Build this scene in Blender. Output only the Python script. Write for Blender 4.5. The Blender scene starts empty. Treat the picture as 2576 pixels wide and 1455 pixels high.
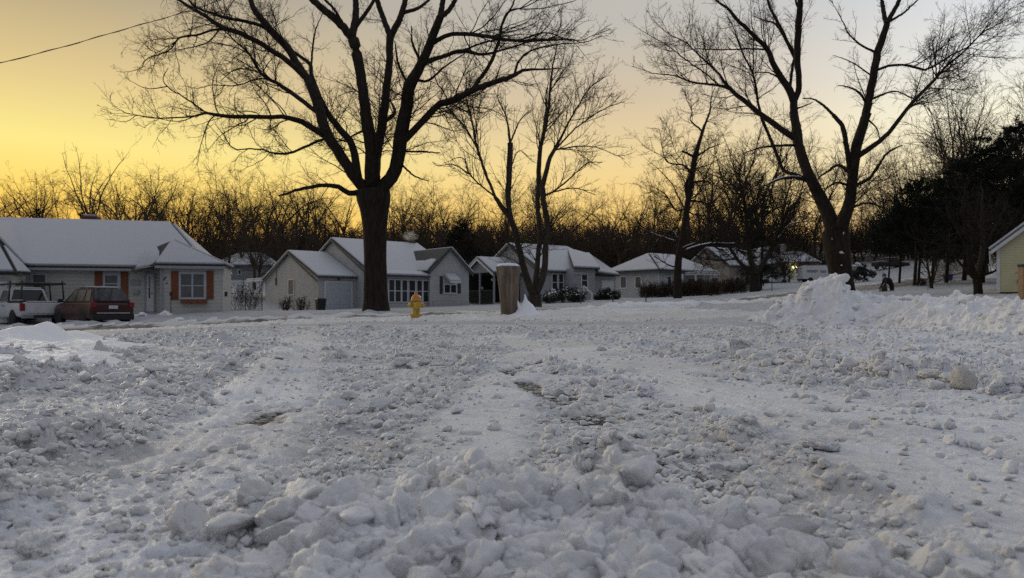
import bpy, bmesh, math, random
import numpy as np
from mathutils import Vector, Matrix

# ------------------------------------------------------------------ scene basics
SC = bpy.context.scene
COL = SC.collection
R = math.radians
F, CX, HY, CAMH = 1860.0, 1288.0, 775.0, 0.35      # survey constants: focal in survey px, principal column, horizon row, lens height

def at(px, py, Y):
    """survey reading (bearing px, height py) at a distance Y along the view -> world point"""
    return Vector(((px - CX) / F * Y, Y, CAMH + (HY - py) / F * Y))
def gp(px, py):
    Y = CAMH * F / (py - HY)
    return np.array(((px - CX) / F * Y, Y))
def z1(x, y): return (0.2593 * x, 503.1 + 0.2593 * y)
def z2(x, y): return (566.0 + 0.2593 * x, 503.1 + 0.2593 * y)
def z3(x, y): return (1100.6 + 0.2593 * x, 503.1 + 0.2593 * y)
def z4(x, y): return (1509.4 + 0.2593 * x, 503.1 + 0.2593 * y)
def z5(x, y): return (1932.0 + 0.2593 * x, 503.1 + 0.2593 * y)

def prop(o, label=None, cat=None, group=None, kind=None):
    if label: o['label'] = label
    if cat: o['category'] = cat
    if group: o['group'] = group
    if kind: o['kind'] = kind
    return o
def empty(name, loc, rz=0.0, label=None, cat=None, group=None):
    o = bpy.data.objects.new(name, None); COL.objects.link(o)
    o.location = loc; o.rotation_euler = (0, 0, rz); o.empty_display_size = 0.2
    return prop(o, label, cat, group)
def link(name, me, mat, parent=None, smooth=False):
    o = bpy.data.objects.new(name, me); COL.objects.link(o)
    if mat is not None: me.materials.append(mat)
    if parent is not None: o.parent = parent
    if smooth: me.polygons.foreach_set('use_smooth', np.ones(len(me.polygons), dtype=bool))
    return o
def mesh_np(name, verts, faces, attrs=None):
    """verts (N,3); faces: list of int arrays (M,k)"""
    me = bpy.data.meshes.new(name)
    verts = np.ascontiguousarray(verts, dtype=np.float32).reshape(-1, 3)
    me.vertices.add(len(verts)); me.vertices.foreach_set('co', verts.ravel())
    faces = [np.asarray(f, dtype=np.int32) for f in faces if len(f)]
    nl = sum(f.size for f in faces); nf = sum(len(f) for f in faces)
    me.loops.add(nl); me.polygons.add(nf)
    me.loops.foreach_set('vertex_index', np.concatenate([f.ravel() for f in faces]))
    tot = np.concatenate([np.full(len(f), f.shape[1], dtype=np.int32) for f in faces])
    st = np.zeros(nf, dtype=np.int32); st[1:] = np.cumsum(tot)[:-1]
    me.polygons.foreach_set('loop_start', st)
    try: me.polygons.foreach_set('loop_total', tot)
    except Exception: pass
    for k, v in (attrs or {}).items():
        a = me.attributes.new(k, 'FLOAT', 'POINT'); a.data.foreach_set('value', np.ascontiguousarray(v, dtype=np.float32))
    me.update(calc_edges=True); me.validate()
    return me

class MB:
    """collects boxes, slabs, prisms, tubes; build() links them as ONE mesh object"""
    def __init__(s): s.bm = bmesh.new()
    def poly_solid(s, ring0, ring1, cap=True):
        bm = s.bm
        a = [bm.verts.new(p) for p in ring0]; b = [bm.verts.new(p) for p in ring1]
        n = len(a)
        if cap:
            bm.faces.new(a[::-1]); bm.faces.new(b)
        for i in range(n): bm.faces.new((a[i], a[(i+1) % n], b[(i+1) % n], b[i]))
        return s
    def box(s, x0, x1, y0, y1, z0, z1):
        return s.poly_solid([(x0,y0,z0),(x1,y0,z0),(x1,y1,z0),(x0,y1,z0)], [(x0,y0,z1),(x1,y0,z1),(x1,y1,z1),(x0,y1,z1)])
    def slab(s, pts, d):
        """polygon thickened by vector d"""
        d = Vector(d); pts = [Vector(p) for p in pts]
        return s.poly_solid(pts, [p + d for p in pts])
    def tube(s, pts, rad, n=8):
        pts = [Vector(p) for p in pts]
        if not hasattr(rad, '__len__'): rad = [rad] * len(pts)
        rings = []
        for i, p in enumerate(pts):
            t = (pts[min(i+1, len(pts)-1)] - pts[max(i-1, 0)]).normalized()
            ref = Vector((0,0,1)) if abs(t.z) < .9 else Vector((1,0,0))
            a = t.cross(ref).normalized(); b = t.cross(a)
            rings.append([s.bm.verts.new(p + (a*math.cos(2*math.pi*k/n) + b*math.sin(2*math.pi*k/n)) * rad[i]) for k in range(n)])
        for r0, r1 in zip(rings, rings[1:]):
            for k in range(n): s.bm.faces.new((r0[k], r0[(k+1)%n], r1[(k+1)%n], r1[k]))
        s.bm.faces.new(rings[0]); s.bm.faces.new(rings[-1][::-1])
        return s
    def lathe(s, prof, n=24, c=(0,0)):
        rings = []
        for r, z in prof:
            rings.append([s.bm.verts.new((c[0] + max(r,1e-4)*math.cos(2*math.pi*k/n), c[1] + max(r,1e-4)*math.sin(2*math.pi*k/n), z)) for k in range(n)])
        for r0, r1 in zip(rings, rings[1:]):
            for k in range(n): s.bm.faces.new((r0[k], r0[(k+1)%n], r1[(k+1)%n], r1[k]))
        s.bm.faces.new(rings[0][::-1]); s.bm.faces.new(rings[-1])
        return s
    def build(s, name, mat, parent=None, bevel=0.0, smooth=False, seg=2):
        bm = s.bm
        bmesh.ops.recalc_face_normals(bm, faces=bm.faces)
        if bevel > 0:
            bmesh.ops.bevel(bm, geom=[e for e in bm.edges if len(e.link_faces) == 2 and e.calc_face_angle(0) > 0.5], offset=bevel, segments=seg, profile=0.6, affect='EDGES', clamp_overlap=True)
        me = bpy.data.meshes.new(name); bm.to_mesh(me); bm.free()
        return link(name, me, mat, parent, smooth)

# ------------------------------------------------------------------ numpy noise
_prng = np.random.RandomState(7)
_perm = _prng.permutation(4096).astype(np.int64)
_ang = _prng.uniform(0, 2*np.pi, 4096)
_g2 = np.stack([np.cos(_ang), np.sin(_ang)], -1)
_g3 = _prng.normal(size=(4096, 3)); _g3 /= np.linalg.norm(_g3, axis=1)[:, None]
_rv = _prng.uniform(0, 1, (4096, 4))
def _h2(ix, iy, s=0): return _perm[(_perm[(ix + s*131) & 4095] + iy) & 4095]
def _h3(ix, iy, iz): return _perm[(_perm[(_perm[ix & 4095] + iy) & 4095] + iz) & 4095]
def _fade(t): return t*t*t*(t*(t*6-15)+10)
def pn2(x, y, s=0):
    ix = np.floor(x).astype(np.int64); iy = np.floor(y).astype(np.int64)
    fx = x-ix; fy = y-iy; u = _fade(fx); v = _fade(fy)
    def d(i, j):
        g = _g2[_h2(ix+i, iy+j, s)]; return g[..., 0]*(fx-i) + g[..., 1]*(fy-j)
    a = d(0,0); b = d(1,0); c = d(0,1); e = d(1,1)
    return 1.41*((a*(1-u)+b*u)*(1-v) + (c*(1-u)+e*u)*v)
def fbm2(x, y, o=4, s=0, g=.5):
    t = 0; a = 1.0; f = 1.0
    for k in range(o):
        t = t + a*pn2(x*f, y*f, s+k); a *= g; f *= 2.03
    return t
def pn3(p):
    ip = np.floor(p).astype(np.int64); f = p-ip; w = _fade(f); t = 0
    for i in (0,1):
        for j in (0,1):
            for k in (0,1):
                g = _g3[_h3(ip[...,0]+i, ip[...,1]+j, ip[...,2]+k)]
                dd = (g*(f-np.array((i,j,k)))).sum(-1)
                t = t + dd*(w[...,0] if i else 1-w[...,0])*(w[...,1] if j else 1-w[...,1])*(w[...,2] if k else 1-w[...,2])
    return 1.4*t
def lumps(x, y, cell, s=0, rmin=.25, rmax=.62, flat=1.0):
    """field of irregular half-buried lumps, height in cells"""
    x = x/cell; y = y/cell
    a = pn2(x*1.9, y*1.9, s+300); b = pn2(x*1.9+31, y*1.9+17, s+301); c = pn2(x*4.7, y*4.7, s+302); d = pn2(x*4.7+11, y*4.7+5, s+303)
    x = x + .17*a + .07*c; y = y + .17*b + .07*d
    ix = np.floor(x).astype(np.int64); iy = np.floor(y).astype(np.int64); h = np.zeros_like(x)
    for i in (-1,0,1):
        for j in (-1,0,1):
            r = _rv[_h2(ix+i, iy+j, s)]
            dx = x-(ix+i+r[...,0]); dy = y-(iy+j+r[...,1])
            rad = rmin + (rmax-rmin)*r[...,2]**2
            q = 1-(dx*dx+dy*dy)/(rad*rad)
            h = np.maximum(h, np.where(q > 0, rad*np.maximum(q, 0)**.5*(.35+.65*r[...,3]), 0))
    return h*cell*flat*(1+.28*c+.25*a)
def sstep(a, b, x):
    t = np.clip((x-a)/(b-a), 0, 1); return t*t*(3-2*t)
def polydist(x, y, pts):
    """distance, signed side, length along a polyline"""
    best = np.full(np.shape(x), 1e9); side = np.zeros(np.shape(x)); along = np.zeros(np.shape(x)); L = 0
    pts = [np.asarray(p, float) for p in pts]
    for a, b in zip(pts, pts[1:]):
        d = b-a; l = np.hypot(*d); t = np.clip(((x-a[0])*d[0] + (y-a[1])*d[1])/(l*l), 0, 1)
        dx = x-(a[0]+t*d[0]); dy = y-(a[1]+t*d[1]); dist = np.hypot(dx, dy)
        m = dist < best
        best = np.where(m, dist, best); side = np.where(m, np.sign(d[0]*dy-d[1]*dx), side); along = np.where(m, L+t*l, along); L += l
    return best, side, along

# ------------------------------------------------------------------ materials
def newmat(name):
    m = bpy.data.materials.new(name); m.use_nodes = True
    nt = m.node_tree; b = nt.nodes['Principled BSDF']
    return m, nt, b
def N(nt, typ, **kw):
    n = nt.nodes.new(typ)
    for k, v in kw.items(): setattr(n, k, v)
    return n
def noise(nt, scale, detail=4, rough=.55, coord='Object', vec=None):
    n = N(nt, 'ShaderNodeTexNoise'); n.inputs['Scale'].default_value = scale; n.inputs['Detail'].default_value = detail; n.inputs['Roughness'].default_value = rough
    if vec is None:
        tc = N(nt, 'ShaderNodeTexCoord'); vec = tc.outputs[coord]
    nt.links.new(vec, n.inputs['Vector'])
    return n.outputs['Fac']
def ramp(nt, fac, stops):
    r = N(nt, 'ShaderNodeValToRGB'); e = r.color_ramp.elements
    while len(e) < len(stops): e.new(0.5)
    for el, (p, c) in zip(e, stops): el.position = p; el.color = (*c, 1) if len(c) == 3 else c
    nt.links.new(fac, r.inputs['Fac']); return r.outputs['Color']
def mixc(nt, fac, a, b, mode='MIX'):
    m = N(nt, 'ShaderNodeMix', data_type='RGBA', blend_type=mode)
    for sock, v in ((m.inputs['Factor'], fac), (m.inputs['A'], a), (m.inputs['B'], b)):
        pass
    ins = [s for s in m.inputs if s.enabled] if False else None
    fs = m.inputs[0]; A = m.inputs[6]; B = m.inputs[7]
    for s, v in ((fs, fac), (A, a), (B, b)):
        if hasattr(v, 'is_output') or isinstance(v, bpy.types.NodeSocket): nt.links.new(v, s)
        elif isinstance(v, (int, float)): s.default_value = v
        else: s.default_value = (*v, 1) if len(v) == 3 else v
    return m.outputs[2]
def math_(nt, op, a, b=None, c=None):
    n = N(nt, 'ShaderNodeMath', operation=op)
    for i, v in enumerate((a, b, c)):
        if v is None: continue
        if isinstance(v, bpy.types.NodeSocket): nt.links.new(v, n.inputs[i])
        else: n.inputs[i].default_value = v
    return n.outputs[0]
def bump(nt, b, h, strength=.4, dist=.02, prev=None):
    n = N(nt, 'ShaderNodeBump'); n.inputs['Strength'].default_value = strength; n.inputs['Distance'].default_value = dist
    nt.links.new(h, n.inputs['Height'])
    if prev is not None: nt.links.new(prev, n.inputs['Normal'])
    nt.links.new(n.outputs['Normal'], b.inputs['Normal']); return n.outputs['Normal']
def attr(nt, name):
    a = N(nt, 'ShaderNodeAttribute', attribute_name=name); return a.outputs['Fac']

def flat_mat(name, col, rough=.6, var=.15, scale=6.0, metal=0.0, spec=.4, bstr=.1, bscale=60., coat=0):
    m, nt, b = newmat(name)
    f = noise(nt, scale, 5)
    c = ramp(nt, f, [(.3, tuple(x*(1-var) for x in col)), (.7, tuple(min(1, x*(1+var)) for x in col))])
    nt.links.new(c, b.inputs['Base Color']); b.inputs['Roughness'].default_value = rough; b.inputs['Metallic'].default_value = metal
    b.inputs['Specular IOR Level'].default_value = spec
    b.inputs['Coat Weight'].default_value = coat
    if bstr: bump(nt, b, noise(nt, bscale, 3), bstr, .01)
    return m

def snow_mat(name, col=(.80,.82,.86), dirt=(.55,.53,.50), dirt_amt=.0, crumb=140., bstr=.5, sss=.12):
    m, nt, b = newmat(name)
    tc = N(nt, 'ShaderNodeTexCoord'); o = tc.outputs['Object']
    f = noise(nt, 2.3, 6, .6, vec=o); f2 = noise(nt, 26., 4, .6, vec=o)
    c = ramp(nt, f2, [(.3, tuple(x*.9 for x in col)), (.65, col)])
    d = ramp(nt, f, [(.42-.3*dirt_amt, (0,0,0)), (.75-.3*dirt_amt, (1,1,1))])
    dm = math_(nt, 'MULTIPLY', d, min(1., dirt_amt*1.6))
    c = mixc(nt, dm, c, dirt)
    nt.links.new(c, b.inputs['Base Color']); b.inputs['Roughness'].default_value = .55
    b.inputs['Specular IOR Level'].default_value = .35
    b.inputs['Subsurface Weight'].default_value = sss; b.inputs['Subsurface Radius'].default_value = (.02,.022,.026); b.inputs['Subsurface Scale'].default_value = .5
    n1 = noise(nt, crumb, 3, .7, vec=o)
    p = bump(nt, b, n1, bstr, .004)
    n2 = noise(nt, crumb*3.1, 2, .7, vec=o)
    bump(nt, b, n2, bstr*.8, .0015, prev=p)
    return m
# ================================================================== GROUND
STREET = [(-60,26.5),(-30,27.0),(-15,27.2),(-5,28.0),(0,29.2),(6,33.5),(12,40.),(20,50.),(28,57.),(34.5,64.),(45,76.),(56,92.),(75,125.)]
STREET_W = 3.6
BANK = [gp(1880,826), gp(1960,826), gp(2180,829), gp(2400,840), gp(2576,852), np.array((9.5,6.2)), np.array((13,2.0)), np.array((16,-8.))]
_ctrl = []
def C(px, py, Y): p = at(px, py, Y); _ctrl.append((p.x, p.y, p.z))
for X in (-14,-10,-6,-3,0,3): 
    for Y in (-6,0,4,8,12,15):
        if Y <= 4 or X >= -3 or (Y == 8 and X == -6): _ctrl.append((X, Y, 0.0))
for q in ((5,0,0),(8,-6,.05),(14,0,.2),(14,8,.35),(8,11.5,.25),(-30,0,-.1),(-30,-30,0),(30,-30,.5),(0,-40,0),(-60,0,-.3),(60,0,2.5),(60,-40,2),(-60,-60,0)): _ctrl.append(q)
C(1047,803,19); C(1280,795,21); C(780,806,20); C(700,818,23); C(500,826,22.5); C(300,836,22.5); C(100,843,22.5); C(-200,848,22.5); C(0,856,13); C(250,850,13); C(450,842,13); C(650,828,15); C(50,868,9.5); C(100,832,27); C(300,829,28); C(500,820,28); C(700,811,29); C(900,800,30); C(1500,798,19); C(1750,797,18)
C(240,819,33.5); C(50,823,36); C(-300,832,30); C(560,791,39); C(370,790,40); C(100,795,42)
C(945,787,36); C(670,781,54); C(800,785,52); C(910,780,52); C(1180,774,52); C(1340,778,38)
C(1400,757,60); C(1220,770,60); C(1560,765,48); C(1550,752,62); C(1540,757,75); C(1870,748,80)
C(1695,755,60); C(1898,737,75); C(1800,742,95); C(1945,713,115); C(2000,705,125); C(2060,709,113)
C(2130,742,40); C(2230,734,45); C(2345,727,45); C(2462,743,35); C(2510,742,33); C(2576,745,30)
C(2300,756,25); C(2500,765,18); C(2300,765,16.5); C(2385,702,66); C(2400,662,110); C(2300,666,120); C(2550,700,70)
C(1846,767,40); C(2000,752,45); C(2150,731,50); C(2230,719,56); C(2300,709,63); C(2400,692,75); C(1626,775,33.5)
C(620,745,62); C(620,716,85); C(620,702,100); C(300,715,90); C(50,715,90); C(1000,740,85); C(1300,735,90); C(1650,722,110)
for px in range(-1400, 4200, 400):
    C(px, 662 if px < 900 else 640, 160); C(px, 640 if px < 900 else 610, 240); C(px, 625, 420); C(px, 640, 900)
CT = np.array(_ctrl)
_A = np.hypot(CT[:,None,0]-CT[None,:,0], CT[:,None,1]-CT[None,:,1])
_n = len(CT); _M = np.zeros((_n+3,_n+3)); _M[:_n,:_n] = -_A - np.eye(_n)*.02; _M[:_n,_n] = 1; _M[:_n,_n+1] = CT[:,0]*.01; _M[:_n,_n+2] = CT[:,1]*.01; _M[_n:,:_n] = _M[:_n,_n:].T
_W = np.linalg.solve(_M, np.concatenate([CT[:,2], np.zeros(3)]))
def gz0(x, y):
    x = np.asarray(x, float); y = np.asarray(y, float); sh = np.shape(x); x = x.ravel(); y = y.ravel(); out = np.empty_like(x)
    for i in range(0, len(x), 60000):
        s = slice(i, i+60000)
        d = np.hypot(x[s][:,None]-CT[None,:,0], y[s][:,None]-CT[None,:,1])
        out[s] = -(d @ _W[:_n]) + _W[_n] + _W[_n+1]*x[s]*.01 + _W[_n+2]*y[s]*.01
    # the parking apron is graded flat near the lens
    pxb = CX+F*x/np.maximum(y, .3); r0 = np.interp(pxb, [-600,100,450,700,1150], [5.5,6.8,8.2,10.5,12.5])
    k = sstep(r0+4, r0, np.hypot(x, y))
    db, sb, lb = polydist(x, y, BANK); k = k*(1-sstep(-.05, 1.1, sb*db*(y < 30)))
    return (out*(1-k)).reshape(sh)
def gz(x, y): return float(gz0(np.array([x]), np.array([y]))[0])

TRACK_A = [gp(120,1500), gp(300,1400), gp(480,1230), gp(620,1080), gp(690,980), gp(735,905), gp(760,860), gp(775,835)]
TRACK_B = [gp(2750,1420), gp(2300,1180), gp(2000,1070), gp(1760,1000), gp(1560,940), gp(1400,890), gp(1250,850)]
TRACK_C = [gp(2700,1130), gp(2300,1085), gp(1950,1010), gp(1700,945), gp(1500,890), gp(1400,860)]
TRACK_D = [gp(1150,1300), gp(1180,1120), gp(1290,950), gp(1330,890), gp(1280,850)]
BARE = [(1640,1385,40,18,1.),(1330,1215,50,8,.8),(880,968,40,8,.7),(1810,957,80,9,.55),(430,1445,90,12,.7),(2100,1050,70,9,.45),(960,1170,30,5,.7),(1060,1045,50,6,.6),(1190,1115,25,5,.7),(2150,1085,60,8,.5),(1660,1165,80,40,.55),(1430,1035,70,24,.5)]
BARE_TRACKS = [([gp(1790,1290), gp(1690,1200), gp(1600,1120), gp(1480,1050), gp(1370,992), gp(1310,955), gp(1270,925)], .10, 1.0), ([gp(400,1205), gp(520,1140), gp(640,1080), gp(720,1030)], .085, .75), ([gp(1500,1120), gp(1400,1060), gp(1290,1010)], .05, .5)]
WINDROW = [(-3,25.2),(1.5,25.6),(6,29.0),(11,35.2),(15,40.5),(18,44.)]
WIND_L = [(-30,31.0),(-18,31.3),(-11,31.2),(-6,31.8)]
def slush(x, y):
    """micro relief of the churned slush, plus dirt mask and bare mask, the latter with a painted bank-foot shadow"""
    r = np.hypot(x, y)
    wx = x + .03*pn2(x*11, y*11, 3) + .008*pn2(x*43, y*43, 4); wy = y + .03*pn2(x*11+50, y*11, 5) + .008*pn2(x*43+9, y*43, 6)
    heavy = .55 + .45*sstep(-.35, .5, fbm2(x*1.1+3, y*1.1, 3, 11))
    smooth = np.zeros_like(x)
    for tr, w in ((TRACK_A,.16),(TRACK_B,.17),(TRACK_C,.20),(TRACK_D,.13)):
        d, s, l = polydist(x, y, tr)
        smooth = np.maximum(smooth, sstep(w*1.35, w*.75, d + .04*pn2(x*5, y*5, 8)))
    ph = np.abs((x-0.95)/.75)**2 + np.abs((y-1.95)/.5)**2
    smooth = np.maximum(smooth, .30*sstep(1.2, .5, np.hypot((x-2.2)/1.1, (y-2.7)/.9)))
    d, s, l = polydist(x, y, [gp(2600,1010), gp(2350,975), gp(2050,940), gp(1850,915)])     # thrown-up ridge, right
    ridge = np.exp(-(d/.14)**2)
    d2, s, l2 = polydist(x, y, [gp(1760,1085), gp(2080,1230), gp(2330,1330)]); ridge2 = np.exp(-(d2/.07)**2)
    d3, s, l3 = polydist(x, y, [gp(600,1010), gp(690,930), gp(715,880)]); ridge3 = np.exp(-(d3/.10)**2)
    fore = np.exp(-((x-.03)/.33)**2 - ((y-1.10)/.19)**2)      # heap nearest the lens
    foreL = np.exp(-((x+1.15)/.6)**2 - ((y-1.9)/.7)**2)
    right = sstep(.25, .9, x-.15*y)*sstep(3, 1.2, y)
    amp = heavy*(1-.80*smooth)*(1+.75*fore+.3*foreL+.5*ridge)*(1-.35*right)*(1+.45*sstep(2.2, 4.5, r))*(1.15+.55*sstep(-.1, .45, fbm2(x*1.1+3, y*1.1, 3, 11))*(1-right))
    big = sstep(.05, .6, fbm2(x*3.6, y*3.6, 3, 31)+.25*fore)
    mid = .35+.65*sstep(-.3, .4, fbm2(x*6.3, y*6.3, 2, 33))
    h = .012 + amp*(.50*lumps(wx, wy, .12, 1, .12, .55)*big + .60*lumps(wx, wy, .058, 2, .15, .6)*mid + .62*lumps(wx, wy, .029, 3, .15, .62)*(.4+.6*mid) + .012*fbm2(x*4, y*4, 3, 21))
    near = sstep(9, 3, r)
    h = h + near*(.22+.78*amp)*(.60*lumps(wx, wy, .0135, 4, .15, .62) + sstep(4.5, 2, r)*.55*lumps(wx, wy, .0066, 5) + .0042*(1-2*np.abs(fbm2(x*48, y*48, 3, 41))))
    h = h + sstep(22, 8, r)*.9*amp*lumps(wx, wy, .30, 6, .12, .34)*.45
    h = h + .065*ridge*(.7+.5*pn2(x*8, y*8, 9)) + .035*ridge2*(.6+.6*pn2(x*14, y*14, 10)) + .022*ridge3 + .034*fore*(.6+.9*pn2(x*8, y*8, 14)) + .012*smooth
    # tread ribs in the right-hand wheel track
    dB, sB, lB = polydist(x, y, TRACK_B); q = sB*dB
    rib = np.zeros_like(x)
    for c in (-.085, -.02, .05, .105): rib = np.maximum(rib, np.exp(-((q-c)/.011)**2))
    h = h + .011*rib*sstep(1.5, 2.2, r)*sstep(4.6, 3.4, r)*(.75+.25*np.sin(lB*190))
    dA, sA, lA = polydist(x, y, TRACK_A); h = h + .0012*np.sin(sA*dA*150)*sstep(.14, .10, dA)
    bare = np.zeros_like(x)
    for px, py, ax, ay, k in BARE:
        c = gp(px, py); Yn = CAMH*F/(py+ay-HY); Yf = CAMH*F/(py-ay-HY); rx = ax/F*c[1]; ry = .5*(Yf-Yn)
        q2 = ((x-c[0])/rx)**2 + ((y-c[1])/ry)**2
        bare = np.maximum(bare, k*sstep(1.25, .25, q2 + .5*pn2(x*9, y*9, 17)))
    for pl, w, k in BARE_TRACKS:
        d, s, l = polydist(x, y, pl); bare = np.maximum(bare, k*np.exp(-(d/w)**2)*sstep(-.45, .25, fbm2(x*4.5, y*3.0, 3, 57)+.12))
    b = sstep(.05, .85, bare + .42*fbm2(x*11, y*7, 3, 51)*(bare > .02))*(bare > .02)
    h = h*(1-.82*b) + b*(.003 + .45*lumps(wx, wy, .016, 7)*sstep(.35, .75, .5+.8*pn2(x*25, y*25, 52)))
    dirt = np.clip(.58 + .40*fbm2(x*.9, y*.9, 3, 61) + .35*bare + .35*sstep(6, 16, r) - .30*smooth*sstep(5, 2.5, r) - .42*sstep(.2, 1.6, x - .32*y) + .20*fore, 0, 1)
    dbk, sbk, lbk = polydist(x, y, BANK[1:4]); b = np.maximum(b, sstep(.16, .05, dbk + .08*pn2(x*3, y*3, 53))*sstep(-.1, .3, pn2(x*1.3, y*1.3, 54)+.15)*.9*(r > 9))  # dark strip at the bank foot: kerb shadow painted in through the bare mask
    return h, b, dirt
def regions(x, y):
    ds, ss, ls = polydist(x, y, STREET)
    db, sb, lb = polydist(x, y, BANK)
    street = ds < STREET_W
    yard_r = (sb > 0) & (y < 30) | (x > 17)
    drive = (~street) & (ss < 0) & (y < 34) & (x > -16) & (y > -14) & ~(((sb > 0) & (y < 15.5)) | (x > np.interp(y, [-14, 5, 13, 16, 24, 34], [16, 10, 6.0, 6.0, 5.5, 9])))
    return street, drive, ds, ss
def build_ground():
    a_in = np.arange(-37.5, 37.5001, .08)
    a_out = np.concatenate([np.linspace(-180, -60, 40)[:-1], np.linspace(-60, -37.5, 60)[:-1]])
    th = np.radians(np.concatenate([a_out, a_in, -a_out[::-1]]))        # wraps at 180
    rr = [.12, .22, .32, .42]
    r = .5
    while r < 900:
        rr.append(r); r += r*(.0047 if r < 15 else .0075 if r < 60 else .02 if r < 200 else .06)*(1.0 if r > .8 else 3)
    rr = np.array(rr); nr, nt = len(rr), len(th)
    Rg, Tg = np.meshgrid(rr, th, indexing='ij'); x = (Rg*np.sin(Tg)).ravel(); y = (Rg*np.cos(Tg)).ravel(); r = Rg.ravel()
    z = gz0(x, y)
    street, drive, ds, ss = regions(x, y)
    hs, bare, dirt = np.zeros_like(x), np.zeros_like(x), np.zeros_like(x)
    inn = (r < 19.5) & (y > -1)
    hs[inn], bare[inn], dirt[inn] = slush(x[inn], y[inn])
    far = ~((r < 15) & (y > -1)); mixw = np.where((y > -1), sstep(19.2, 15.2, r), 0)[far]
    X, Y = x[far], y[far]
    # farther out: street crust, windrows, smooth lawns
    st, dr, d2 = street[far], drive[far], ds[far]
    lump = .9*lumps(X+.1*pn2(X*3,Y*3), Y, .30, 6)*.5 + .5*lumps(X, Y, .14, 8)
    fade = sstep(70, 25, r[far])
    hd = .02 + fade*(lump*.8 + .02*fbm2(X*1.5, Y*1.5, 3, 21))
    hl = .10 + fade*.05*fbm2(X*.5, Y*.5, 3, 22) + fade*.012*fbm2(X*4, Y*4, 2, 23)
    edge = sstep(STREET_W-.5, STREET_W+.25, d2)
    hst = -.03 + fade*.4*lump*sstep(.1, .6, fbm2(X*.7, Y*.7, 2, 24)+.2)
    w, _, _ = polydist(X, Y, WINDROW); w2, _, _ = polydist(X, Y, WIND_L)
    wr = np.exp(-(w/.75)**2)*(.22+.15*pn2(X*1.7, Y*1.7, 25))*np.interp(X, [-3, 1.5, 4], [.1, .35, 1]) + np.exp(-(w2/.45)**2)*(.10+.15*pn2(X*1.7, Y*1.7, 26))
    edge = sstep(STREET_W-.6, STREET_W+.35, d2 + .25*pn2(X*1.3, Y*1.3, 27))
    hfar = hst*(1-edge) + np.where(ss[far] < 0, hd, hl)*edge + np.maximum(wr, 0)*(1+.6*fade*lump*1.5)
    # join apron relief to the farther crust without a step
    hs[far] = hfar*(1-mixw) + hs[far]*mixw; dk, bk = dirt[far].copy(), bare[far].copy()
    dirt[far] = np.where(dr, np.clip(.62+.35*fbm2(X*.8, Y*.8, 3, 61), 0, 1), np.where(st, np.clip(.9+.15*fbm2(X*.6, Y*.6, 3, 62), .6, 1)*(.25+.75*sstep(STREET_W, STREET_W-1.3, d2+.5*pn2(X*.9, Y*.9, 28))), 0))
    dirt[far] = np.where(dr, np.clip(dirt[far] + .9*np.exp(-((X-5.2)/2.6)**2-((Y-18.5)/.9)**2), 0, 1.2), dirt[far])
    dirt[far] = np.where(st | dr, dirt[far]*(1-.75*sstep(.05,.2,wr)), 0)
    bare[far] = np.where(st, sstep(-.5, .3, fbm2(X*.35, Y*.8, 3, 63) + .1)*.55*sstep(.12,.04,wr), 0)
    dirt[far] = dirt[far]*(1-mixw)+dk*mixw; bare[far] = bare[far]*(1-mixw)+bk*mixw
    yn = np.where(inn)[0]; db, sb, lb = polydist(x[yn], y[yn], BANK); yw = sstep(.05, .5, sb*db)*(y[yn] < 15.5)
    hs[yn] = hs[yn]*(1-.7*yw) + .05*yw; dirt[yn] *= 1-.8*yw; bare[yn] *= 1-yw
    z = z + hs
    # wooded floor beyond the houses
    wood = sstep(95, 125, r + 12*fbm2(x*.02, y*.02, 2, 71) + 20*sstep(10, 60, -x)*0 - 45*sstep(25, 60, x)*(r < 400))
    idx = np.arange(nr*nt).reshape(nr, nt)
    nx = np.roll(idx, -1, axis=1)
    q = np.stack([idx[:-1], nx[:-1], nx[1:], idx[1:]], -1).reshape(-1, 4)
    V = np.stack([x, y, z], -1)
    fs = street[q].mean(1) >= .5; fd = (drive[q].mean(1) >= .5) & ~fs; fg = ~(fs | fd)
    for nm, msk, mat in (('street', fs, M['road']), ('driveway', fd, M['slush']), ('ground', fg, M['lawn'])):
        qq = q[msk][:, ::-1]; u, inv = np.unique(qq, return_inverse=True)
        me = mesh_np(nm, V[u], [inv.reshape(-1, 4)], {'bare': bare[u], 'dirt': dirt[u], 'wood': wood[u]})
        o = link(nm, me, mat, None, True); o['kind'] = 'structure'
    # centre disc under the lens
    b = MB(); b.lathe([(.13, -.05), (.13, .02)], 40)
    o = b.build('ground', M['slush_plain']); o['kind'] = 'structure'

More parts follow.
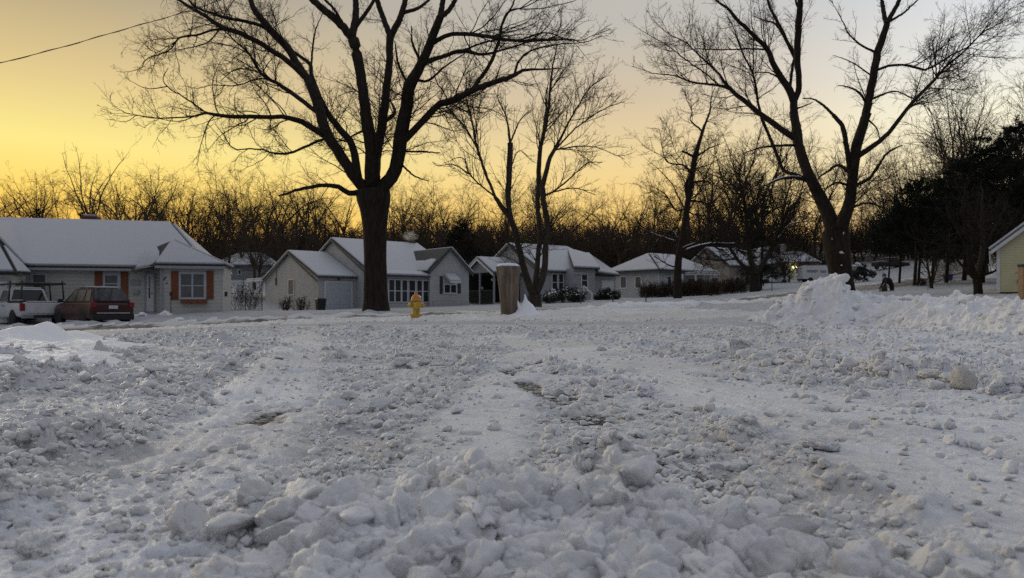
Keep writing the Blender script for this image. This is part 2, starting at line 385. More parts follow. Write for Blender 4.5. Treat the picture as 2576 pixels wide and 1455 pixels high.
# ------------------------------------------------------------------ crumbs and chunks of snow
def chunk_protos(n, sub, seed):
    rng = np.random.RandomState(seed); out = []
    bm = bmesh.new(); bmesh.ops.create_icosphere(bm, subdivisions=sub, radius=1.0)
    base = np.array([v.co[:] for v in bm.verts]); fc = np.array([[v.index for v in f.verts] for f in bm.faces]); bm.free()
    for k in range(n):
        p = base.copy(); off = rng.uniform(0, 100, 3)
        rad = 1 + .40*pn3(base*1.3+off) + .30*pn3(base*2.7+off) - .22*np.abs(pn3(base*5.1+off)) + .12*pn3(base*9.3+off)
        p = base*rad[:, None]
        fac = rng.uniform() < .55
        if fac: rad = 1 + .30*pn3(base*1.2+off) + .10*pn3(base*3.1+off); p = base*rad[:, None]
        for c in range(rng.randint(5, 10) if fac else rng.randint(1, 4)):
            nv = rng.normal(size=3); nv /= np.linalg.norm(nv); o = rng.uniform(.42, .78)
            ex = np.maximum(0, p @ nv - o); p = p - .94*ex[:, None]*nv
        p = p + base*((.09*pn3(base*14+off) if sub > 2 else 0*rad) + (.06*pn3(base*27+off) if sub > 3 else 0*rad))[:, None]
        p *= rng.uniform(.7, 1.3, 3)*np.array((1, 1, rng.choice((.55, .8, .95))))
        out.append(p)
    return out, fc
def place_chunks(name, items, protos, fc, mat, parent=None):
    """items: (x,y,z,size,rot,tilt) -> one mesh"""
    rng = np.random.RandomState(5); Vs, Fs, o = [], [], 0
    for (x, y, z, s, a, t) in items:
        p = protos[rng.randint(len(protos))]
        ca, sa = math.cos(a), math.sin(a); ct, st_ = math.cos(t), math.sin(t)
        m = np.array(((ca, -sa, 0), (sa, ca, 0), (0, 0, 1))) @ np.array(((1, 0, 0), (0, ct, -st_), (0, st_, ct)))
        Vs.append((p @ m.T)*s + np.array((x, y, z))); Fs.append(fc+o); o += len(p)
    me = mesh_np(name, np.concatenate(Vs), [np.concatenate(Fs)])
    return link(name, me, mat, parent, True)
def ground_top(x, y):
    x = np.atleast_1d(np.asarray(x, float)); y = np.atleast_1d(np.asarray(y, float))
    h, b, d = slush(x, y); return gz0(x, y) + h
def build_clumps():
    rng = np.random.RandomState(12)
    n = 125000
    r = .8*np.exp(rng.uniform(0, math.log(17/.8), n)); th = np.radians(rng.uniform(-41, 41, n))
    x, y = r*np.sin(th), r*np.cos(th)
    street, drive, ds, ss = regions(x, y)
    dens = .16 + .75*sstep(-.15, .5, fbm2(x*1.1+3, y*1.1, 3, 11)) + .25*sstep(0, .5, fbm2(x*3, y*3, 2, 15))
    for tr, w in ((TRACK_A,.2),(TRACK_B,.2),(TRACK_C,.24),(TRACK_D,.16)):
        d, s, l = polydist(x, y, tr); dens *= np.where(d < w, .13, 1)
    dR, _, _ = polydist(x, y, [gp(2600,1010), gp(2350,975), gp(2050,940), gp(1850,915)])
    fore = np.exp(-((x-.03)/.36)**2 - ((y-1.1)/.22)**2)
    dens = dens + .9*fore + .7*np.exp(-(dR/.15)**2)
    dens *= np.where(x - .35*y > .5, .45, 1)
    hq, bq, dq = slush(x, y); dens = dens*(1-.45*bq)
    keep = (rng.uniform(0, 1, n) < dens) & drive
    x, y, r, fore, dR = x[keep], y[keep], r[keep], fore[keep], dR[keep]
    s = np.exp(rng.normal(math.log(.0078), .70, len(x)))*(1+.8*fore+1.0*np.exp(-(dR/.15)**2))
    s = np.clip(np.maximum(s, r*.0024), .004, .05*(1+0*r)); s = np.minimum(s, .033 + .010*(r > 3) + .008*fore + .008*np.exp(-((x+1.0)/.7)**2 - ((y-1.7)/.7)**2))
    z = ground_top(x, y) + s*rng.uniform(-.25, .45, len(x))
    a = rng.uniform(0, 6.28, len(x)); t = rng.normal(0, .5, len(x))
    px = s/r*739
    it = np.stack([x, y, z, s, a, t], -1); order = np.argsort(-px); cls = np.digitize(px, [2.2, 3.6, 7.5])
    o = []
    for c, sub_, npr in ((3, 4, 30), (2, 3, 34), (1, 2, 40), (0, 1, 30)):
        ids = np.where(cls == c)[0]
        if c == 3: ids = ids[np.argsort(-px[ids])][:520]
        if len(ids) == 0: continue
        P, Fc = chunk_protos(npr, sub_, 3+c); o.append(place_chunks('snow_crumbs', it[ids], P, Fc, M['slush_plain']))
    bpy.ops.object.select_all(action='DESELECT')
    for k in o: k.select_set(True)
    bpy.context.view_layer.objects.active = o[0]; bpy.ops.object.join()
    prop(o[0], 'loose grey crumbs of churned snow strewn over the slushy apron', 'snow crumbs', kind='stuff')
    # the individual lumps one can point to: px, py(bottom), size px, label
    big = [(1010,935,44,'rounded pale lump of snow lying alone by the left wheel track'),
           (1278,838,20,'small dark upright ice lump alone on the far slush before the stump'),
           (1058,1000,36,'pointed little snow peak standing left of the bare asphalt patch'),
           (950,1058,60,'pale broad snow cake half sunk in slush left of centre'),
           (1620,1010,76,'pair of pale blocky lumps beside the tread-marked wheel track'),
           (2345,985,62,'cream upright slab of ploughed snow in the ridge at right'),
           (2430,998,72,'broad cream slab of ploughed snow with a dark speck on top'),
           (2515,1012,60,'rightmost pale chunk of the ploughed ridge at the frame edge'),
           (2262,962,46,'small cream block at the left end of the ploughed ridge at right'),
           (2190,950,34,'little pale block left of the cream slabs in the ridge'),
           (2270,885,18,'tiny square snow block alone on the flat slush before the bank'),
           (2060,1160,84,'white smooth loaf of snow lying on the right-hand slush'),
           (1290,1330,120,'tall jagged brown-grey chunk rearing up in the nearest heap'),
           (1640,1330,170,'biggest craggy pale boulder of snow at the front centre'),
           (1200,1400,96,'rounded knob of grey snow just left of the nearest heap'),
           (75,1450,100,'blurred round snow lump in the bottom left corner'),
           (295,1340,44,'small grey lump on the smooth bluish wheel track at left'),
           (230,1120,90,'flat tilted plate of pale snow among crumbs at left'),
           (1765,1185,26,'upright thin shard of snow beside the bare asphalt'),
           (1900,1340,60,'pale block perched at the edge of the nearest heap')]
    PB, FB = chunk_protos(len(big), 5, 21)
    for k, (px, py, w, lab) in enumerate(big):
        c = gp(px, py); s = .5*w/F*c[1]*.92
        zb = ground_top(c[0], c[1])[0]
        zz = min(zb + s*.35, s*1.2+.03)
        e = place_chunks('snow_chunk', [(c[0], c[1]+s*.3, zz, s, k*1.7, .2*math.sin(k*3))], [PB[k]], FB, M['chunk_grey'] if 'brown' in lab or 'dark' in lab else M['chunk_cream'] if 'cream' in lab else M['slush_plain'])
        prop(e, lab, 'snow chunk', 'larger snow chunks lying on the slush')

def build_banks():
    # ploughed bank on the right
    pts = [np.array(p, float) for p in ([gp(1840,824)] + BANK[1:7])]
    seg = [0]
    for a, b in zip(pts, pts[1:]): seg.append(seg[-1]+np.hypot(*(b-a)))
    seg = np.array(seg); ns, ntt = 900, 190
    s = np.linspace(0, seg[-1]-6, ns)
    bx = np.interp(s, seg, [p[0] for p in pts]); by = np.interp(s, seg, [p[1] for p in pts])
    tx, ty = np.gradient(bx), np.gradient(by); l = np.hypot(tx, ty); nx, ny = -ty/l, tx/l       # away from the lens
    k = np.exp(-np.linspace(-2, 2, 61)**2); k /= k.sum()
    nx = np.convolve(np.pad(nx, 30, 'edge'), k, 'valid'); ny = np.convolve(np.pad(ny, 30, 'edge'), k, 'valid')
    t = np.linspace(0, 1, ntt)
    S, T = np.meshgrid(s, t, indexing='ij')
    pxs = CX + F*bx/np.maximum(by, .5)                                # bearing along the bank
    H = np.interp(pxs, [1840,1905,1935,2000,2030,2060,2100,2140,2180,2300,2400,2460,2520,2576,3000], [.03,.22,.50,.50,.50,.51,.51,.50,.47,.42,.36,.43,.34,.30,.28])
    H = H*(1+.10*fbm2(s*2.2, s*0, 3, 81))
    Wd = np.interp(pxs, [1840,1935,2200,2576,3000], [.7,1.7,1.9,1.5,1.4])
    prof = np.where(T < .34, sstep(-.05, 1, T/.34)**.8, 1 - .55*sstep(.45, 1, T)**1.4 + .0*T)
    base = gz0((bx[:,None]+nx[:,None]*T*Wd[:,None]), (by[:,None]+ny[:,None]*T*Wd[:,None]))
    X = bx[:,None]+nx[:,None]*T*Wd[:,None]; Y = by[:,None]+ny[:,None]*T*Wd[:,None]
    bpx = CX + F*X/Y
    mound = .29*np.exp(-((bpx-2068)/60)**6)*np.exp(-((T-.50)/.27)**6) + .16*np.exp(-((bpx-2130)/45)**2)*np.exp(-((T-.38)/.25)**2) + .06*np.exp(-((bpx-2036)/12)**2)*np.exp(-((T-.4)/.12)**2)
    h = H[:,None]*prof + mound
    env = np.minimum(1, T/.10)*np.minimum(1, (1-T)/.12)
    wx = X + .08*pn2(X*5, Y*5, 82); wy = Y + .08*pn2(X*5+30, Y*5, 83)
    lum = .75*lumps(wx, wy*1.0+T*.5, .26, 84) + .7*lumps(wx, wy+T*.5, .12, 85) + .55*lumps(wx, wy+T*.4, .055, 86) + .03*fbm2(X*3, Y*3+T*2, 3, 87)
    streak = .03*fbm2(S*9+T*9, T*3, 2, 88)
    h = np.maximum(h + env*(lum*1.15 - .09 + streak), 0)
    Z = np.where(T <= .001, -.03, base*sstep(.15, .9, T) + h)
    out = -.05*env*np.abs(fbm2(S*5, T*7, 3, 89)) - .05*env*lumps(S, T*1.2, .2, 90)*3        # front bulges toward the drive
    X = X + nx[:,None]*out; Y = Y + ny[:,None]*out
    V = np.stack([X, Y, Z], -1).reshape(-1, 3)
    idx = np.arange(ns*ntt).reshape(ns, ntt)
    q = np.stack([idx[:-1,:-1], idx[1:,:-1], idx[1:,1:], idx[:-1,1:]], -1).reshape(-1, 4)
    o = link('snow_bank', mesh_np('snow_bank', V, [q]), M['snow_bank'], None, True)
    prop(o, 'long ploughed bank of lumpy white snow with a tall heap along the apron', 'snow bank')
    rng = np.random.RandomState(31); it = []
    P, Fc = chunk_protos(16, 3, 33)
    for kk in range(520):
        i = rng.randint(ns); j = int(abs(rng.normal(.05, .35))*ntt) % ntt
        p = V[idx[i, j]]; sz = float(np.clip(np.exp(rng.normal(math.log(.028), .5)), .012, .085))
        it.append((p[0], p[1], p[2]+sz*.2, sz, rng.uniform(0, 6.28), rng.normal(0, .4)))
    for bp, tt, sz in ((2050,.4,.10),(2305,.45,.13),(2330,.45,.09),(2440,.5,.15),(2100,.36,.12),(1960,.3,.10),(2185,.5,.11),(2290,.2,.10)):
        i = int(np.argmin(abs(pxs-bp))); p = V[idx[i, int(tt*ntt)]]; it.append((p[0], p[1], p[2]+sz*.1, sz, bp*.7, .2))
    place_chunks('snow_lumps', it, P, Fc, M['snow_bank'], o)['kind'] = 'stuff'
    # smooth drift on the left
    n1, n2 = 260, 200
    x = np.linspace(-6.4, -2.2, n1); y = np.linspace(3.3, 9.2, n2); X, Y = np.meshgrid(x, y, indexing='ij')
    PX = CX + F*X/Y
    def bl(px, py_base, Yc, hh, rx, ry, pw=2): 
        xc = (px-CX)/F*Yc; return hh*np.exp(-np.abs((X-xc)/rx)**pw - np.abs((Y-Yc)/ry)**pw)
    h = (bl(92, 0, 6.3, .225, .25, .8, 1.5)**4 + bl(10, 0, 5.7, .085, 1.0, 1.0, 3)**4 + bl(200, 0, 6.7, .062, .55, .6, 4)**4 + bl(40, 0, 4.75, .06, .8, .5, 4)**4 + bl(-90, 0, 4.35, .06, .9, .45, 4)**4 + bl(-220, 0, 5.8, .13, .9, 1.)**4)**.25
    h = h + .020*np.sin((Y*5 + X*2.4 + .8*pn2(X*2, Y*2, 93))*2.3)*sstep(.03, .12, h) + .008*fbm2(X*5, Y*5, 3, 92)
    edge = sstep(.018, .05, h + .012*pn2(X*9, Y*9, 95))
    lump = lumps(X, Y, .06, 94)*.5*sstep(.14, .05, h)
    Z = gz0(X, Y) + h + lump - .05*(1-edge)
    idx = np.arange(n1*n2).reshape(n1, n2)
    q = np.stack([idx[:-1,:-1], idx[1:,:-1], idx[1:,1:], idx[:-1,1:]], -1).reshape(-1, 4)
    ke = (h+lump).ravel()[q].max(1) > .022
    q = q[ke]; V = np.stack([X, Y, Z], -1).reshape(-1, 3); u, inv = np.unique(q, return_inverse=True)
    o = link('snow_drift', mesh_np('snow_drift', V[u], [inv.reshape(-1, 4)]), M['snow_clean'], None, True)
    prop(o, 'smooth wind-rippled white snow drift with one peak at the left edge', 'snow drift')
# ================================================================== TREES
def tubes(P, Rd, S):
    B, K, _ = P.shape
    T = np.gradient(P, axis=1); T /= np.linalg.norm(T, axis=2, keepdims=True)+1e-9
    ref = np.where(np.abs(T[..., 2:3]) < .85, np.array((0., 0, 1)), np.array((1., 0, 0)))
    # keep one reference per branch so rings do not twist
    r0 = ref[:, :1].repeat(K, 1); par = np.abs((T*r0).sum(-1, keepdims=True)) > .97; ref = np.where(par, np.array((.3, .95, .1)), r0)
    a = np.cross(T, ref); a /= np.linalg.norm(a, axis=2, keepdims=True)+1e-9; b = np.cross(T, a)
    ang = np.arange(S)*2*np.pi/S
    V = P[:, :, None, :] + Rd[:, :, None, None]*(a[:, :, None]*np.cos(ang)[None, None, :, None] + b[:, :, None]*np.sin(ang)[None, None, :, None])
    i = np.arange(B*K*S).reshape(B, K, S); j = np.roll(i, -1, axis=2)
    q = np.stack([i[:, :-1], j[:, :-1], j[:, 1:], i[:, 1:]], -1).reshape(-1, 4)
    return V.reshape(-1, 3), q
def join_tubes(sets):
    Vs, Q, o = [], [], 0
    for P, Rd, S in sets:
        if len(P) == 0: continue
        v, q = tubes(P, Rd, S); Vs.append(v); Q.append(q+o); o += len(v)
    return np.concatenate(Vs), np.concatenate(Q)
def resample(pts, rad, K):
    """smooth polyline (Catmull-Rom) resampled to K points"""
    pts = np.asarray(pts, float); rad = np.asarray(rad, float); n = len(pts)
    if n == 2: pts = np.array((pts[0], pts.mean(0), pts[1])); rad = np.array((rad[0], rad.mean(), rad[1])); n = 3
    e = np.vstack([2*pts[0]-pts[1], pts, 2*pts[-1]-pts[-2]])
    u = np.linspace(0, n-1-1e-6, 8*n); i = u.astype(int); f = (u-i)[:, None]
    p0, p1, p2, p3 = e[i], e[i+1], e[i+2], e[i+3]
    c = .5*((2*p1) + (-p0+p2)*f + (2*p0-5*p1+4*p2-p3)*f**2 + (-p0+3*p1-3*p2+p3)*f**3)
    r = np.interp(u, np.arange(n), rad)
    d = np.concatenate([[0], np.cumsum(np.linalg.norm(np.diff(c, axis=0), axis=1))])
    t = np.linspace(0, d[-1], K)
    return np.stack([np.interp(t, d, c[:, k]) for k in range(3)], -1), np.interp(t, d, r)
def spawn(P, Rd, n, rng, K=6, tmin=.15, tmax=1.0, ang=(42, 14), length=None, ratio=.4, lmin=.15, lmax=9, wander=.18, up=.04, rmul=.6, slender=.012, rtip=.004, taper_t=.55, outward=None):
    B = len(P); n = np.asarray(n); idx = np.repeat(np.arange(B), n); m = len(idx)
    if m == 0: return np.zeros((0, K, 3)), np.zeros((0, K))
    Lp = np.linalg.norm(np.diff(P, axis=1), axis=2).sum(1)
    k0 = P.shape[1]; t = rng.uniform(tmin, tmax, m); f = t*(k0-1); i = np.minimum(f.astype(int), k0-2); f = (f-i)
    p = P[idx, i]*(1-f[:, None]) + P[idx, i+1]*f[:, None]; tan = P[idx, i+1]-P[idx, i]; tan /= np.linalg.norm(tan, axis=1, keepdims=True)+1e-9
    r = Rd[idx, i]*(1-f) + Rd[idx, i+1]*f
    rv = rng.normal(size=(m, 3)); perp = np.cross(tan, rv); perp /= np.linalg.norm(perp, axis=1, keepdims=True)+1e-9
    a = np.radians(np.clip(rng.normal(ang[0], ang[1], m), 10, 95))*(1-.25*(t > .93))
    d = tan*np.cos(a)[:, None] + perp*np.sin(a)[:, None]
    L = Lp[idx]*ratio*(1-taper_t*t)*rng.uniform(.55, 1.25, m) if length is None else length*rng.uniform(.5, 1.3, m)*(1-.35*t)
    L = np.clip(L, lmin, lmax)
    out = np.empty((m, K, 3)); out[:, 0] = p; st = (L/(K-1))[:, None]
    for k in range(1, K):
        d = d + wander*rng.normal(size=(m, 3)); d[:, 2] += up; d /= np.linalg.norm(d, axis=1, keepdims=True)
        out[:, k] = out[:, k-1] + d*st
    rb = np.minimum(r*rmul, np.maximum(L*slender, rtip*1.3)); rb = np.maximum(rb, rtip)
    rad = rb[:, None]*(1-np.linspace(0, 1, K)[None]**1.1) + np.minimum(rtip, rb)[:, None]*np.linspace(0, 1, K)[None]
    return out, rad
def plen(P): return np.linalg.norm(np.diff(P, axis=1), axis=2).sum(1)

def crop(tag, pts):
    o = []
    for p in pts:
        x, y = p[0], p[1]; w = p[2] if len(p) > 2 else None
        s, ox, oy = {'A': (.2685, 251.6, 0), 'B': (.3458, 754.7, 0), 'C': (.268, 1509.4, 0), 'D': (.268, 1947., 0), 'E': (.3025, 1509.4, 314.5), 'F': (.3457, 2075.4, 283.), 'I': (1., 0, 0)}[tag]
        o.append((ox+s*x, oy+s*y, None if w is None else w*s))
    return o
def fill_w(ps, w0=None, w1=2.0):
    xs = [i for i, p in enumerate(ps) if p[2] is not None]; w = [ps[i][2] for i in xs]
    if not xs or xs[0] != 0: xs = [0]+xs; w = [w0 or (w[0]*1.1 if w else 8)]+w
    if xs[-1] != len(ps)-1: xs.append(len(ps)-1); w.append(min(w[-1]*.5, max(w1, w[-1]*.35)))
    return np.interp(range(len(ps)), xs, w)
def traced_tree(name, label, Y, base, limbs, seed, cfg, mat, snow_limbs=(), group=None, cat='tree'):
    """limbs read off the reference; each limb leaves its parent at the parent's depth and leans to or from the viewer"""
    rng = np.random.RandomState(seed)
    K = 22; all3, allr, joints2, jointsd = [], [], [], []
    for li, (tag, pts) in enumerate(limbs):
        ps = []
        for seg in (pts if isinstance(pts, list) and isinstance(pts[0], list) else [pts]): ps += crop(tag, seg)
        w = fill_w(ps); xy = np.array([(p[0], p[1]) for p in ps])
        if li == 0: d0 = Y
        else:
            J = np.concatenate(joints2); D = np.concatenate(jointsd); q = np.argmin(((J-xy[0])**2).sum(1)); d0 = D[q]
            if ((J[q]-xy[0])**2).sum() < 45**2: xy[0] = J[q]*.85 + xy[0]*.15
        ln = np.concatenate([[0], np.cumsum(np.hypot(*np.diff(xy, axis=0).T))]); Lm = ln[-1]/F*Y
        sl = 0 if li == 0 else rng.uniform(-.62, .62)
        bend = rng.uniform(-.12, .12)
        dep = d0 + Lm*(sl*(ln/ln[-1]) + bend*np.sin(np.pi*ln/ln[-1]))*(0 if li == 0 else 1)
        p3 = np.stack([(xy[:, 0]-CX)/F*dep, dep, CAMH+(HY-xy[:, 1])/F*dep], -1)
        P, Rr = resample(p3, np.maximum(w, .6)*.5/F*dep, K)
        if li > 0: P[2:] += .012*Lm**.5*rng.normal(size=P[2:].shape)*np.array((1, 1, 1))*cfg.get('jit', .4)
        all3.append(P); allr.append(Rr)
        dd = P[:, 1]; joints2.append(np.stack([CX+F*P[:, 0]/dd, HY-F*(P[:, 2]-CAMH)/dd], -1)); jointsd.append(dd)
    P0 = np.stack(all3); R0 = np.stack(allr)
    root = empty(name, (P0[0, 0, 0], P0[0, 0, 1], P0[0, 0, 2]), 0, label, cat, group)
    org = np.array(root.location)
    # trunk flare
    R0[0, :3] *= np.array((1.0, 1.0, 1.0)); P0[0, 0, 2] -= .35
    # bark roughness on the trunk mesh
    v, q = join_tubes([(P0[:1], R0[:1], 20), (P0[1:], R0[1:], 10)])
    v = v + (.010*pn3(v*6)*1.0)[:, None]*np.sign(v-v.mean(0))
    link('trunk', mesh_np('trunk', v-org, [q]), mat, root, True)
    # branches out of frame
    ext = [i for i in range(len(P0)) if joints2[i][-1, 1] < 22]
    sets = []
    PE, RE = np.zeros((0, K, 3)), np.zeros((0, K))
    if ext:
        a, b = spawn(P0[ext], R0[ext], np.full(len(ext), 3), rng, K=K, tmin=.97, tmax=1., ang=(20, 10), length=cfg.get('ext', 4.5), lmin=2, wander=.07, up=.03, rmul=.85, slender=.02, rtip=.012)
        PE, RE = a, b; sets.append((PE, RE, 7))
    PA = np.concatenate([P0, PE]); RA = np.concatenate([R0, RE]); L = plen(PA)
    skip = cfg.get('skip_trunk', .6)
    tip = cfg.get('tip', .006)
    n1 = np.maximum(2, (L*cfg['d1'])).astype(int); n1[0] = cfg.get('n_trunk', 2)
    P1, R1 = spawn(PA, RA, n1, rng, K=10, tmin=.18, tmax=1, ang=cfg.get('a1', (46, 15)), ratio=cfg.get('r1', .42)*1.12, taper_t=.78, lmin=.35, lmax=cfg.get('l1', 3.2), wander=cfg.get('w1', .18), up=cfg.get('up', .03), rmul=.5, slender=.011, rtip=tip*1.3)
    if cfg.get('zmin'):
        k = P1[:, 0, 2] > org[2] + cfg['zmin']; P1, R1 = P1[k], R1[k]
    n2 = np.maximum(2, plen(P1)*cfg['d2']).astype(int)
    P2, R2 = spawn(P1, R1, n2, rng, K=7, tmin=.12, tmax=1, ang=cfg.get('a2', (48, 16)), ratio=.5, lmin=.25, lmax=1.6, wander=cfg.get('w1', .18)*1.1, up=cfg.get('up', .03)*1.3, rmul=.6, slender=.011, rtip=tip)
    n3 = np.maximum(1, plen(P2)*cfg['d3']).astype(int)
    P3, R3 = spawn(P2, R2, n3, rng, K=5, tmin=.12, tmax=1, ang=(45, 16), ratio=.55, lmin=.14, lmax=.75, wander=.2, up=cfg.get('up', .03)*1.5, rmul=.8, slender=.012, rtip=tip*.8)
    sets += [(P1, R1, 5), (P2, R2, 4), (P3, R3, 3)]
    if cfg.get('d4'):
        P4, R4 = spawn(P3, R3, np.maximum(1, plen(P3)*cfg['d4']).astype(int), rng, K=4, tmin=.15, tmax=1, ang=(42, 15), ratio=.6, lmin=.1, lmax=.4, wander=.2, up=.05, rmul=.8, slender=.012, rtip=tip*.65)
        sets.append((P4, R4, 3))
    v, q = join_tubes(sets)
    link('crown', mesh_np('crown', v-org, [q]), mat, root, True)
    for i in snow_limbs:
        P, Rr = P0[i].copy(), R0[i].copy()
        j0 = 3; P = P[j0:]; Rr = Rr[j0:]
        P[:, 2] += Rr*.75; rs = Rr*.62*(.75+.5*np.abs(np.sin(np.arange(len(P))*1.7+i))); rs[0] *= .2; rs[-1] *= .2
        v, q = join_tubes([(P[None], rs[None], 7)])
        link('branch_snow', mesh_np('branch_snow', v-org, [q]), M['snow_clean'], root, True)
    return root, org

OAK = [('I', [(947,792,84),(946,775,68),(945,740,60),(944,650,56),(943,580,60),(942,530,72),(940,500,88),(938,478,84)]),
 ('B', [(470,1420,95),(400,1290,82),(260,1080,75),(190,960,80),(130,760,75),(60,580,70)]),
 ('A', [(1930,740,74),(1845,600,74),(1750,440,74),(1600,290,70),(1450,100,55),(1410,0,45),(1380,-60,40)]),
 ('A', [(1930,740,60),(1740,560,52),(1500,410,48),(1300,310,46),(1160,270,46),(1000,160,38),(830,60,30),(730,0,24),(650,-60,18)]),
 ('A', [(1580,280,36),(1440,220,32),(1200,170),(1030,120,26),(900,70),(830,0,18),(760,-70,12)]),
 ('A', [(1160,285,24),(1030,290,22),(900,330),(740,360,17),(640,480),(440,550,10),(380,640),(230,680,4)]),
 ('A', [(1130,300,16),(1020,390,13),(920,430),(780,460,9),(640,490)]),
 ('A', [(2080,1080,50),(1900,950,42),(1740,830,38),(1600,750,34),(1510,690,28),(1400,510,22),(1280,400,14),(1180,300),(1080,250,5)]),
 ('A', [(1410,520,12),(1280,450),(1020,390,8),(860,330,4)]),
 ('A', [(1600,745,14),(1480,740,13),(1290,800),(1050,800,8),(900,830,5),(780,800,3)]),
 ('A', [(1510,690,14),(1370,650,13),(1250,660),(1130,760,6)]),
 ('A', [(2130,1300,62),(1900,1150,52),(1740,1100,42),(1500,1100),(1180,1090,36),(1000,1060,26),(820,1100,14),(580,1110,12),(420,1100,10),(330,1070),(180,1040,6),(60,930,3)]),
 ('A', [(1000,1060,16),(830,940,14),(640,820,11),(590,740),(640,640,6)]),
 ('A', [(640,820,10),(440,830,8),(250,740,4)]),
 ('A', [(330,1085,7),(240,1140,6),(90,1120,3)]),
 ('A', [(2130,1310,30),(2000,1340,26),(1800,1430,24),(1630,1440,18),(1500,1400,14),(1250,1390,12),(1160,1270,9),(1080,1160,5)]),
 ('B', [(500,1230,64),(380,1060,54),(280,930,48),(200,820,42),(140,700,34),(60,560,28)]),
 ('A', [(2060,880,44),(1980,700,40),(1965,600,36),(1800,480,28)]),
 ('A', [(1975,620,22),(2000,380,17),(2030,250,11),(2100,100,6)]),
 ('B', [(520,1380,120),(520,1100,100),(490,900,90),(465,700,75),(430,480,75),(390,290,85)]),
 ('B', [(390,290,62),(280,160,58),(170,70,50),(90,0,45),(40,-60,40)]),
 ('B', [(395,270,60),(405,120,50),(405,0,42),(400,-70,38)]),
 ('B', [(420,220,34),(490,80,28),(540,0,22),(580,-60,16)]),
 ('B', [(350,210,24),(250,70,20),(180,0,16),(140,-60,12)]),
 ('B', [(540,1380,90),(560,1100,72),(600,900,68),(630,650,55),(650,400,52),(655,270,58)]),
 ('B', [(655,270,46),(600,120,40),(560,0,38),(545,-60,32)]),
 ('B', [(665,280,50),(720,150,45),(755,50,40),(765,0,38),(770,-60,34)]),
 ('B', [(765,100,28),(860,60,25),(940,0,18),(990,-60,14)]),
 ('B', [(570,1440,110),(690,1250,95),(730,1000,108),(770,800,95),(800,620,90),(870,490,70),(920,380,64),(970,250,62),(1020,130,56)]),
 ('B', [(1020,130,44),(1040,0,38),(1045,-70,32)]),
 ('B', [(1020,150,40),(1080,80,36),(1130,0,32),(1170,-60,26)]),
 ('B', [(770,590,22),(720,480,18),(700,380,13),(690,300,8)]),
 ('B', [(850,470,20),(820,320,17),(810,190,9)]),
 ('B', [(970,320,36),(1060,260,31),(1140,245),(1310,255,28),(1480,290,24),(1700,300,18),(1950,285,11),(2060,310),(2200,260,4)]),
 ('B', [(900,490,36),(1040,410,30),(1190,370,28),(1330,400,20),(1480,360,15),(1700,300,11),(1900,270,6)]),
 ('B', [(1190,370,16),(1380,300,13),(1600,290,9),(1750,240,5)]),
 ('B', [(860,590,24),(930,590,19),(1050,490,14),(1200,390,8)]),
 ('B', [(760,1070,60),(860,920,50),(1000,770,50),(1120,730,48),(1270,650,46),(1420,600,38),(1570,545,30),(1640,510,21),(1780,505,13),(1900,500,6)]),
 ('B', [(1270,640,32),(1370,490,28),(1440,320,24),(1480,150,21),(1530,80,16),(1600,60,9)]),
 ('B', [(1490,140,16),(1550,30,12),(1570,-50,9)]),
 ('B', [(1570,540,20),(1590,450,17),(1680,370,14),(1850,330,10),(2050,310,5)]),
 ('B', [(1600,300,12),(1800,240,9),(2000,300,6),(2260,210,3)]),
 ('B', [(780,1090,18),(900,1105,12),(1020,1115,8)]),
 ('B', [(740,1190,18),(830,1280,12),(940,1320,6)]),
 ('B', [(640,920,30),(690,820,26),(650,720,10)]),
 ('I', [(905,492,16),(880,486,14),(850,470,12),(810,467,10),(750,478,8),(700,495,4)]),
 ('B', [(470,960,20),(400,980,14),(330,1030,8)])]
MAPLE = [('I', [(1346,782,42),(1346,770,35),(1345,755,34),(1344,742,34)]),
 ('I', [(1336,748,20),(1320,685,18),(1305,620,15),(1289,560,15),(1268,530,13),(1245,495,10)]),
 ('B', [(1420,1400,22),(1300,1120,20),(1250,880,14),(1210,700,9),(1215,560,5)]),
 ('B', [(1410,1430,14),(1240,1280,10),(1180,1150,7),(1040,1190,4)]),
 ('B', [(1300,1080,14),(1200,930,12),(1070,780,9),(1000,700,5)]),
 ('I', [(1287,556,12),(1279,510,14),(1281,430,15),(1284,360,14)]),
 ('B', [(1530,1050,22),(1500,850,11),(1440,720,8),(1450,620,4)]),
 ('B', [(1530,1030,14),(1600,880,9),(1680,800,5)]),
 ('B', [(1510,1280,9),(1590,1100,7),(1700,1180,4)]),
 ('I', [(1344,748,17),(1350,685,14),(1356,620,12),(1358,570,12),(1352,520,12),(1355,465,13)]),
 ('B', [(1740,1340,40),(1745,1100,32),(1800,850,22),(1825,600,18),(1840,480,12),(1870,330,7)]),
 ('B', [(1750,1080,18),(1790,800,14),(1800,640,8)]),
 ('I', [(1352,748,20),(1369,685,17),(1373,620,15),(1377,560,15),(1368,510,14),(1364,470,14)]),
 ('B', [(1765,1360,40),(1820,1150,32),(1900,1000,18),(1980,850,14),(2100,650,10),(2220,560,5)]),
 ('B', [(1850,1110,14),(2000,940,11),(2200,800,8),(2364,740,4)]),
 ('B', [(1880,1120,12),(2040,1065,9),(2180,1080,7),(2364,1160,4)]),
 ('B', [(1800,1420,20),(1850,1390,14),(1950,1310,11),(2090,1190,8),(2200,1180,5)]),
 ('B', [(1840,1400,12),(2000,1370,8),(2150,1420,4)]),
 ('B', [(1220,1280,12),(1120,1200,8),(1000,1210,5)])]
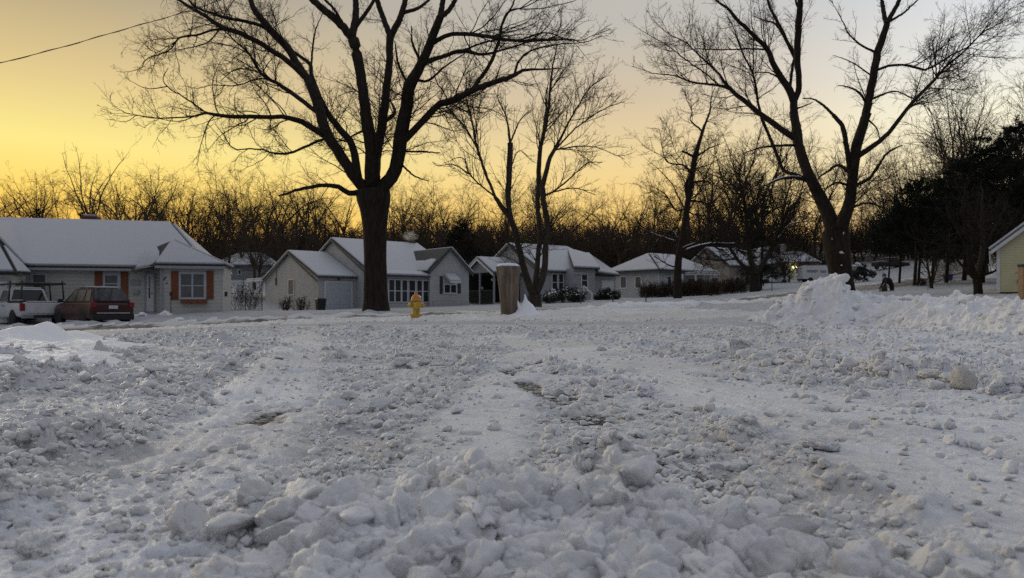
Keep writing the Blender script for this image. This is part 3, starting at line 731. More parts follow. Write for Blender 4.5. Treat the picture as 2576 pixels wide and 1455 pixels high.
BIGR = [('I', [(2126,752,66),(2124,742,54),(2121,715,52),(2112,670,56),(2106,630,62),(2103,600,66),(2100,580,66)]),
 ('E', [(1940,900,150),(1900,750,120),(1800,540,95),(1730,400,85),(1660,200,80),(1640,80,78),(1632,0,76)]),
 ('C', [(1845,1250,85),(1820,1060,75),(1820,930,64)]),
 ('C', [(1815,960,66),(1780,850,68),(1700,730,60),(1620,590,52),(1560,450,44),(1440,330,38),(1300,200,34),(1200,80,26),(1110,20,20),(1050,-40,14)]),
 ('C', [(1835,940,60),(1865,840,54),(1862,700,52),(1850,520,62),(1860,300,62),(1875,100,56),(1885,-60,48)]),
 ('C', [(1800,800,30),(1810,600,25),(1830,540,22)]),
 ('C', [(1825,530,40),(1760,400,34),(1690,250,30),(1600,80,26),(1560,-40,20)]),
 ('C', [(1750,430,24),(1650,230,20),(1550,200,14),(1440,150,8)]),
 ('C', [(1862,110,26),(1842,30,20),(1830,-50,16)]),
 ('C', [(1835,1330,64),(1650,1180,55),(1480,1050,48),(1330,930,43),(1220,840,38),(1100,680,20),(950,540,15),(800,400,11),(650,320,8),(480,180,4)]),
 ('C', [(1200,830,26),(1090,800,22),(850,770,17),(700,710,12),(500,690,8),(300,620,4)]),
 ('C', [(1120,790,16),(1000,700,14),(800,560,11),(620,420,8),(420,310,6),(320,240,3)]),
 ('C', [(1520,500,18),(1400,460,15),(1100,470,11),(900,460,9),(750,500,5)]),
 ('E', [(1770,480,34),(1690,440,32),(1540,385,30),(1490,300,28),(1450,200,28),(1390,50,26)]),
 ('C', [(1560,1230,30),(1500,1050,25),(1460,800,20),(1430,680,19),(1330,480,14),(1260,280,9),(1190,150,5)]),
 ('C', [(1430,680,13),(1440,380,9),(1420,150,7),(1410,-30,4)]),
 ('C', [(1690,770,18),(1600,690,14),(1530,680,11),(1430,685,8)]),
 ('E', [(1755,490,34),(1640,440,26),(1500,450,22),(1360,510,12)]),
 ('C', [(1820,1390,28),(1650,1370,22),(1500,1390,16),(1350,1440,8)]),
 ('F', [(130,900,110),(165,700,84),(190,560,74),(210,400,72),(230,250,75),(290,50,66),(310,0,62)]),
 ('D', [(790,1380,84),(830,1200,76),(880,1000,74),(920,800,70),(970,500,68),(1030,330,60),(1060,220,54)]),
 ('D', [(1050,230,46),(1040,170,42),(1010,0,36),(1000,-60,30)]),
 ('D', [(1070,220,46),(1100,150,42),(1170,20,38),(1190,-60,30)]),
 ('D', [(1090,220,24),(1220,120,19),(1350,0,13),(1420,-60,9)]),
 ('D', [(980,680,28),(1080,620,24),(1200,610,22),(1330,640,24),(1430,660,22),(1530,600,20),(1700,500,15),(1850,420,12),(2000,250,8),(2200,100,5),(2347,20,3)]),
 ('D', [(880,1460,56),(1000,1320,45),(1150,1150,38),(1290,980,34),(1420,840,31),(1520,730,27),(1620,620,21),(1800,470,15),(2000,280,10),(2347,110,5)]),
 ('D', [(1500,750,14),(1520,610,12),(1490,400,8),(1550,330,4)]),
 ('D', [(960,500,24),(810,420,19),(700,320,14),(660,230,10),(600,120,7),(550,20,4)]),
 ('D', [(920,720,18),(830,650,14),(700,570,9),(560,520,5)]),
 ('D', [(870,980,26),(800,870,21),(700,820,14),(600,800,7)]),
 ('D', [(920,940,24),(1020,890,19),(1110,860,16),(1210,880,12),(1310,930,8),(1500,980,4)]),
 ('F', [(160,480,40),(150,200,36),(120,90,32),(60,20,28)]),
 ('D', [(560,1080,28),(450,980,23),(360,930,15),(270,925,8)]),
 ('D', [(890,1100,20),(960,1200,13),(990,1300,9)]),
 ('D', [(220,1030,18),(300,990,12),(370,960,7)]),
 ('F', [(165,450,24),(100,385,21),(20,430,18),(-40,470,10)]),
 ('F', [(170,545,22),(90,510,16),(0,560,10)]),
 ('F', [(230,560,30),(330,470,22),(450,300,16),(560,240,9)]),
 ('F', [(200,700,20),(300,660,14),(420,690,8)])]
T4 = [('E', [(645,1470,86),(645,1440,72),(650,1150,60),(690,900,46),(730,650,50),(760,450,45),(790,270,46),(830,130,30),(870,0,22)]),
 ('C', [(925,1250,26),(1030,1050,18),(1040,950,10),(1060,860,6)]), ('C', [(935,1220,18),(850,1130,13),(860,1050,9),(800,900,5)]),
 ('E', [(655,1100,34),(720,1050,28),(790,1020,24),(930,990,22),(1040,992),(1140,990,16)]),
 ('E', [(660,1035,20),(720,1012,16),(790,985,12)]),
 ('E', [(650,990,18),(600,960,13),(430,900,9),(360,870,5)]),
 ('E', [(655,960,14),(610,890,11),(540,870,7)]),
 ('E', [(700,705,20),(630,710,14),(560,600,12),(490,540,7),(400,500,4)]),
 ('E', [(760,400,20),(700,340,14),(560,310,11),(520,200,8),(500,60,5)]),
 ('E', [(770,240,24),(720,235,18),(680,220,14)]),
 ('E', [(725,640,28),(715,560,24),(720,480,22),(750,420,20)]),
 ('E', [(780,470,18),(870,465,13),(940,490,8),(980,440,4)]),
 ('E', [(640,1190,14),(560,1160,11),(450,1095,6)]),
 ('E', [(800,270,18),(900,200,12),(1000,160,6)]), ('E', [(740,640,20),(850,640,12),(950,680,6)])]
T5 = [('E', [(1290,1410,110),(1290,1390,92),(1285,1310,82),(1285,1250,86)]),
 ('E', [(1260,1260,44),(1170,1150,30),(1090,1040,24),(1040,930,18),(980,760,12),(930,600,7)]),
 ('E', [(1275,1230,52),(1245,1080,42),(1230,950,34),(1220,800,26),(1190,600,16),(1160,420,9),(1180,280,5)]),
 ('E', [(1310,1250,52),(1370,1130,42),(1440,1000,36),(1500,850,26),(1560,700,16),(1600,560,8)]),
 ('E', [(1120,1110,18),(1040,1125,13),(950,1125,11),(800,1090,7)]),
 ('E', [(1430,1010,18),(1520,900,14),(1600,820,10),(1800,800,5)]),
 ('E', [(1500,860,14),(1560,800,10),(1700,765,5)]),
 ('E', [(1240,1080,18),(1180,1050,13),(1110,1020,8)]),
 ('E', [(1400,980,14),(1340,880,9)]),
 ('E', [(1120,560,14),(1060,460,10),(960,380,5)]), ('E', [(1220,800,16),(1300,620,11),(1330,450,6)]), ('E', [(1040,930,12),(900,800,8),(820,640,5)])]
T7 = [('F', [(1115,1345,72),(1115,1320,60),(1112,1260,58),(1105,1215,60)]),
 ('F', [(1085,1225,30),(1020,1140,22),(960,1070,18),(930,1020,12),(880,900,6)]),
 ('F', [(1095,1215,46),(1065,1120,44),(1050,1000,40),(1030,860,30),(1000,700,16),(1020,560,8)]),
 ('F', [(1125,1190,48),(1140,1050,40),(1150,900,32),(1140,720,20),(1150,560,9)]),
 ('F', [(1150,1190,22),(1200,1170,18),(1260,1140,12)]),
 ('F', [(1145,1000,24),(1200,900,16),(1270,780,9),(1330,640,5)]),
 ('F', [(1055,1000,20),(1000,920,14),(940,820,8)])]
T9 = [('F', [(778,1295,30),(776,1280,25),(765,1220,19),(752,1150,15),(740,1080,10),(720,1000,5)]),
 ('F', [(782,1265,15),(800,1180,10),(818,1120,7),(840,1060,4)]), ('F', [(775,1240,10),(795,1150,8),(790,1060,5)]), ('F', [(752,1150,9),(715,1100,6),(690,1060,4)])]

def gen_tree(seed, H=15., h0=.32, nl=6, lean=26, trunk_r=.24, dens=1.0, tip=.0075, low=3):
    """a whole bare tree about its own base: short bole, rising leaders, rounded fine crown"""
    rng = np.random.RandomState(seed); K = 10
    t = np.linspace(0, 1, K); wob = np.cumsum(rng.normal(0, .05, (K, 2)), 0)*t[:, None]
    P0 = np.concatenate([wob, (H*h0*t-.3*(t == 0))[:, None]], 1)[None]; r = trunk_r*(1-.35*t); r[0] *= 1.35; R0 = r[None]
    Pa, Ra = spawn(P0, R0, [nl], rng, K=16, tmin=.8, tmax=1., ang=(lean*1.3, 10), length=H*(1-h0)*1.15, lmin=H*.3, lmax=H*.95, wander=.10, up=.018, rmul=.62, slender=.03, rtip=tip*2)
    Pc, Rc = spawn(P0, R0, [low], rng, K=16, tmin=.35, tmax=.9, ang=(62, 10), length=H*.3, lmin=1, lmax=H*.5, wander=.11, up=.03, rmul=.4, slender=.02, rtip=tip*2)
    PL, RL = np.concatenate([Pa, Pc]), np.concatenate([Ra, Rc])
    P1, R1 = spawn(PL, RL, np.maximum(3, plen(PL)*1.5*dens).astype(int), rng, K=10, tmin=.12, ang=(48, 14), ratio=.48, lmin=.8, lmax=5., wander=.15, up=.016, rmul=.55, slender=.013, rtip=tip*1.5)
    P2, R2 = spawn(P1, R1, np.maximum(2, plen(P1)*2.5*dens).astype(int), rng, K=7, tmin=.12, ang=(46, 14), ratio=.5, lmin=.5, lmax=2.2, wander=.17, up=.025, rmul=.6, slender=.012, rtip=tip)
    P3, R3 = spawn(P2, R2, np.maximum(2, plen(P2)*2.6*dens).astype(int), rng, K=4, tmin=.1, ang=(42, 14), ratio=.55, lmin=.3, lmax=1.1, wander=.16, up=.05, rmul=.8, slender=.012, rtip=tip*.8)
    k = H/np.percentile(P3[..., 2], 99.9); k = np.array((min(k, 1.15), min(k, 1.15), k))
    return join_tubes([(P0*k, R0, 9), (PL*k, RL, 6)]), join_tubes([(P1*k, R1, 4), (P2*k, R2, 3), (P3*k, R3, 3)])
def conifer(seed, H, W, dens=1.0, base=.06, ragged=.35):
    """evergreen: trunk, drooping boughs, needle tufts"""
    rng = np.random.RandomState(seed); K = 10
    t = np.linspace(0, 1, K); P0 = np.stack([0*t+.02*H*np.sin(t*4), 0*t, H*t-.3*(t == 0)], -1)[None]; R0 = (.03*H*(1-.95*t)+.01)[None]*.55
    nb = int(70*dens*H/10); hh = rng.uniform(base, .985, nb)**.9; az = rng.uniform(0, 2*np.pi, nb)
    L = W*(1-hh)**.75*rng.uniform(1-ragged, 1.1, nb) + .25
    d = np.stack([np.cos(az), np.sin(az), rng.uniform(-.1, .35, nb)+.3*hh], -1); P1 = np.empty((nb, 8, 3)); P1[:, 0] = np.stack([0*hh, 0*hh, hh*H], -1)
    for k in range(1, 8):
        d[:, 2] -= .05; d += .05*rng.normal(size=d.shape); d /= np.linalg.norm(d, axis=1, keepdims=True); P1[:, k] = P1[:, k-1]+d*(L/7)[:, None]
    R1 = np.maximum(.012, .012*L)[:, None]*(1-.8*np.linspace(0, 1, 8))[None]
    P2, R2 = spawn(P1, R1, np.maximum(4, L*6*dens).astype(int), rng, K=5, tmin=.15, ang=(50, 12), ratio=.4, lmin=.25, lmax=1.3, wander=.12, up=-.04, slender=.012, rtip=.007)
    # needle tufts: small crossed blades along the shoots
    m = len(P2); tn = 30; ii = np.repeat(np.arange(m), tn); f = rng.uniform(.05, 1, len(ii))*3.999; i = f.astype(int); f = (f-i)[:, None]
    p = P2[ii, i]*(1-f)+P2[ii, i+1]*f; tv = P2[ii, i+1]-P2[ii, i]; tv /= np.linalg.norm(tv, axis=1, keepdims=True)+1e-9
    dd = tv*.6+rng.normal(size=p.shape)*.65; dd /= np.linalg.norm(dd, axis=1, keepdims=True); ln = rng.uniform(.10, .24, len(p))[:, None]
    side = np.cross(dd, rng.normal(size=p.shape)); side /= np.linalg.norm(side, axis=1, keepdims=True)+1e-9; w = .030
    V = np.stack([p-side*w*.5, p+side*w*.5, p+dd*ln], 1).reshape(-1, 3); Tn = np.arange(len(V)).reshape(-1, 3)
    v1, q1 = join_tubes([(P0, R0, 8), (P1, R1, 4)]); v2, q2 = join_tubes([(P2, R2, 3)])
    return (v1, [q1]), (np.concatenate([v2, V]), [q2, Tn+len(v2)])

def build_trees():
    bark = M['bark']
    traced_tree('oak_tree', 'huge bare oak with massive forking limbs behind the yellow hydrant', 36, None, OAK, 1,
                dict(d1=2.9, d2=4.6, d3=5.6, d4=2.2, r1=.47, l1=3.0, tip=.0046, w1=.15, n_trunk=0, ext=5.0), bark)
    traced_tree('maple_tree', 'slender bare tree of three stems just behind the cut stump', 38, None, MAPLE, 2,
                dict(d1=3.4, d2=4.4, d3=4.8, d4=1.4, r1=.6, l1=2.9, tip=.0046, w1=.11, n_trunk=0, up=.06, a1=(36, 12), ext=3), M['bark_grey'], snow_limbs=(1,))
    r, org = traced_tree('maple_tree', 'tall bare tree with two thick leaning stems behind the right snow bank', 40, None, BIGR, 3,
                dict(d1=2.8, d2=4.6, d3=5.2, d4=1.8, r1=.5, l1=3.0, tip=.0046, w1=.12, n_trunk=0, up=.05, a1=(40, 14), ext=5.0), bark, snow_limbs=(17,))
    P, Fc = chunk_protos(4, 3, 77)
    for k, (px, py, w) in enumerate(((2118,636,14),(2117,668,6),(2121,588,7),(2093,601,4),(2128,566,5))):
        p = at(px, py, 39.33); s = w*.5/F*39.4
        place_chunks('snow_patch', [(p.x-org[0], p.y-org[1], p.z-org[2], s, k, .3)], [P[k % 4]*np.array((.8,.8,1.35))], Fc, M['snow_clean'], r)
    traced_tree('walnut_tree', 'crooked bare tree with snow-topped low limbs before the white hip-roofed house', 60, None, T4, 4,
                dict(d1=3.4, d2=3.8, d3=4.6, d4=1.4, r1=.95, l1=5.2, tip=.007, n_trunk=6, ext=3), bark, snow_limbs=(3, 4, 5, 6))
    traced_tree('ash_tree', 'low-forked bare tree in the snowy yard left of the white car', 75, None, T5, 5,
                dict(d1=2.6, d2=3.4, d3=3.8, r1=.7, l1=4.6, tip=.010, n_trunk=0, up=.05), bark, snow_limbs=(5, 6, 7))
    traced_tree('yard_tree', 'dark bare tree forking near the ground beside the pale yellow house', 35, None, T7, 6,
                dict(d1=4.2, d2=4.6, d3=5.4, r1=.65, l1=3.2, tip=.006, n_trunk=0, up=.05), bark)
    traced_tree('yard_tree', 'small bare ornamental tree in the yard right of the stooping person', 45, None, T9, 7,
                dict(d1=4.5, d2=5.0, d3=5.0, r1=.8, l1=1.2, tip=.007, n_trunk=8, up=.03), bark)
    # ---- procedural bare trees: variants, then copies
    variants = []
    for k in range(9):
        (v1, q1), (v2, q2) = gen_tree(100+k, 15., h0=(.30,.36,.10,.28,.22,.08,.40,.06,.33)[k], nl=(6,5,6,7,6,7,5,6,8)[k], lean=(27,24,20,33,28,18,26,22,35)[k], trunk_r=(.2,.26,.20,.28,.22,.20,.22,.2,.3)[k],
                                      dens=(1.,1.05,1.1,.95,1.,1.1,.7,1.1,.95)[k], low=(3,2,1,4,3,0,4,0,3)[k])
        variants.append((mesh_np('trunk', v1, [q1]), mesh_np('crown', v2, [q2])))
    for a, b in variants:
        a.materials.append(M['bark_far']); b.materials.append(M['bark_far'])
        for me in (a, b): me.polygons.foreach_set('use_smooth', np.ones(len(me.polygons), dtype=bool))
    protos = []
    def put(px, Y, top, k, label, group, name='bare_tree', wid=1.0):
        if group: top += 26*math.sin(px*.71+Y*1.3) + (9 if k % 2 else -4)
        X = (px-CX)/F*Y; zb = gz(X, Y); ht = CAMH+(HY-top)/F*Y - zb; s = ht/15.
        r = empty(name, (X, Y, zb), (px*1.37+k) % 6.28, label, 'tree', group); r.scale = (s*wid, s*wid, s)
        for nm, me in (('trunk', variants[k][0]), ('crown', variants[k][1])):
            o = bpy.data.objects.new(nm, me); COL.objects.link(o); o.parent = r
        return r
    put(225, 62, 352, 6, 'tallest bare tree rising sparsely above the chimney of the orange-shuttered house', None, wid=.8)
    put(335, 74, 405, 1, 'round-crowned bare tree above the right half of the orange-shuttered house', None)
    rng = random.Random(4)
    L1 = 'bare tree in the row standing behind the house with orange shutters'; G1 = 'bare trees behind the house with orange shutters'
    for px, Y, top in ((-60,84,440),(20,92,436),(62,80,452),(105,96,462),(165,88,455),(268,98,415),(300,84,428),(385,92,408),(430,104,425),(465,86,440),(510,100,432),(545,88,470),(40,118,500),(190,120,490),(350,118,470),(480,122,470),(-10,110,452),(85,112,462),(140,112,470),(240,110,432),(315,108,420),(360,104,416),(410,112,424),(450,110,432),(495,112,446),(530,108,452),(150,70,470)):
        put(px, Y, top, rng.randrange(9), L1, G1)
    L2 = 'bare tree of the dense wood between the orange-shuttered house and the big oak'; G2 = 'bare trees left of the big oak'
    for px, Y, top in ((575,86,440),(610,98,428),(650,90,432),(700,104,425),(735,92,436),(770,106,440),(810,96,455),(850,108,450),(890,100,470),(600,120,480),(680,122,470),(760,124,490),(840,122,480),(640,76,520),(720,80,505),(560,72,560),(590,112,452),(630,110,440),(670,112,436),(715,114,432),(750,112,446),(790,114,450),(830,114,456),(870,112,458),(620,128,500),(700,128,490),(780,128,500)):
        put(px, Y, top, rng.randrange(9), L2, G2)
    L3 = 'bare tree in the woods behind the gabled white houses right of the big oak'; G3 = 'bare trees right of the big oak'
    for px, Y, top in ((990,110,445),(1030,100,455),(1075,112,440),(1110,104,470),(1160,116,490),(1210,108,480),(1260,118,470),(1300,112,500),(1400,116,500),(1440,108,480),(1470,118,490),(1520,112,470),(1555,104,450),(1590,116,470),(1010,120,470),(1050,118,464),(1095,122,470),(1135,118,474),(1185,120,486),(1235,122,478),(1280,114,486),(1330,120,486),(1370,112,490),(1420,122,492),(1500,120,486),(1540,120,468),(1575,112,456)):
        put(px, Y, top, rng.randrange(9), L3, G3)
    L4 = 'bare tree crowding behind the hip-roofed white houses left of the double-stemmed tree'; G4 = 'bare trees left of the double-stemmed tree'
    for px, Y, top in ((1620,112,400),(1655,118,380),(1680,124,430),(1735,128,340),(1780,136,330),(1815,140,350),(1850,138,390),(1885,142,310),(1930,140,330),(1970,146,350),(2010,142,380),(2050,140,400),(1830,134,270),(1900,138,250),(1700,132,460),(1790,144,430),(1960,150,440),(2060,146,460),(1865,150,450),(1990,152,430),(1760,148,420)):
        put(px, Y, top, rng.choice((0,2,4,5,6,7)), L4, G4)
    L5 = 'bare tree of the dark grove between the double-stemmed tree and the evergreens'; G5 = 'bare trees right of the double-stemmed tree'
    for px, Y, top in ((2170,142,420),(2200,136,440),(2240,140,360),(2270,134,400),(2300,138,300),(2150,144,470),(2215,150,450),(2330,130,330),(2250,146,470),(2190,152,500),(2180,160,450),(2235,158,440),(2285,150,400),(2320,142,380),(2160,150,520),(2350,128,420),(2260,160,480)):
        put(px, Y, top, rng.choice((2,4,5,7)), L5, G5)
    L6 = 'tall fine-twigged bare tree rising behind the dark evergreens at right'; G6 = 'bare trees behind the evergreens'
    for px, Y, top in ((2350,112,230),(2395,116,150),(2440,84,180),(2480,88,110),(2525,84,95),(2575,88,95),(2630,84,115),(2380,118,250),(2455,112,200),(2540,116,160)):
        put(px, Y, top, rng.choice((2,4,5,7)), L6, G6)
    # ---- evergreens
    for k, (px, Y, top, W, lab, sd, dn) in enumerate((
        (2470, 50, 330, 4.3, 'broad black-green evergreen, tallest of the dark clump behind the forked yard tree', 11, 1.5),
        (2560, 47, 300, 4.2, 'dark evergreen cut by the right frame edge above the yellow house', 12, 1.5),
        (2380, 54, 428, 4.0, 'shorter dark evergreen on the left flank of the right-hand clump', 13, 1.5),
        (2425, 58, 372, 4.2, 'dark evergreen filling the middle of the right-hand clump behind the forked yard tree', 21, 1.5),
        (2262, 64, 515, 4.6, 'dark evergreen sloping down toward the road at the left foot of the clump', 25, 1.5),
        (2345, 60, 462, 4.6, 'dark evergreen behind the small ornamental yard tree', 26, 1.5),
        (2520, 58, 335, 4.8, 'dark evergreen at the back of the clump above the yellow house', 27, 1.5),
        (2300, 52, 452, 4.6, 'dark evergreen with bare lower trunk at the left edge of the right-hand clump', 23, 1.5),
        (2235, 76, 560, 4.6, 'broad low dark evergreen just right of the double-stemmed trunk, behind the road', 22, 1.5),
        (2310, 60, 500, 4.2, 'low spreading dark evergreen nearest the double-stemmed tree', 14, 1.5),
        (1912, 96, 436, 3.0, 'lone narrow evergreen topping the grove behind the low-forked bare tree', 15, 1.2),
        (2160, 92, 655, 2.6, 'small snow-flecked evergreen beside the far driveway', 16, 1.2),
        (2060, 128, 640, 3.4, 'dark evergreen behind the right end of the lit white house', 17, 1.2),
        (100, 78, 527, 2.2, 'small dark evergreen peeping over the left roof ridge', 18, 1.),
        (210, 80, 533, 2.0, 'second small dark evergreen over the ridge, beside the chimney', 19, 1.),
        (1160, 105, 538, 4.2, 'dark rounded evergreen behind the gap between the white houses', 20, 1.2))):
        X = (px-CX)/F*Y; zb = gz(X, Y); H = CAMH+(HY-top)/F*Y-zb
        a, b = conifer(sd, H, W, dn, base={11: .14, 12: .12, 13: .28, 14: .32, 21: .16, 22: .42, 23: .36, 24: .42, 25: .40, 26: .34, 27: .14}.get(sd, .06))
        r = empty('evergreen_tree', (X, Y, zb), 0, lab, 'tree')
        link('trunk', mesh_np('trunk', a[0], a[1]), bark, r); link('crown', mesh_np('crown', b[0], b[1]), M['needles'], r)
        if sd == 16:
            rg = np.random.RandomState(2); P, Fc = chunk_protos(6, 2, 70); it = []
            for q in range(70):
                hh = rg.uniform(.1, .95); aa = rg.uniform(0, 6.28); rd = W*(1-hh)**.75*rg.uniform(.5, 1)
                it.append((rd*math.cos(aa), rd*math.sin(aa), hh*H*.95, rg.uniform(.06, .16), aa, 0))
            place_chunks('bough_snow', it, P, Fc, M['snow_clean'], r)['kind'] = 'stuff'
    # ---- the far wood that reads as one dark mass
    rng = np.random.RandomState(9); n = 1000
    th = np.radians(rng.uniform(-43, 43, n)); rr = rng.uniform(112, 200, n); X, Y = rr*np.tan(th)*.9, rr
    ok = ~((X/Y > .40) & (Y < 135)); X, Y = X[ok], Y[ok]; n = len(X)
    zb = gz0(X, Y); H = rng.uniform(5, 9.5, n) + 2.5*sstep(-62, -42, X)
    t = np.linspace(0, 1, 5)[None, :, None]
    lean = rng.normal(0, .12, (n, 1, 2)); h0 = (rng.uniform(.05, .35, n)*H)[:, None, None]
    P0 = np.concatenate([X[:, None, None]+lean[..., :1]*h0*t, Y[:, None, None]+lean[..., 1:]*h0*t, (zb-.3)[:, None, None]+h0*t], -1)
    R0 = (.016*H)[:, None]*(1-.4*t[..., 0])
    P1, R1 = spawn(P0, R0, np.full(n, 7), rng, K=7, tmin=.5, ang=(30, 12), length=6.0, lmin=1.5, wander=.12, up=.03, slender=.016, rtip=.028)
    P2, R2 = spawn(P1, R1, np.full(len(P1), 7), rng, K=5, tmin=.1, ang=(44, 14), ratio=.45, lmin=.8, lmax=3, wander=.14, up=.04, slender=.016, rtip=.024)
    P3, R3 = spawn(P2, R2, np.full(len(P2), 3), rng, K=3, tmin=.2, ang=(44, 14), ratio=.5, lmin=.5, lmax=1.4, wander=.14, up=.04, slender=.016, rtip=.02)
    v, q = join_tubes([(P0, R0, 5), (P1, R1, 3), (P2, R2, 3), (P3, R3, 3)])
    o = link('woods', mesh_np('woods', v, [q]), M['bark_far'])
    prop(o, 'dense dark leafless wood on the rise far behind all the houses', 'woods', kind='stuff')
# ================================================================== HOUSES
class Frame:
    """local frame of a house: u along the street front, v into the lot"""
    def __init__(s, px, Y, deg, py_ground):
        s.O = np.array(((px-CX)/F*Y, Y)); s.th = R(deg); s.U = np.array((math.cos(s.th), math.sin(s.th))); s.V = np.array((-math.sin(s.th), math.cos(s.th)))
        s.z0 = CAMH+(HY-py_ground)/F*Y
    def uat(s, px, v=0.0):
        k = (px-CX)/F; a = s.O+v*s.V
        return (k*a[1]-a[0])/(s.U[0]-k*s.U[1])
    def vat(s, px, u=0.0):
        k = (px-CX)/F; a = s.O+u*s.U
        return (k*a[1]-a[0])/(s.V[0]-k*s.V[1])
    def zat(s, py, u, v):
        Y = (s.O+u*s.U+v*s.V)[1]; return CAMH+(HY-py)/F*Y - s.z0
    def root(s, name, label, cat='house'):
        s.e = empty(name, (s.O[0], s.O[1], s.z0), s.th, label, cat); return s.e
def roof_plane(par, pts, snow=.13, mat=None, over=True, snowpts=None, nm='roof'):
    """shingle slab with a snow slab lying on it"""
    n = (Vector(pts[1])-Vector(pts[0])).cross(Vector(pts[2])-Vector(pts[0])).normalized()
    if n.z < 0: n = -n
    b = MB(); b.slab(pts, n*.09); o = b.build(nm, mat or M['shingle'], par)
    if snow:
        c = sum((Vector(p) for p in pts), Vector())/len(pts)
        sp = snowpts or [Vector(p)+(c-Vector(p)).normalized()*.05 for p in pts]
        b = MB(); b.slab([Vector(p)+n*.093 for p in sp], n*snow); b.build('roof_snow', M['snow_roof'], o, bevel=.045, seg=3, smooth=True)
    return o
def window(par, face, a0, a1, z0, z1, c, outward=-1, frame=None, split=1, hsplit=False, fw=.08, glass=None, nm='window'):
    """face 'u': wall at v=c running along u; face 'v': wall at u=c running along v. outward gives the side it looks to"""
    frame = frame or M['trim']
    d0, d1 = (c, c+outward*.05); g0, g1 = (c+outward*.004, c+outward*.022)
    lo, hi = min(d0, d1), max(d0, d1); gl, gh = min(g0, g1), max(g0, g1)
    def bx(b, p0, p1, q0, q1, l, h):
        if face == 'u': b.box(p0, p1, l, h, q0, q1)
        else: b.box(l, h, p0, p1, q0, q1)
    b = MB()
    bx(b, a0-fw, a0, z0-fw, z1+fw, lo, hi); bx(b, a1, a1+fw, z0-fw, z1+fw, lo, hi)
    bx(b, a0+.001, a1-.001, z1, z1+fw, lo, hi); bx(b, a0+.001, a1-.001, z0-fw, z0, lo-.0, hi)
    for k in range(1, split):
        m = a0+(a1-a0)*k/split; bx(b, m-.045, m+.045, z0+.001, z1-.001, lo, hi)
    if hsplit:
        m = (z0+z1)/2
        for k in range(split):
            p0 = a0+(a1-a0)*k/split+(.046 if k else 0); p1 = a0+(a1-a0)*(k+1)/split-(.046 if k < split-1 else 0)
            bx(b, p0+.001, p1-.001, m-.025, m+.025, min(d0, c+outward*.04), max(d0, c+outward*.04))
    f = b.build(nm, frame, par)
    g = MB(); bx(g, a0, a1, z0, z1, gl, gh); g.build('pane', glass or M['glass'], f)
    return f
def gable_walls(b, u0, u1, v0, v1, zb, ze, axis, za):
    """box with gable ends; axis 'u': ridge runs along u"""
    if axis == 'u':
        m = (v0+v1)/2; prof = [(v0, zb), (v1, zb), (v1, ze), (m, za), (v0, ze)]
        b.poly_solid([(u0, p, z) for p, z in prof], [(u1, p, z) for p, z in prof])
    else:
        m = (u0+u1)/2; prof = [(u0, zb), (u1, zb), (u1, ze), (m, za), (u0, ze)]
        b.poly_solid([(p, v0, z) for p, z in prof], [(p, v1, z) for p, z in prof])
def gable_roof(par, u0, u1, v0, v1, ze, za, axis, ov=.25, rake=.18, snow=(.13, .13)):
    if axis == 'u':
        m = (v0+v1)/2; s = (za-ze)/(m-v0)
        roof_plane(par, [(u0-rake, v0-ov, ze-s*ov+.02), (u1+rake, v0-ov, ze-s*ov+.02), (u1+rake, m-.002, za+.02), (u0-rake, m-.002, za+.02)], snow[0])
        roof_plane(par, [(u0-rake, v1+ov, ze-s*ov+.02), (u1+rake, v1+ov, ze-s*ov+.02), (u1+rake, m+.002, za+.02), (u0-rake, m+.002, za+.02)], snow[1])
    else:
        m = (u0+u1)/2; s = (za-ze)/(m-u0)
        roof_plane(par, [(u0-ov, v0-rake, ze-s*ov+.02), (u0-ov, v1+rake, ze-s*ov+.02), (m-.002, v1+rake, za+.02), (m-.002, v0-rake, za+.02)], snow[0])
        roof_plane(par, [(u1+ov, v0-rake, ze-s*ov+.02), (u1+ov, v1+rake, ze-s*ov+.02), (m+.002, v1+rake, za+.02), (m+.002, v0-rake, za+.02)], snow[1])
def rake_trim(par, pts, w=.14, t=.05, d=(0, -1, 0), mat=None, nm='trim'):
    b = MB(); d = Vector(d)*t
    for p, q in zip(pts, pts[1:]):
        p, q = Vector(p), Vector(q); b.slab([p, q, q-Vector((0, 0, w)), p-Vector((0, 0, w))], d)
    return b.build(nm, mat or M['trim_dark'], par)

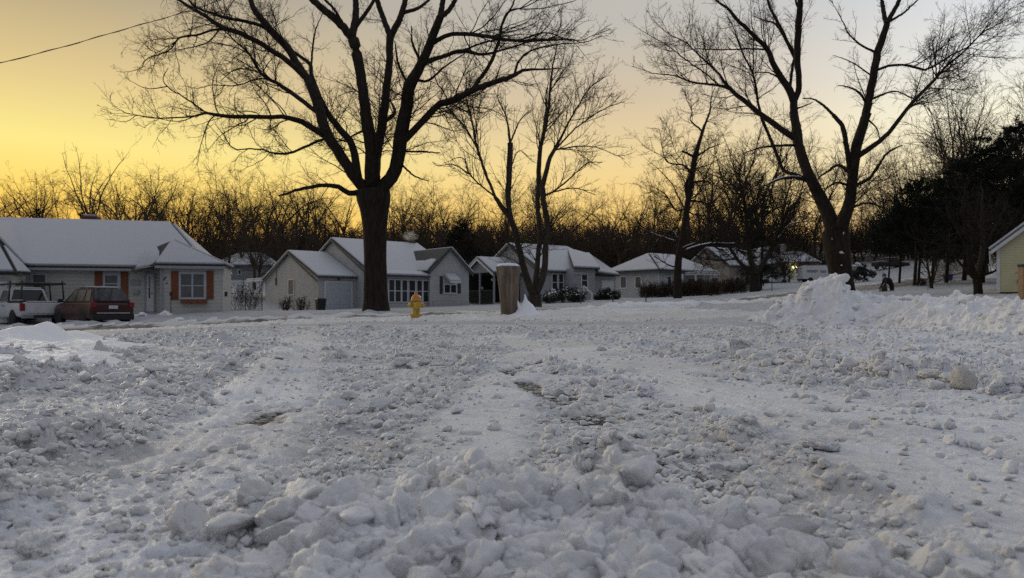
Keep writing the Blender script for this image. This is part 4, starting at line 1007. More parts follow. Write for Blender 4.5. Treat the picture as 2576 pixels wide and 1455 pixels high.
def house_one():
    f = Frame(407, 39, 14.0, 793)
    e = f.root('house', 'long white house with four orange shutters and a broad snowy roof')
    W, v1 = M['siding_white'], 1.2
    uR = f.uat(563.5, 0); zw = f.zat(668, 0, 0); zb = -.35
    uML = f.uat(62, v1); zt = f.zat(667, -4, v1)
    vr = v1+4.3; ur = f.uat(429, vr); zr = f.zat(562, -4, vr); vb = v1+8.6; uMR = f.uat(516, v1+.0)
    b = MB(); b.box(uML-6.5, uMR, v1, vb, zb, zt); b.box(0, uR, 0, v1-.003, zb, zw); b.box(uMR+.003, uR, v1-.001, 3.0, zb, zw-.004); b.build('wall', W, e)
    # main roof: front slope, hipped right end
    ov = .35; s = (zr-zt)/(vr-v1); zl = zt-s*ov+.03
    uL = uML-7; uE = uMR+.25
    roof_plane(e, [(uL, v1-ov, zl), (uE, v1-ov, zl), (ur, vr, zr), (uL, vr, zr)], .15)
    roof_plane(e, [(uE+.002, v1-ov, zl), (uE+.002, vb+ov, zl), (ur+.002, vr, zr)], .15)
    roof_plane(e, [(uL, vb+ov, zl), (uE, vb+ov, zl), (ur, vr+.004, zr), (uL, vr+.004, zr)], .15)
    # front bay roof: apex, front, right slope, left slope with its bare shingles
    ax = f.uat(432, 1.7); az = f.zat(609, ax, 1.7); A = (ax, 1.7, az)
    ze = zw+.02; o2 = .28
    P0, P1, P2 = (-o2, -o2, ze-.05), (uR+.12, -o2, ze-.05), (uR+.12, 3.1, ze-.05)
    rb = (ax-.15, 3.6, az+.02)
    roof_plane(e, [P0, P1, A], .13); roof_plane(e, [(P1[0], P1[1]+.004, P1[2]), P2, rb, (A[0]+.003, A[1]+.003, A[2])], .13)
    lz = az+.0; lu = f.uat(393, 3.0)
    roof_plane(e, [(P0[0], P0[1]+.004, P0[2]), (A[0]-.003, A[1]+.003, A[2]), (ax-.15, 4.1, az), (-1.35, 2.55, az-.55), (-1.15, v1-ov+.1, zl+.02)], 0)
    # snow that slid off the bay and lodged in the valley over the door
    b = MB()
    pts = [(f.uat(360,.6), .55, f.zat(656,-1,.55)), (f.uat(340,.3), .30, f.zat(681,-1.2,.3)), (f.uat(388,.1), .1, f.zat(672,-.3,.1)), (f.uat(402,.25), .25, f.zat(652,0,.25)), (f.uat(404,1.2), 1.0, f.zat(640,0,1.)), (f.uat(393,1.8), 1.7, f.zat(620,-.4,1.7)), (f.uat(370,2.2), 1.5, f.zat(634,-1,1.5))]
    b.slab(pts, (0, -.10, .16)); b.build('roof_snow', M['snow_roof'], e, bevel=.06, smooth=True, seg=3)
    b = MB(); b.slab([(f.uat(338,.35), .32, f.zat(683,-1.2,.32)), (f.uat(390,.1), .12, f.zat(674,-.3,.1)), (-.3, v1-.01, f.zat(664,-.3,v1)), (-1.9, v1-.01, f.zat(668,-1.9,v1))], (0, 0, -.09)); b.build('porch_roof', M['shingle'], e)
    # gutters and fascia
    b = MB(); b.box(uL, -1.15, v1-ov-.10, v1-ov-.003, zl-.12, zl-.0); b.build('gutter', M['trim_grey'], e)
    b = MB(); b.box(-o2, uR+.12, -o2-.09, -o2-.003, ze-.19, ze-.05); b.build('gutter', M['trim_grey'], e)
    b = MB(); b.box(-.07, .06, -.10, -.01, -.2, zw-.2); b.build('downspout', M['trim_grey'], e)
    b = MB(); b.box(uR-.06, uR+.02, -.02, -.004, zb, zw-.2); b.build('corner_trim', M['trim'], e)
    b = MB(); b.box(-.01, .07, -.024, -.004, zb, zw-.2); b.build('corner_trim', M['trim'], e)
    def W1(a, c, y0, y1, v, **k):
        p, q = z1(a, 0)[0], z1(c, 0)[0]; um = f.uat((p+q)/2, v)
        return window(e, 'u', f.uat(p, v), f.uat(q, v), f.zat(z1(0, y1)[1], um, v), f.zat(z1(0, y0)[1], um, v), v, **k)
    W1(1757, 1978, 722, 945, 0, split=2, hsplit=True, fw=.13, frame=M['trim_blue'], glass=M['blinds'])
    W1(1022, 1140, 735, 895, v1, fw=.17, frame=M['trim_blue'], glass=M['blinds'], hsplit=True)
    W1(325, 440, 730, 880, v1, fw=.14, frame=M['trim_blue'], glass=M['blinds'], hsplit=True)
    for a, c, y0, y1, v in ((1661,1735,692,970,0),(2003,2072,692,962,0),(920,1000,695,975,v1),(1172,1245,698,975,v1)):
        u0, u1 = f.uat(z1(a,0)[0], v), f.uat(z1(c,0)[0], v); zz0, zz1 = f.zat(z1(0,y1)[1], u0, v), f.zat(z1(0,y0)[1], u0, v)
        b = MB(); b.box(u0, u1, v-.06, v-.004, zz0, zz1)
        for k in range(1, 4): m = u0+(u1-u0)*k/4; b.box(m-.006, m+.006, v-.064, v-.061, zz0+.02, zz1-.02)
        for zc in (zz0+.18, zz1-.18): b.box(u0+.02, u1-.02, v-.085, v-.066, zc-.05, zc+.05)
        b.build('shutter', M['orange_wood'], e, bevel=.006)
    u0, u1 = f.uat(z1(1760,0)[0], 0), f.uat(z1(2012,0)[0], 0); zz = f.zat(z1(0,985)[1], 1.5, 0)
    b = MB(); b.box(u0, u1, -.27, -.06, zz-.11, zz+.09); o = b.build('flower_box', M['orange_wood'], e, bevel=.01)
    b = MB(); b.box(u0+.03, u1-.03, -.25, -.08, zz+.092, zz+.17); b.build('box_snow', M['snow_roof'], o, bevel=.05, smooth=True)
    # door
    u0, u1 = f.uat(z1(1422,0)[0], v1), f.uat(z1(1492,0)[0], v1); zz1 = f.zat(z1(0,722)[1], u0, v1); zz0 = f.zat(z1(0,1085)[1], u0, v1)
    b = MB(); b.box(u0, u1, v1-.05, v1-.004, zz0, zz1); d = b.build('door', M['trim'], e, bevel=.008)
    b = MB(); b.box(u0+.12, u1-.18, v1-.066, v1-.053, zz0+(zz1-zz0)*.36, zz0+(zz1-zz0)*.64); b.build('pane', M['glass'], d)
    b = MB(); b.box(u0+.12, u1-.18, v1-.066, v1-.053, zz0+(zz1-zz0)*.66, zz0+(zz1-zz0)*.94); b.build('pane', M['glass_pale'], d)
    b = MB(); b.lathe([(.03, 0), (.035, .02), (.02, .05)], 10); k = b.build('handle', M['metal_dark'], d, smooth=True); k.rotation_euler = (R(90), 0, 0); k.location = (u1-.08, v1-.053, zz0+1.0)
    b = MB(); b.box(u0-.09, u0-.003, v1-.07, v1-.003, zz0-.02, zz1+.1); b.box(u1+.003, u1+.09, v1-.07, v1-.003, zz0-.02, zz1+.1); b.box(u0-.002, u1+.002, v1-.07, v1-.003, zz1+.004, zz1+.1); b.build('door_frame', M['trim_grey'], e)
    # house number panel, letter box by the door, hose reel, stake
    u0, u1 = f.uat(z1(1268,0)[0], v1), f.uat(z1(1362,0)[0], v1); zc = f.zat(z1(0,800)[1], u0, v1)
    b = MB(); b.box(u0, u1, v1-.05, v1-.004, zc-.18, zc+.14); b.build('wall_plaque', M['trim_grey'], e, bevel=.02)
    b = MB(); b.box(u0+.1, u1-.05, v1-.16, v1-.006, zc-.62, zc-.40); b.build('letter_box', M['trim_grey'], e, bevel=.02)
    u = f.uat(z1(1600,0)[0], 0); zc = f.zat(z1(0,770)[1], u, 0)
    b = MB(); b.slab([(u-.10, -.012, zc-.03), (u-.06, -.012, zc-.08), (u+.10, -.012, zc+.12), (u+.06, -.012, zc+.14)], (0, -.012, 0)); b.box(u+.06, u+.12, -.03, -.006, zc-.25, zc-.17); b.build('number_plate', M['metal_dark'], e)
    u = f.uat(z1(1662,0)[0], -.2); b = MB(); b.tube([(u, -.3, -.2), (u, -.3, f.zat(z1(0,935)[1], u, -.2))], .02, 6); b.box(u-.06, u+.06, -.36, -.24, 1.02, 1.2); b.build('meter_post', M['metal_dark'], e)
    b = MB(); b.box(uR+.005, uR+.13, .2, .45, 1.0, 1.25); b.build('meter_box', M['metal_dark'], e, bevel=.02)
    # roof vents and chimney
    u = f.uat(z1(465,0)[0], v1+.4); zc = f.zat(z1(0,590)[1], u, v1+.4); b = MB(); b.lathe([(.06, 0), (.06, .22), (.10, .24), (.02, .34)], 10); o = b.build('vent_pipe', M['metal_dark'], e, smooth=True); o.location = (u, v1+.4, zc-.05)
    u = f.uat(z1(885,0)[0], vr+.6); zc = f.zat(z1(0,170)[1], u, vr+.6)
    b = MB(); b.box(u-.36, u+.36, vr+.3, vr+.9, zr-.6, zc-.04); b.box(u-.42, u+.42, vr+.24, vr+.96, zc-.036, zc+.04); o = b.build('chimney', M['brick'], e)
    b = MB(); b.box(u-.34, u+.34, vr+.3, vr+.9, zc+.044, zc+.14); b.build('chimney_snow', M['snow_roof'], o, bevel=.06, smooth=True)
    # left front wing: gable face and a lower garage roof before it
    ug = uML; v2 = .55
    zr2 = f.zat(z1(0,270)[1], f.uat(0, v2), v2); um = f.uat(-55, v2)
    zc = f.zat(z1(0,610)[1], ug, v2)
    b = MB(); b.poly_solid([(ug-.05, v2, zb), (ug-.05, v2, zc-.05), (um, v2, zr2+.42), (2*um-ug, v2, zc-.05), (2*um-ug, v2, zb)], [(ug-.05, v1+3.5, zb), (ug-.05, v1+3.5, zc-.05), (um, v1+3.5, zr2+.42), (2*um-ug, v1+3.5, zc-.05), (2*um-ug, v1+3.5, zb)]); b.build('wall', W, e)
    roof_plane(e, [(ug+.2, v2-.25, zc-.18), (ug+.2, v1+2.2, zc-.18), (um, v1+4.5, zr2+.48), (um, v2-.25, zr2+.48)], .13)
    roof_plane(e, [(2*um-ug-.2, v2-.25, zc-.18), (2*um-ug-.2, v1+2.2, zc-.18), (um-.004, v1+4.5, zr2+.48), (um-.004, v2-.25, zr2+.48)], .13)
    v3 = -1.4; ugR = f.uat(z1(150,0)[0], v3); zg = f.zat(z1(0,715)[1], ugR, v3); zgr = f.zat(z1(0,470)[1], f.uat(0, v2), v2)
    b = MB(); b.box(ugR-8, ugR-.25, v3+.3, v2-.004, zb, zg-.05); g = b.build('garage_wall', W, e)
    ut = f.uat(2, v2-.27); zgt = f.zat(z1(0,450)[1], ut, v2-.27)
    roof_plane(e, [(ugR-8.2, v3, zg), (ugR, v3, zg), (ut, v2-.27, zgt), (ugR-8.2, v2-.27, zgt)], .14)
    roof_plane(e, [(ugR+.003, v3+.004, zg), (ugR+.003, v2-.27, zg+.02), (ut+.004, v2-.272, zgt)], .10)
    u0, u1 = f.uat(-90, v3+.3), f.uat(z1(75,0)[0], v3+.3); zz1 = f.zat(z1(0,790)[1], u1, v3+.3)
    b = MB(); b.box(u0, u1, v3+.24, v3+.296, zb, zz1)
    for k in range(1, 4): b.box(u0+.02, u1-.02, v3+.232, v3+.238, zb+(zz1-zb)*k/4-.012, zb+(zz1-zb)*k/4+.012)
    b.build('garage_door', M['trim'], e)
    b = MB(); b.box(u1+.02, u1+.14, v3+.22, v3+.297, zb, zz1+.1); b.box(u0, u1+.02, v3+.22, v3+.297, zz1+.004, zz1+.12); b.build('garage_trim', M['trim_grey'], e)

def house_two():
    f = Frame(801, 52, 41, 784.5)
    e = f.root('house', 'white gabled house with attached garage and window-lined porch behind the big oak')
    W = M['siding_bluewhite']; zb = -.5
    vg = f.vat(667, 0); ze = f.zat(696, 0, 0); zap = f.zat(636, 0, vg/2)
    ug = f.uat(896, 0); v1 = f.vat(937, ug); vm = f.vat(838, ug); vB = 2*vm-v1
    zE = f.zat(689, ug, v1); zA = f.zat(604, ug, vm)
    uW = f.uat(1081, v1); v2 = v1-.9
    uw0, uw1 = f.uat(1081, v2), f.uat(1179.5, v2); zwE = f.zat(678, uw0, v2); zwA = f.zat(626, (uw0+uw1)/2, v2)
    b = MB(); gable_walls(b, 0, ug-.003, 0, vg, zb, ze, 'u', zap); gable_walls(b, ug, uw1-.3, v1, vB, zb, zE, 'u', zA); b.build('wall', W, e)
    b = MB(); gable_walls(b, uw0, uw1, v2, vm, zb, zwE, 'v', zwA); b.build('wall', W, e)
    gable_roof(e, 0, ug-.22, 0, vg, ze, zap, 'u'); gable_roof(e, ug, uw1-.4, v1, vB, zE, zA, 'u')
    # wing: left slope has shed most of its snow
    gable_roof(e, uw0, uw1, v2, vm+.3, zwE, zwA, 'v', snow=(0, .12))
    m = (uw0+uw1)/2; s = (zwA-zwE)/(m-uw0)
    n = Vector((-s, 0, 1)).normalized()*.10
    def pl(t, v): return Vector((uw0-.25+(m-uw0+.25)*t, v, zwE-.25*s+.02+s*(m-uw0+.25)*t))+n
    rg = random.Random(3); edge = [pl(.30+.22*rg.random()+.3*abs(k/10-.35), v2+(vm-v2)*k/10) for k in range(11)]
    b = MB(); b.slab([pl(0, v2-.15)]+[pl(0, vm)]+edge[::-1], n.normalized()*.12); b.build('roof_snow', M['snow_roof'], e, bevel=.03, smooth=True)
    # dark rake boards
    for pts in ([(-.20, -.27, ze-.28), (-.20, vg/2, zap+.06), (-.20, vg+.27, ze-.28)], [(ug-.2, v1-.27, zE-.26), (ug-.2, vm, zA+.06), (ug-.2, vB+.27, zE-.26)]):
        rake_trim(e, pts, .16, .04, (-1, 0, 0))
    rake_trim(e, [(uw0-.27, v2-.2, zwE-.30), (m, v2-.2, zwA+.04), (uw1+.27, v2-.2, zwE-.30)], .16, .04)
    # gable windows
    p0, p1 = z2(620,0)[0], z2(668,0)[0]; va, vb2 = f.vat(p0, 0), f.vat(p1, 0); zt, zz = f.zat(z2(0,780)[1], 0, va), f.zat(z2(0,918)[1], 0, va)
    window(e, 'v', min(va, vb2), max(va, vb2), zz, zt, 0, fw=.09, glass=M['blinds'])
    b = MB(); vv = f.vat(z2(500,0)[0], 0); b.box(-.09, -.004, vv-.05, vv+.05, f.zat(z2(0,828)[1],0,vv), f.zat(z2(0,760)[1],0,vv)); b.box(-.03, -.004, vv-.012, vv+.012, f.zat(z2(0,760)[1],0,vv), f.zat(z2(0,680)[1],0,vv)); b.build('service_mast', M['metal_dark'], e)
    # garage door
    u0, u1 = f.uat(z2(975,0)[0], 0), f.uat(z2(1220,0)[0], 0); zt = f.zat(z2(0,803)[1], u0, 0)
    b = MB(); b.box(u0, u1, -.05, -.004, zb, zt)
    for k in range(1, 4): b.box(u0+.02, u1-.02, -.058, -.052, zt*k/4-.012, zt*k/4+.012)
    b.build('garage_door', M['trim_blue'], e)
    b = MB(); b.box(u0-.12, u0-.003, -.07, -.003, zb, zt+.12); b.box(u1+.003, u1+.12, -.07, -.003, zb, zt+.12); b.box(u0-.002, u1+.002, -.07, -.003, zt+.004, zt+.12); b.build('garage_trim', M['trim'], e)
    b = MB(); b.box((u0+u1)/2-.06, (u0+u1)/2+.06, -.16, -.005, zt+.2, zt+.36); b.build('garage_lamp', M['metal_dark'], e)
    u0, u1 = f.uat(z2(1318,0)[0], v1), f.uat(z2(1342,0)[0], v1)
    # porch along the main front with a row of windows
    up0, up1 = ug+.3, uw0-.003; vp = v1-1.5
    zpE, zpT = f.zat(z2(0,738)[1], f.uat(1000, vp), vp), f.zat(z2(0,702)[1], f.uat(1000, v1), v1)
    vp = v2+.25; b = MB(); b.box(up0, up1, vp, v1-.004, zb, zpE-.02); b.build('porch_wall', W, e)
    roof_plane(e, [(up0-.3, vp-.4, zpE-.02), (up1-.02, vp-.4, zpE-.02), (up1-.02, v1-.28, zpE+.26), (up0-.3, v1-.28, zpE+.26)], .14, nm='porch_roof')
    cols = [(1590,1640),(1652,1702),(1718,1765),(1785,1842),(1862,1908),(1922,1970)]
    zt, zm, zz = f.zat(z2(0,788)[1], up1, vp), f.zat(z2(0,888)[1], up1, vp), f.zat(z2(0,990)[1], up1, vp)
    for a, c in [(1500,1560)]+cols:
        q0, q1 = f.uat(z2(a,0)[0], vp), f.uat(z2(c,0)[0], vp)
        window(e, 'u', q0, q1, zz, zt, vp, fw=.06, hsplit=True)
    # wing window with awning and shutters
    a0, a1 = f.uat(z2(2128,0)[0], v2), f.uat(z2(2240,0)[0], v2); zt, zz = f.zat(z2(0,825)[1], a0, v2), f.zat(z2(0,900)[1], a0, v2)
    window(e, 'u', a0, a1, zz, zt, v2, split=2, fw=.08)
    for x0, x1, y0, y1 in ((2083,2110,740,912),(2257,2285,812,908)):
        q0, q1 = f.uat(z2(x0,0)[0], v2), f.uat(z2(x1,0)[0], v2)
        b = MB(); b.box(q0, q1, v2-.05, v2-.004, f.zat(z2(0,y1)[1], q0, v2), f.zat(z2(0,y0)[1], q0, v2)); b.build('shutter', M['green_dark'], e, bevel=.01)
    q0, q1 = f.uat(z2(2122,0)[0], v2), f.uat(z2(2300,0)[0], v2-.9); zt, zz = f.zat(z2(0,722)[1], q0, v2), f.zat(z2(0,785)[1], q0, v2-.8)
    b = MB(); b.slab([(q0, v2-.01, zt), (q1, v2-.01, zt), (q1, v2-.8, zz), (q0, v2-.8, zz)], (0, 0, -.05)); b.box(q0+.01, q1-.01, v2-.83, v2-.795, zz-.16, zz-.02); aw = b.build('awning', M['trim'], e)
    b = MB(); b.slab([(q0+.02, v2-.03, zt+.005), (q1-.02, v2-.03, zt+.005), (q1-.02, v2-.8, zz+.005), (q0+.02, v2-.8, zz+.005)], (0, 0, .10)); b.build('awning_snow', M['snow_roof'], aw, bevel=.04, smooth=True)
    b = MB(); q = .75; b.box(uw0+.3, uw1+.004, v2-.05, v2-.003, zb, zz*.36); b.build('stone_base', M['stone_pale'], e)
    # flat carport roof off the garage back corner
    va = vg; c0, c1 = (-.2, vg+.05), (-.2, vg+3.4)
    zc = f.zat(z2(0,775)[1], 0, vg)
    b = MB(); b.box(-.3, 3.2, vg+.02, vg+3.3, zc-.12, zc+.02); cp = b.build('carport_roof', M['trim'], e, bevel=.01)
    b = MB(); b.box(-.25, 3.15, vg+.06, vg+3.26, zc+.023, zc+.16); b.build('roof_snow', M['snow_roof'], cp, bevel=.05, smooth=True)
    for uu, vv in ((-.15, vg+2.2), (2.9, vg+3.1), (-.15, vg+.3)):
        b = MB(); b.box(uu-.06, uu+.06, vv-.06, vv+.06, zb, zc-.123); b.build('post', M['trim'], e)
    b = MB(); b.box(-.1, -.02, vg+.4, vg+2.1, zb, .75); b.build('porch_rail', M['trim_grey'], e)
    # vent stack on the roof
    u = f.uat(z2(1800,0)[0], vm); b = MB(); b.box(u-.3, u+.3, vm-.28, vm+.28, zA-.3, zA+.75); ch = b.build('chimney', M['brick_dark'], e)
    b = MB(); b.lathe([(.05, 0), (.05, .3), (.08, .32), (.02, .4)], 8); o = b.build('vent_pipe', M['metal_dark'], e); o.location = (f.uat(z2(1860,0)[0], vm-1.2), vm-1.2, zA-.75)
    # low shrubs at the wall are separate things
    return f

def house_three():
    f = Frame(1364, 58, 36, 760)
    e = f.root('house', 'white house with porch gable and twin front windows behind the three-stemmed tree')
    W = M['siding_grey']; zb = -.6
    ze = f.zat(682, 0, 0); vm = f.vat(1282, 0); zA = f.zat(617, 0, vm); vB = 2*vm
    uR = f.uat(1421, vm); uS = f.uat(1419, 0); vp = -1.2; uP = f.uat(1497, vp); zP = f.zat(675.5, uS, vp)
    b = MB(); gable_walls(b, 0, uR+.2, 0, vB, zb, ze, 'u', zA); b.build('wall', W, e)
    u2 = f.uat(1497, 0); zA2 = f.zat(642, u2, vm*.75)
    b = MB(); b.box(uS+.002, uP, vp, vm, zb, zP); b.build('wall', W, e)
    gable_roof(e, 0, uR, 0, vB, ze, zA, 'u', snow=(.15, .15))
    # right part: lower hip running down to the garage
    rA = (uR+.18, vm, zA); rB = (f.uat(1456, vm*.8), vm*.8, f.zat(641, f.uat(1456, vm*.8), vm*.8)); rC = (f.uat(1482, vm*.8), vm*.8, f.zat(642, f.uat(1482, vm*.8), vm*.8))
    roof_plane(e, [(uS-.3, vp-.3, zP-.05), (uP+.25, vp-.3, zP-.05), rC, rB, (rA[0], rA[1], rA[2])], .15)
    uG = f.uat(1549, -.4); vG = -.4; zG = f.zat(695, uG, vG)
    roof_plane(e, [(uP+.254, vp-.1, zG+.12), (uG+.2, vG-.25, zG-.02), (uG+.2, vm*1.4, zG-.02), rC], .15)
    b = MB(); b.box(uP+.003, uG, vG, vm*1.3, zb, zG-.06); b.build('garage_wall', W, e)
    roof_plane(e, [(uS-.3, vB+.3, ze-.1), (uG+.2, vB+.3, ze-.1), (uG+.2, vm*1.41, zG), rC, rB, rA], .12)
    u0, u1 = f.uat(z3(1590,0)[0], vG), f.uat(z3(1705,0)[0], vG); zt = f.zat(z3(0,795)[1], u0, vG)
    b = MB(); b.box(u0, u1, vG-.05, vG-.004, zb, zt); b.build('garage_door', M['trim'], e)
    b = MB(); b.box(u0-.08, u1+.08, vG-.06, vG-.003, zt+.004, zt+.12); b.build('garage_trim', M['trim'], e)
    # windows
    def WW(x0, x1, y0, y1, v, **k):
        a, c = f.uat(z3(x0,0)[0], v), f.uat(z3(x1,0)[0], v); window(e, 'u', a, c, f.zat(z3(0,y1)[1], a, v), f.zat(z3(0,y0)[1], a, v), v, **k)
    WW(1112, 1158, 722, 880, 0, fw=.07, hsplit=True); WW(1175, 1215, 722, 880, 0, fw=.07, hsplit=True)
    WW(1398, 1450, 718, 842, vp, fw=.09, hsplit=True)
    WW(1255, 1285, 740, 838, 0, fw=.09)
    # entry hood
    a, c = f.uat(z3(1235,0)[0], 0), f.uat(z3(1375,0)[0], 0); zt, zz = f.zat(z3(0,675)[1], a, 0), f.zat(z3(0,722)[1], c, -1.3)
    b = MB(); b.slab([(a, -.02, zt-.05), (c, -.02, zt-.05), (c, -1.25, zz-.03), (a, -1.25, zz-.03)], (0, 0, -.06)); h = b.build('entry_hood', M['trim_grey'], e)
    b = MB(); b.slab([(a, -.03, zt-.045), (c, -.03, zt-.045), (c, -1.25, zz-.025), (a, -1.25, zz-.025)], (0, 0, .12)); b.build('hood_snow', M['snow_roof'], h, bevel=.04, smooth=True)
    b = MB()
    for k, (px, py0, py1) in enumerate(((1421,830,880),(1500,905,975))):
        u = f.uat(z3(px,0)[0], -2.2-k*1.5); b.box(u-.05, u+.05, -2.25-k*1.5, -2.15-k*1.5, -.6, f.zat(z3(0,py0)[1], u, -2.2-k*1.5))
    ua, ub = f.uat(z3(1421,0)[0], -2.2), f.uat(z3(1500,0)[0], -3.7)
    za, zb2 = f.zat(z3(0,835)[1], ua, -2.2), f.zat(z3(0,908)[1], ub, -3.7)
    b.slab([(ua, -2.2, za), (ub, -3.7, zb2), (ub, -3.7, zb2-.1), (ua, -2.2, za-.1)], (.06, 0, 0)); b.build('stair_rail', M['trim'], e)
    # left porch under its own gable
    ul = f.uat(1198, vm*.55)
    vq0, vq1 = f.vat(1243, -2.6), f.vat(1174, -2.6)
    up = -2.6; zq = f.zat(684, up, vq0); vqm = (vq0+vq1)/2; zqa = f.zat(651, up, vqm)
    b = MB(); b.poly_solid([(up, vq0, zq-.02), (up, vq1, zq-.02), (up, vqm, zqa-.05)], [(up+.1, vq0, zq-.02), (up+.1, vq1, zq-.02), (up+.1, vqm, zqa-.05)]); b.build('porch_gable', W, e)
    s = (zqa-zq)/(vqm-vq0)
    roof_plane(e, [(up-.3, vq0-.3, zq-s*.3), (-.004, vq0-.3, zq-s*.3), (-.004, vqm-.002, zqa), (up-.3, vqm-.002, zqa)], .14, nm='porch_roof')
    roof_plane(e, [(up-.3, vq1+.3, zq-s*.3), (-.004, vq1+.3, zq-s*.3), (-.004, vqm+.002, zqa), (up-.3, vqm+.002, zqa)], .14, nm='porch_roof')
    rake_trim(e, [(up-.3, vq0-.3, zq-s*.3+.02), (up-.3, vqm, zqa+.02), (up-.3, vq1+.3, zq-s*.3+.02)], .2, .03, (-1, 0, 0), M['trim'])
    rake_trim(e, [(-.2, -.27, ze-.28), (-.2, vm, zA+.05), (-.2, vB+.27, ze-.28)], .16, .04, (-1, 0, 0))
    for vv in (vq0+.1, vqm+.1, vq1-.1):
        b = MB(); b.box(up, up+.12, vv-.06, vv+.06, zb, zq-.024); b.build('post', M['trim_grey'], e)
    b = MB(); b.box(up+.02, up+.08, vq0+.2, vqm+.03, .9, .98); b.box(up+.02, up+.08, vqm+.18, vq1-.2, .9, .98)
    n = int((vq1-vq0)/.16)
    for k in range(n):
        vv = vq0+.24+k*(vq1-vq0-.5)/n
        if abs(vv-vqm-.1) > .1: b.box(up+.03, up+.07, vv-.015, vv+.015, zb, .899)
    b.build('porch_rail', M['metal_dark'], e)
    b = MB(); b.box(up+.1, -.01, vq0, vq1, zb, -.05); b.build('porch_floor', M['stone_pale'], e)
    b = MB(); b.box(-.04, -.004, vq0+.05, vq1-.05, -.04, zq-.1); b.build('porch_shade_panel', M['metal_dark'], e)  # dark panel painted in for the shade inside the porch
    b = MB(); b.box(up+.13, -.045, vq1-.09, vq1-.05, -.04, zq-.1); b.build('porch_shade_panel', M['metal_dark'], e)  # dark side panel, added so the porch interior reads as shaded
    b = MB(); b.box(-.09, -.045, vqm-.5, vqm+.4, .0, 2.05); b.build('door', M['metal_dark'], e)
    for k, (y, s) in enumerate(((vq0+.8, .22), (vqm+.5, .17))):
        b = MB(); b.lathe([(.01, 0), (.6*s, .12*s), (s, .9*s), (.9*s, 1.0*s), (.01, 1.3*s)], 10); o = b.build('hanging_basket', M['trim'], e, smooth=True); o.location = (up+.5, y, zq-.75-.6*k)

def house_four():
    f = Frame(1657, 73, 40, 752)
    e = f.root('house', 'white hip-roofed house with side porch behind the long bare hedge')
    W = M['siding_bluewhite']; zb = -.6
    vL = f.vat(1533, 0); uR = f.uat(1795, 0); ze = f.zat(680, 0, 0)
    vm = vL/2
    b = MB(); b.box(0, uR, 0, vL, zb, ze); b.build('wall', W, e)
    zr = f.zat(643, f.uat(1655, vm), vm); o = .35; zl = ze-.06
    r0, r1 = (vm*.75, vm, zr), (uR-vm*.8, vm, zr)
    A, B, Cc, D = (-o, -o, zl), (uR+o, -o, zl), (uR+o, vL+o, zl), (-o, vL+o, zl)
    roof_plane(e, [A, B, r1, r0], .16); roof_plane(e, [(A[0], A[1]+.003, A[2]), r0, (D[0], D[1]-.003, D[2])], .16)
    roof_plane(e, [(B[0], B[1]+.003, B[2]), (Cc[0], Cc[1]-.003, Cc[2]), r1], .16); roof_plane(e, [D, Cc, (r1[0], r1[1]+.004, r1[2]), (r0[0], r0[1]+.004, r0[2])], .16)
    b = MB(); b.box(-o-.02, uR+o, -o-.06, -o-.003, zl-.16, zl); b.box(-o-.06, -o-.003, -o, vL+o, zl-.16, zl); b.build('gutter', M['trim_dark'], e)
    for x0, x1 in ((203,255),(347,398)):
        a, c = f.vat(z4(x0,0)[0], 0), f.vat(z4(x1,0)[0], 0); a, c = min(a, c), max(a, c)
        window(e, 'v', a, c, f.zat(z4(0,852)[1], 0, a), f.zat(z4(0,748)[1], 0, a), 0, fw=.12, glass=M['blinds'])
    a, c = f.uat(z4(655,0)[0], 0), f.uat(z4(685,0)[0], 0)
    window(e, 'u', a, c, f.zat(z4(0,840)[1], a, 0), f.zat(z4(0,745)[1], a, 0), 0, fw=.06)
    b = MB(); b.box(-.04, .02, -.04, .02, zb, ze-.1); b.build('corner_trim', M['trim'], e)
    # porch
    u0, u1, vp = f.uat(z4(790,0)[0], 0), f.uat(z4(1165,0)[0], -2.2), -2.3; zt = f.zat(z4(0,712)[1], u0, vp)
    b = MB(); b.box(u0, u1, vp, -.36, zt-.14, zt); p = b.build('porch_roof', M['trim'], e)
    b = MB(); b.box(u0+.03, u1-.03, vp+.03, -.38, zt+.004, zt+.18); b.build('roof_snow', M['snow_roof'], p, bevel=.06, smooth=True)
    for px in (800, 930, 1075, 1160):
        u = f.uat(z4(px,0)[0], vp+.1); b = MB(); b.box(u-.07, u+.07, vp+.05, vp+.19, zb, zt-.143); b.build('post', M['trim'], e)
    for px0, px1 in ((850,915),(945,1000)):
        a, c = f.uat(z4(px0,0)[0], 0), f.uat(z4(px1,0)[0], 0); window(e, 'u', a, c, .8, 2.1, 0, fw=.08)
    u = f.uat(z4(985,0)[0], vp+.4); b = MB(); b.box(u-.35, u+.35, vp+.36, vp+.4, 1.15, 1.95); b.build('banner', M['red_dull'], e, bevel=.01)
    u = f.uat(z4(1120,0)[0], vp+.4); b = MB(); b.box(u-.4, u+.4, vp+.36, vp+.4, 1.75, 2.15); b.build('banner', M['red_dull'], e, bevel=.01)

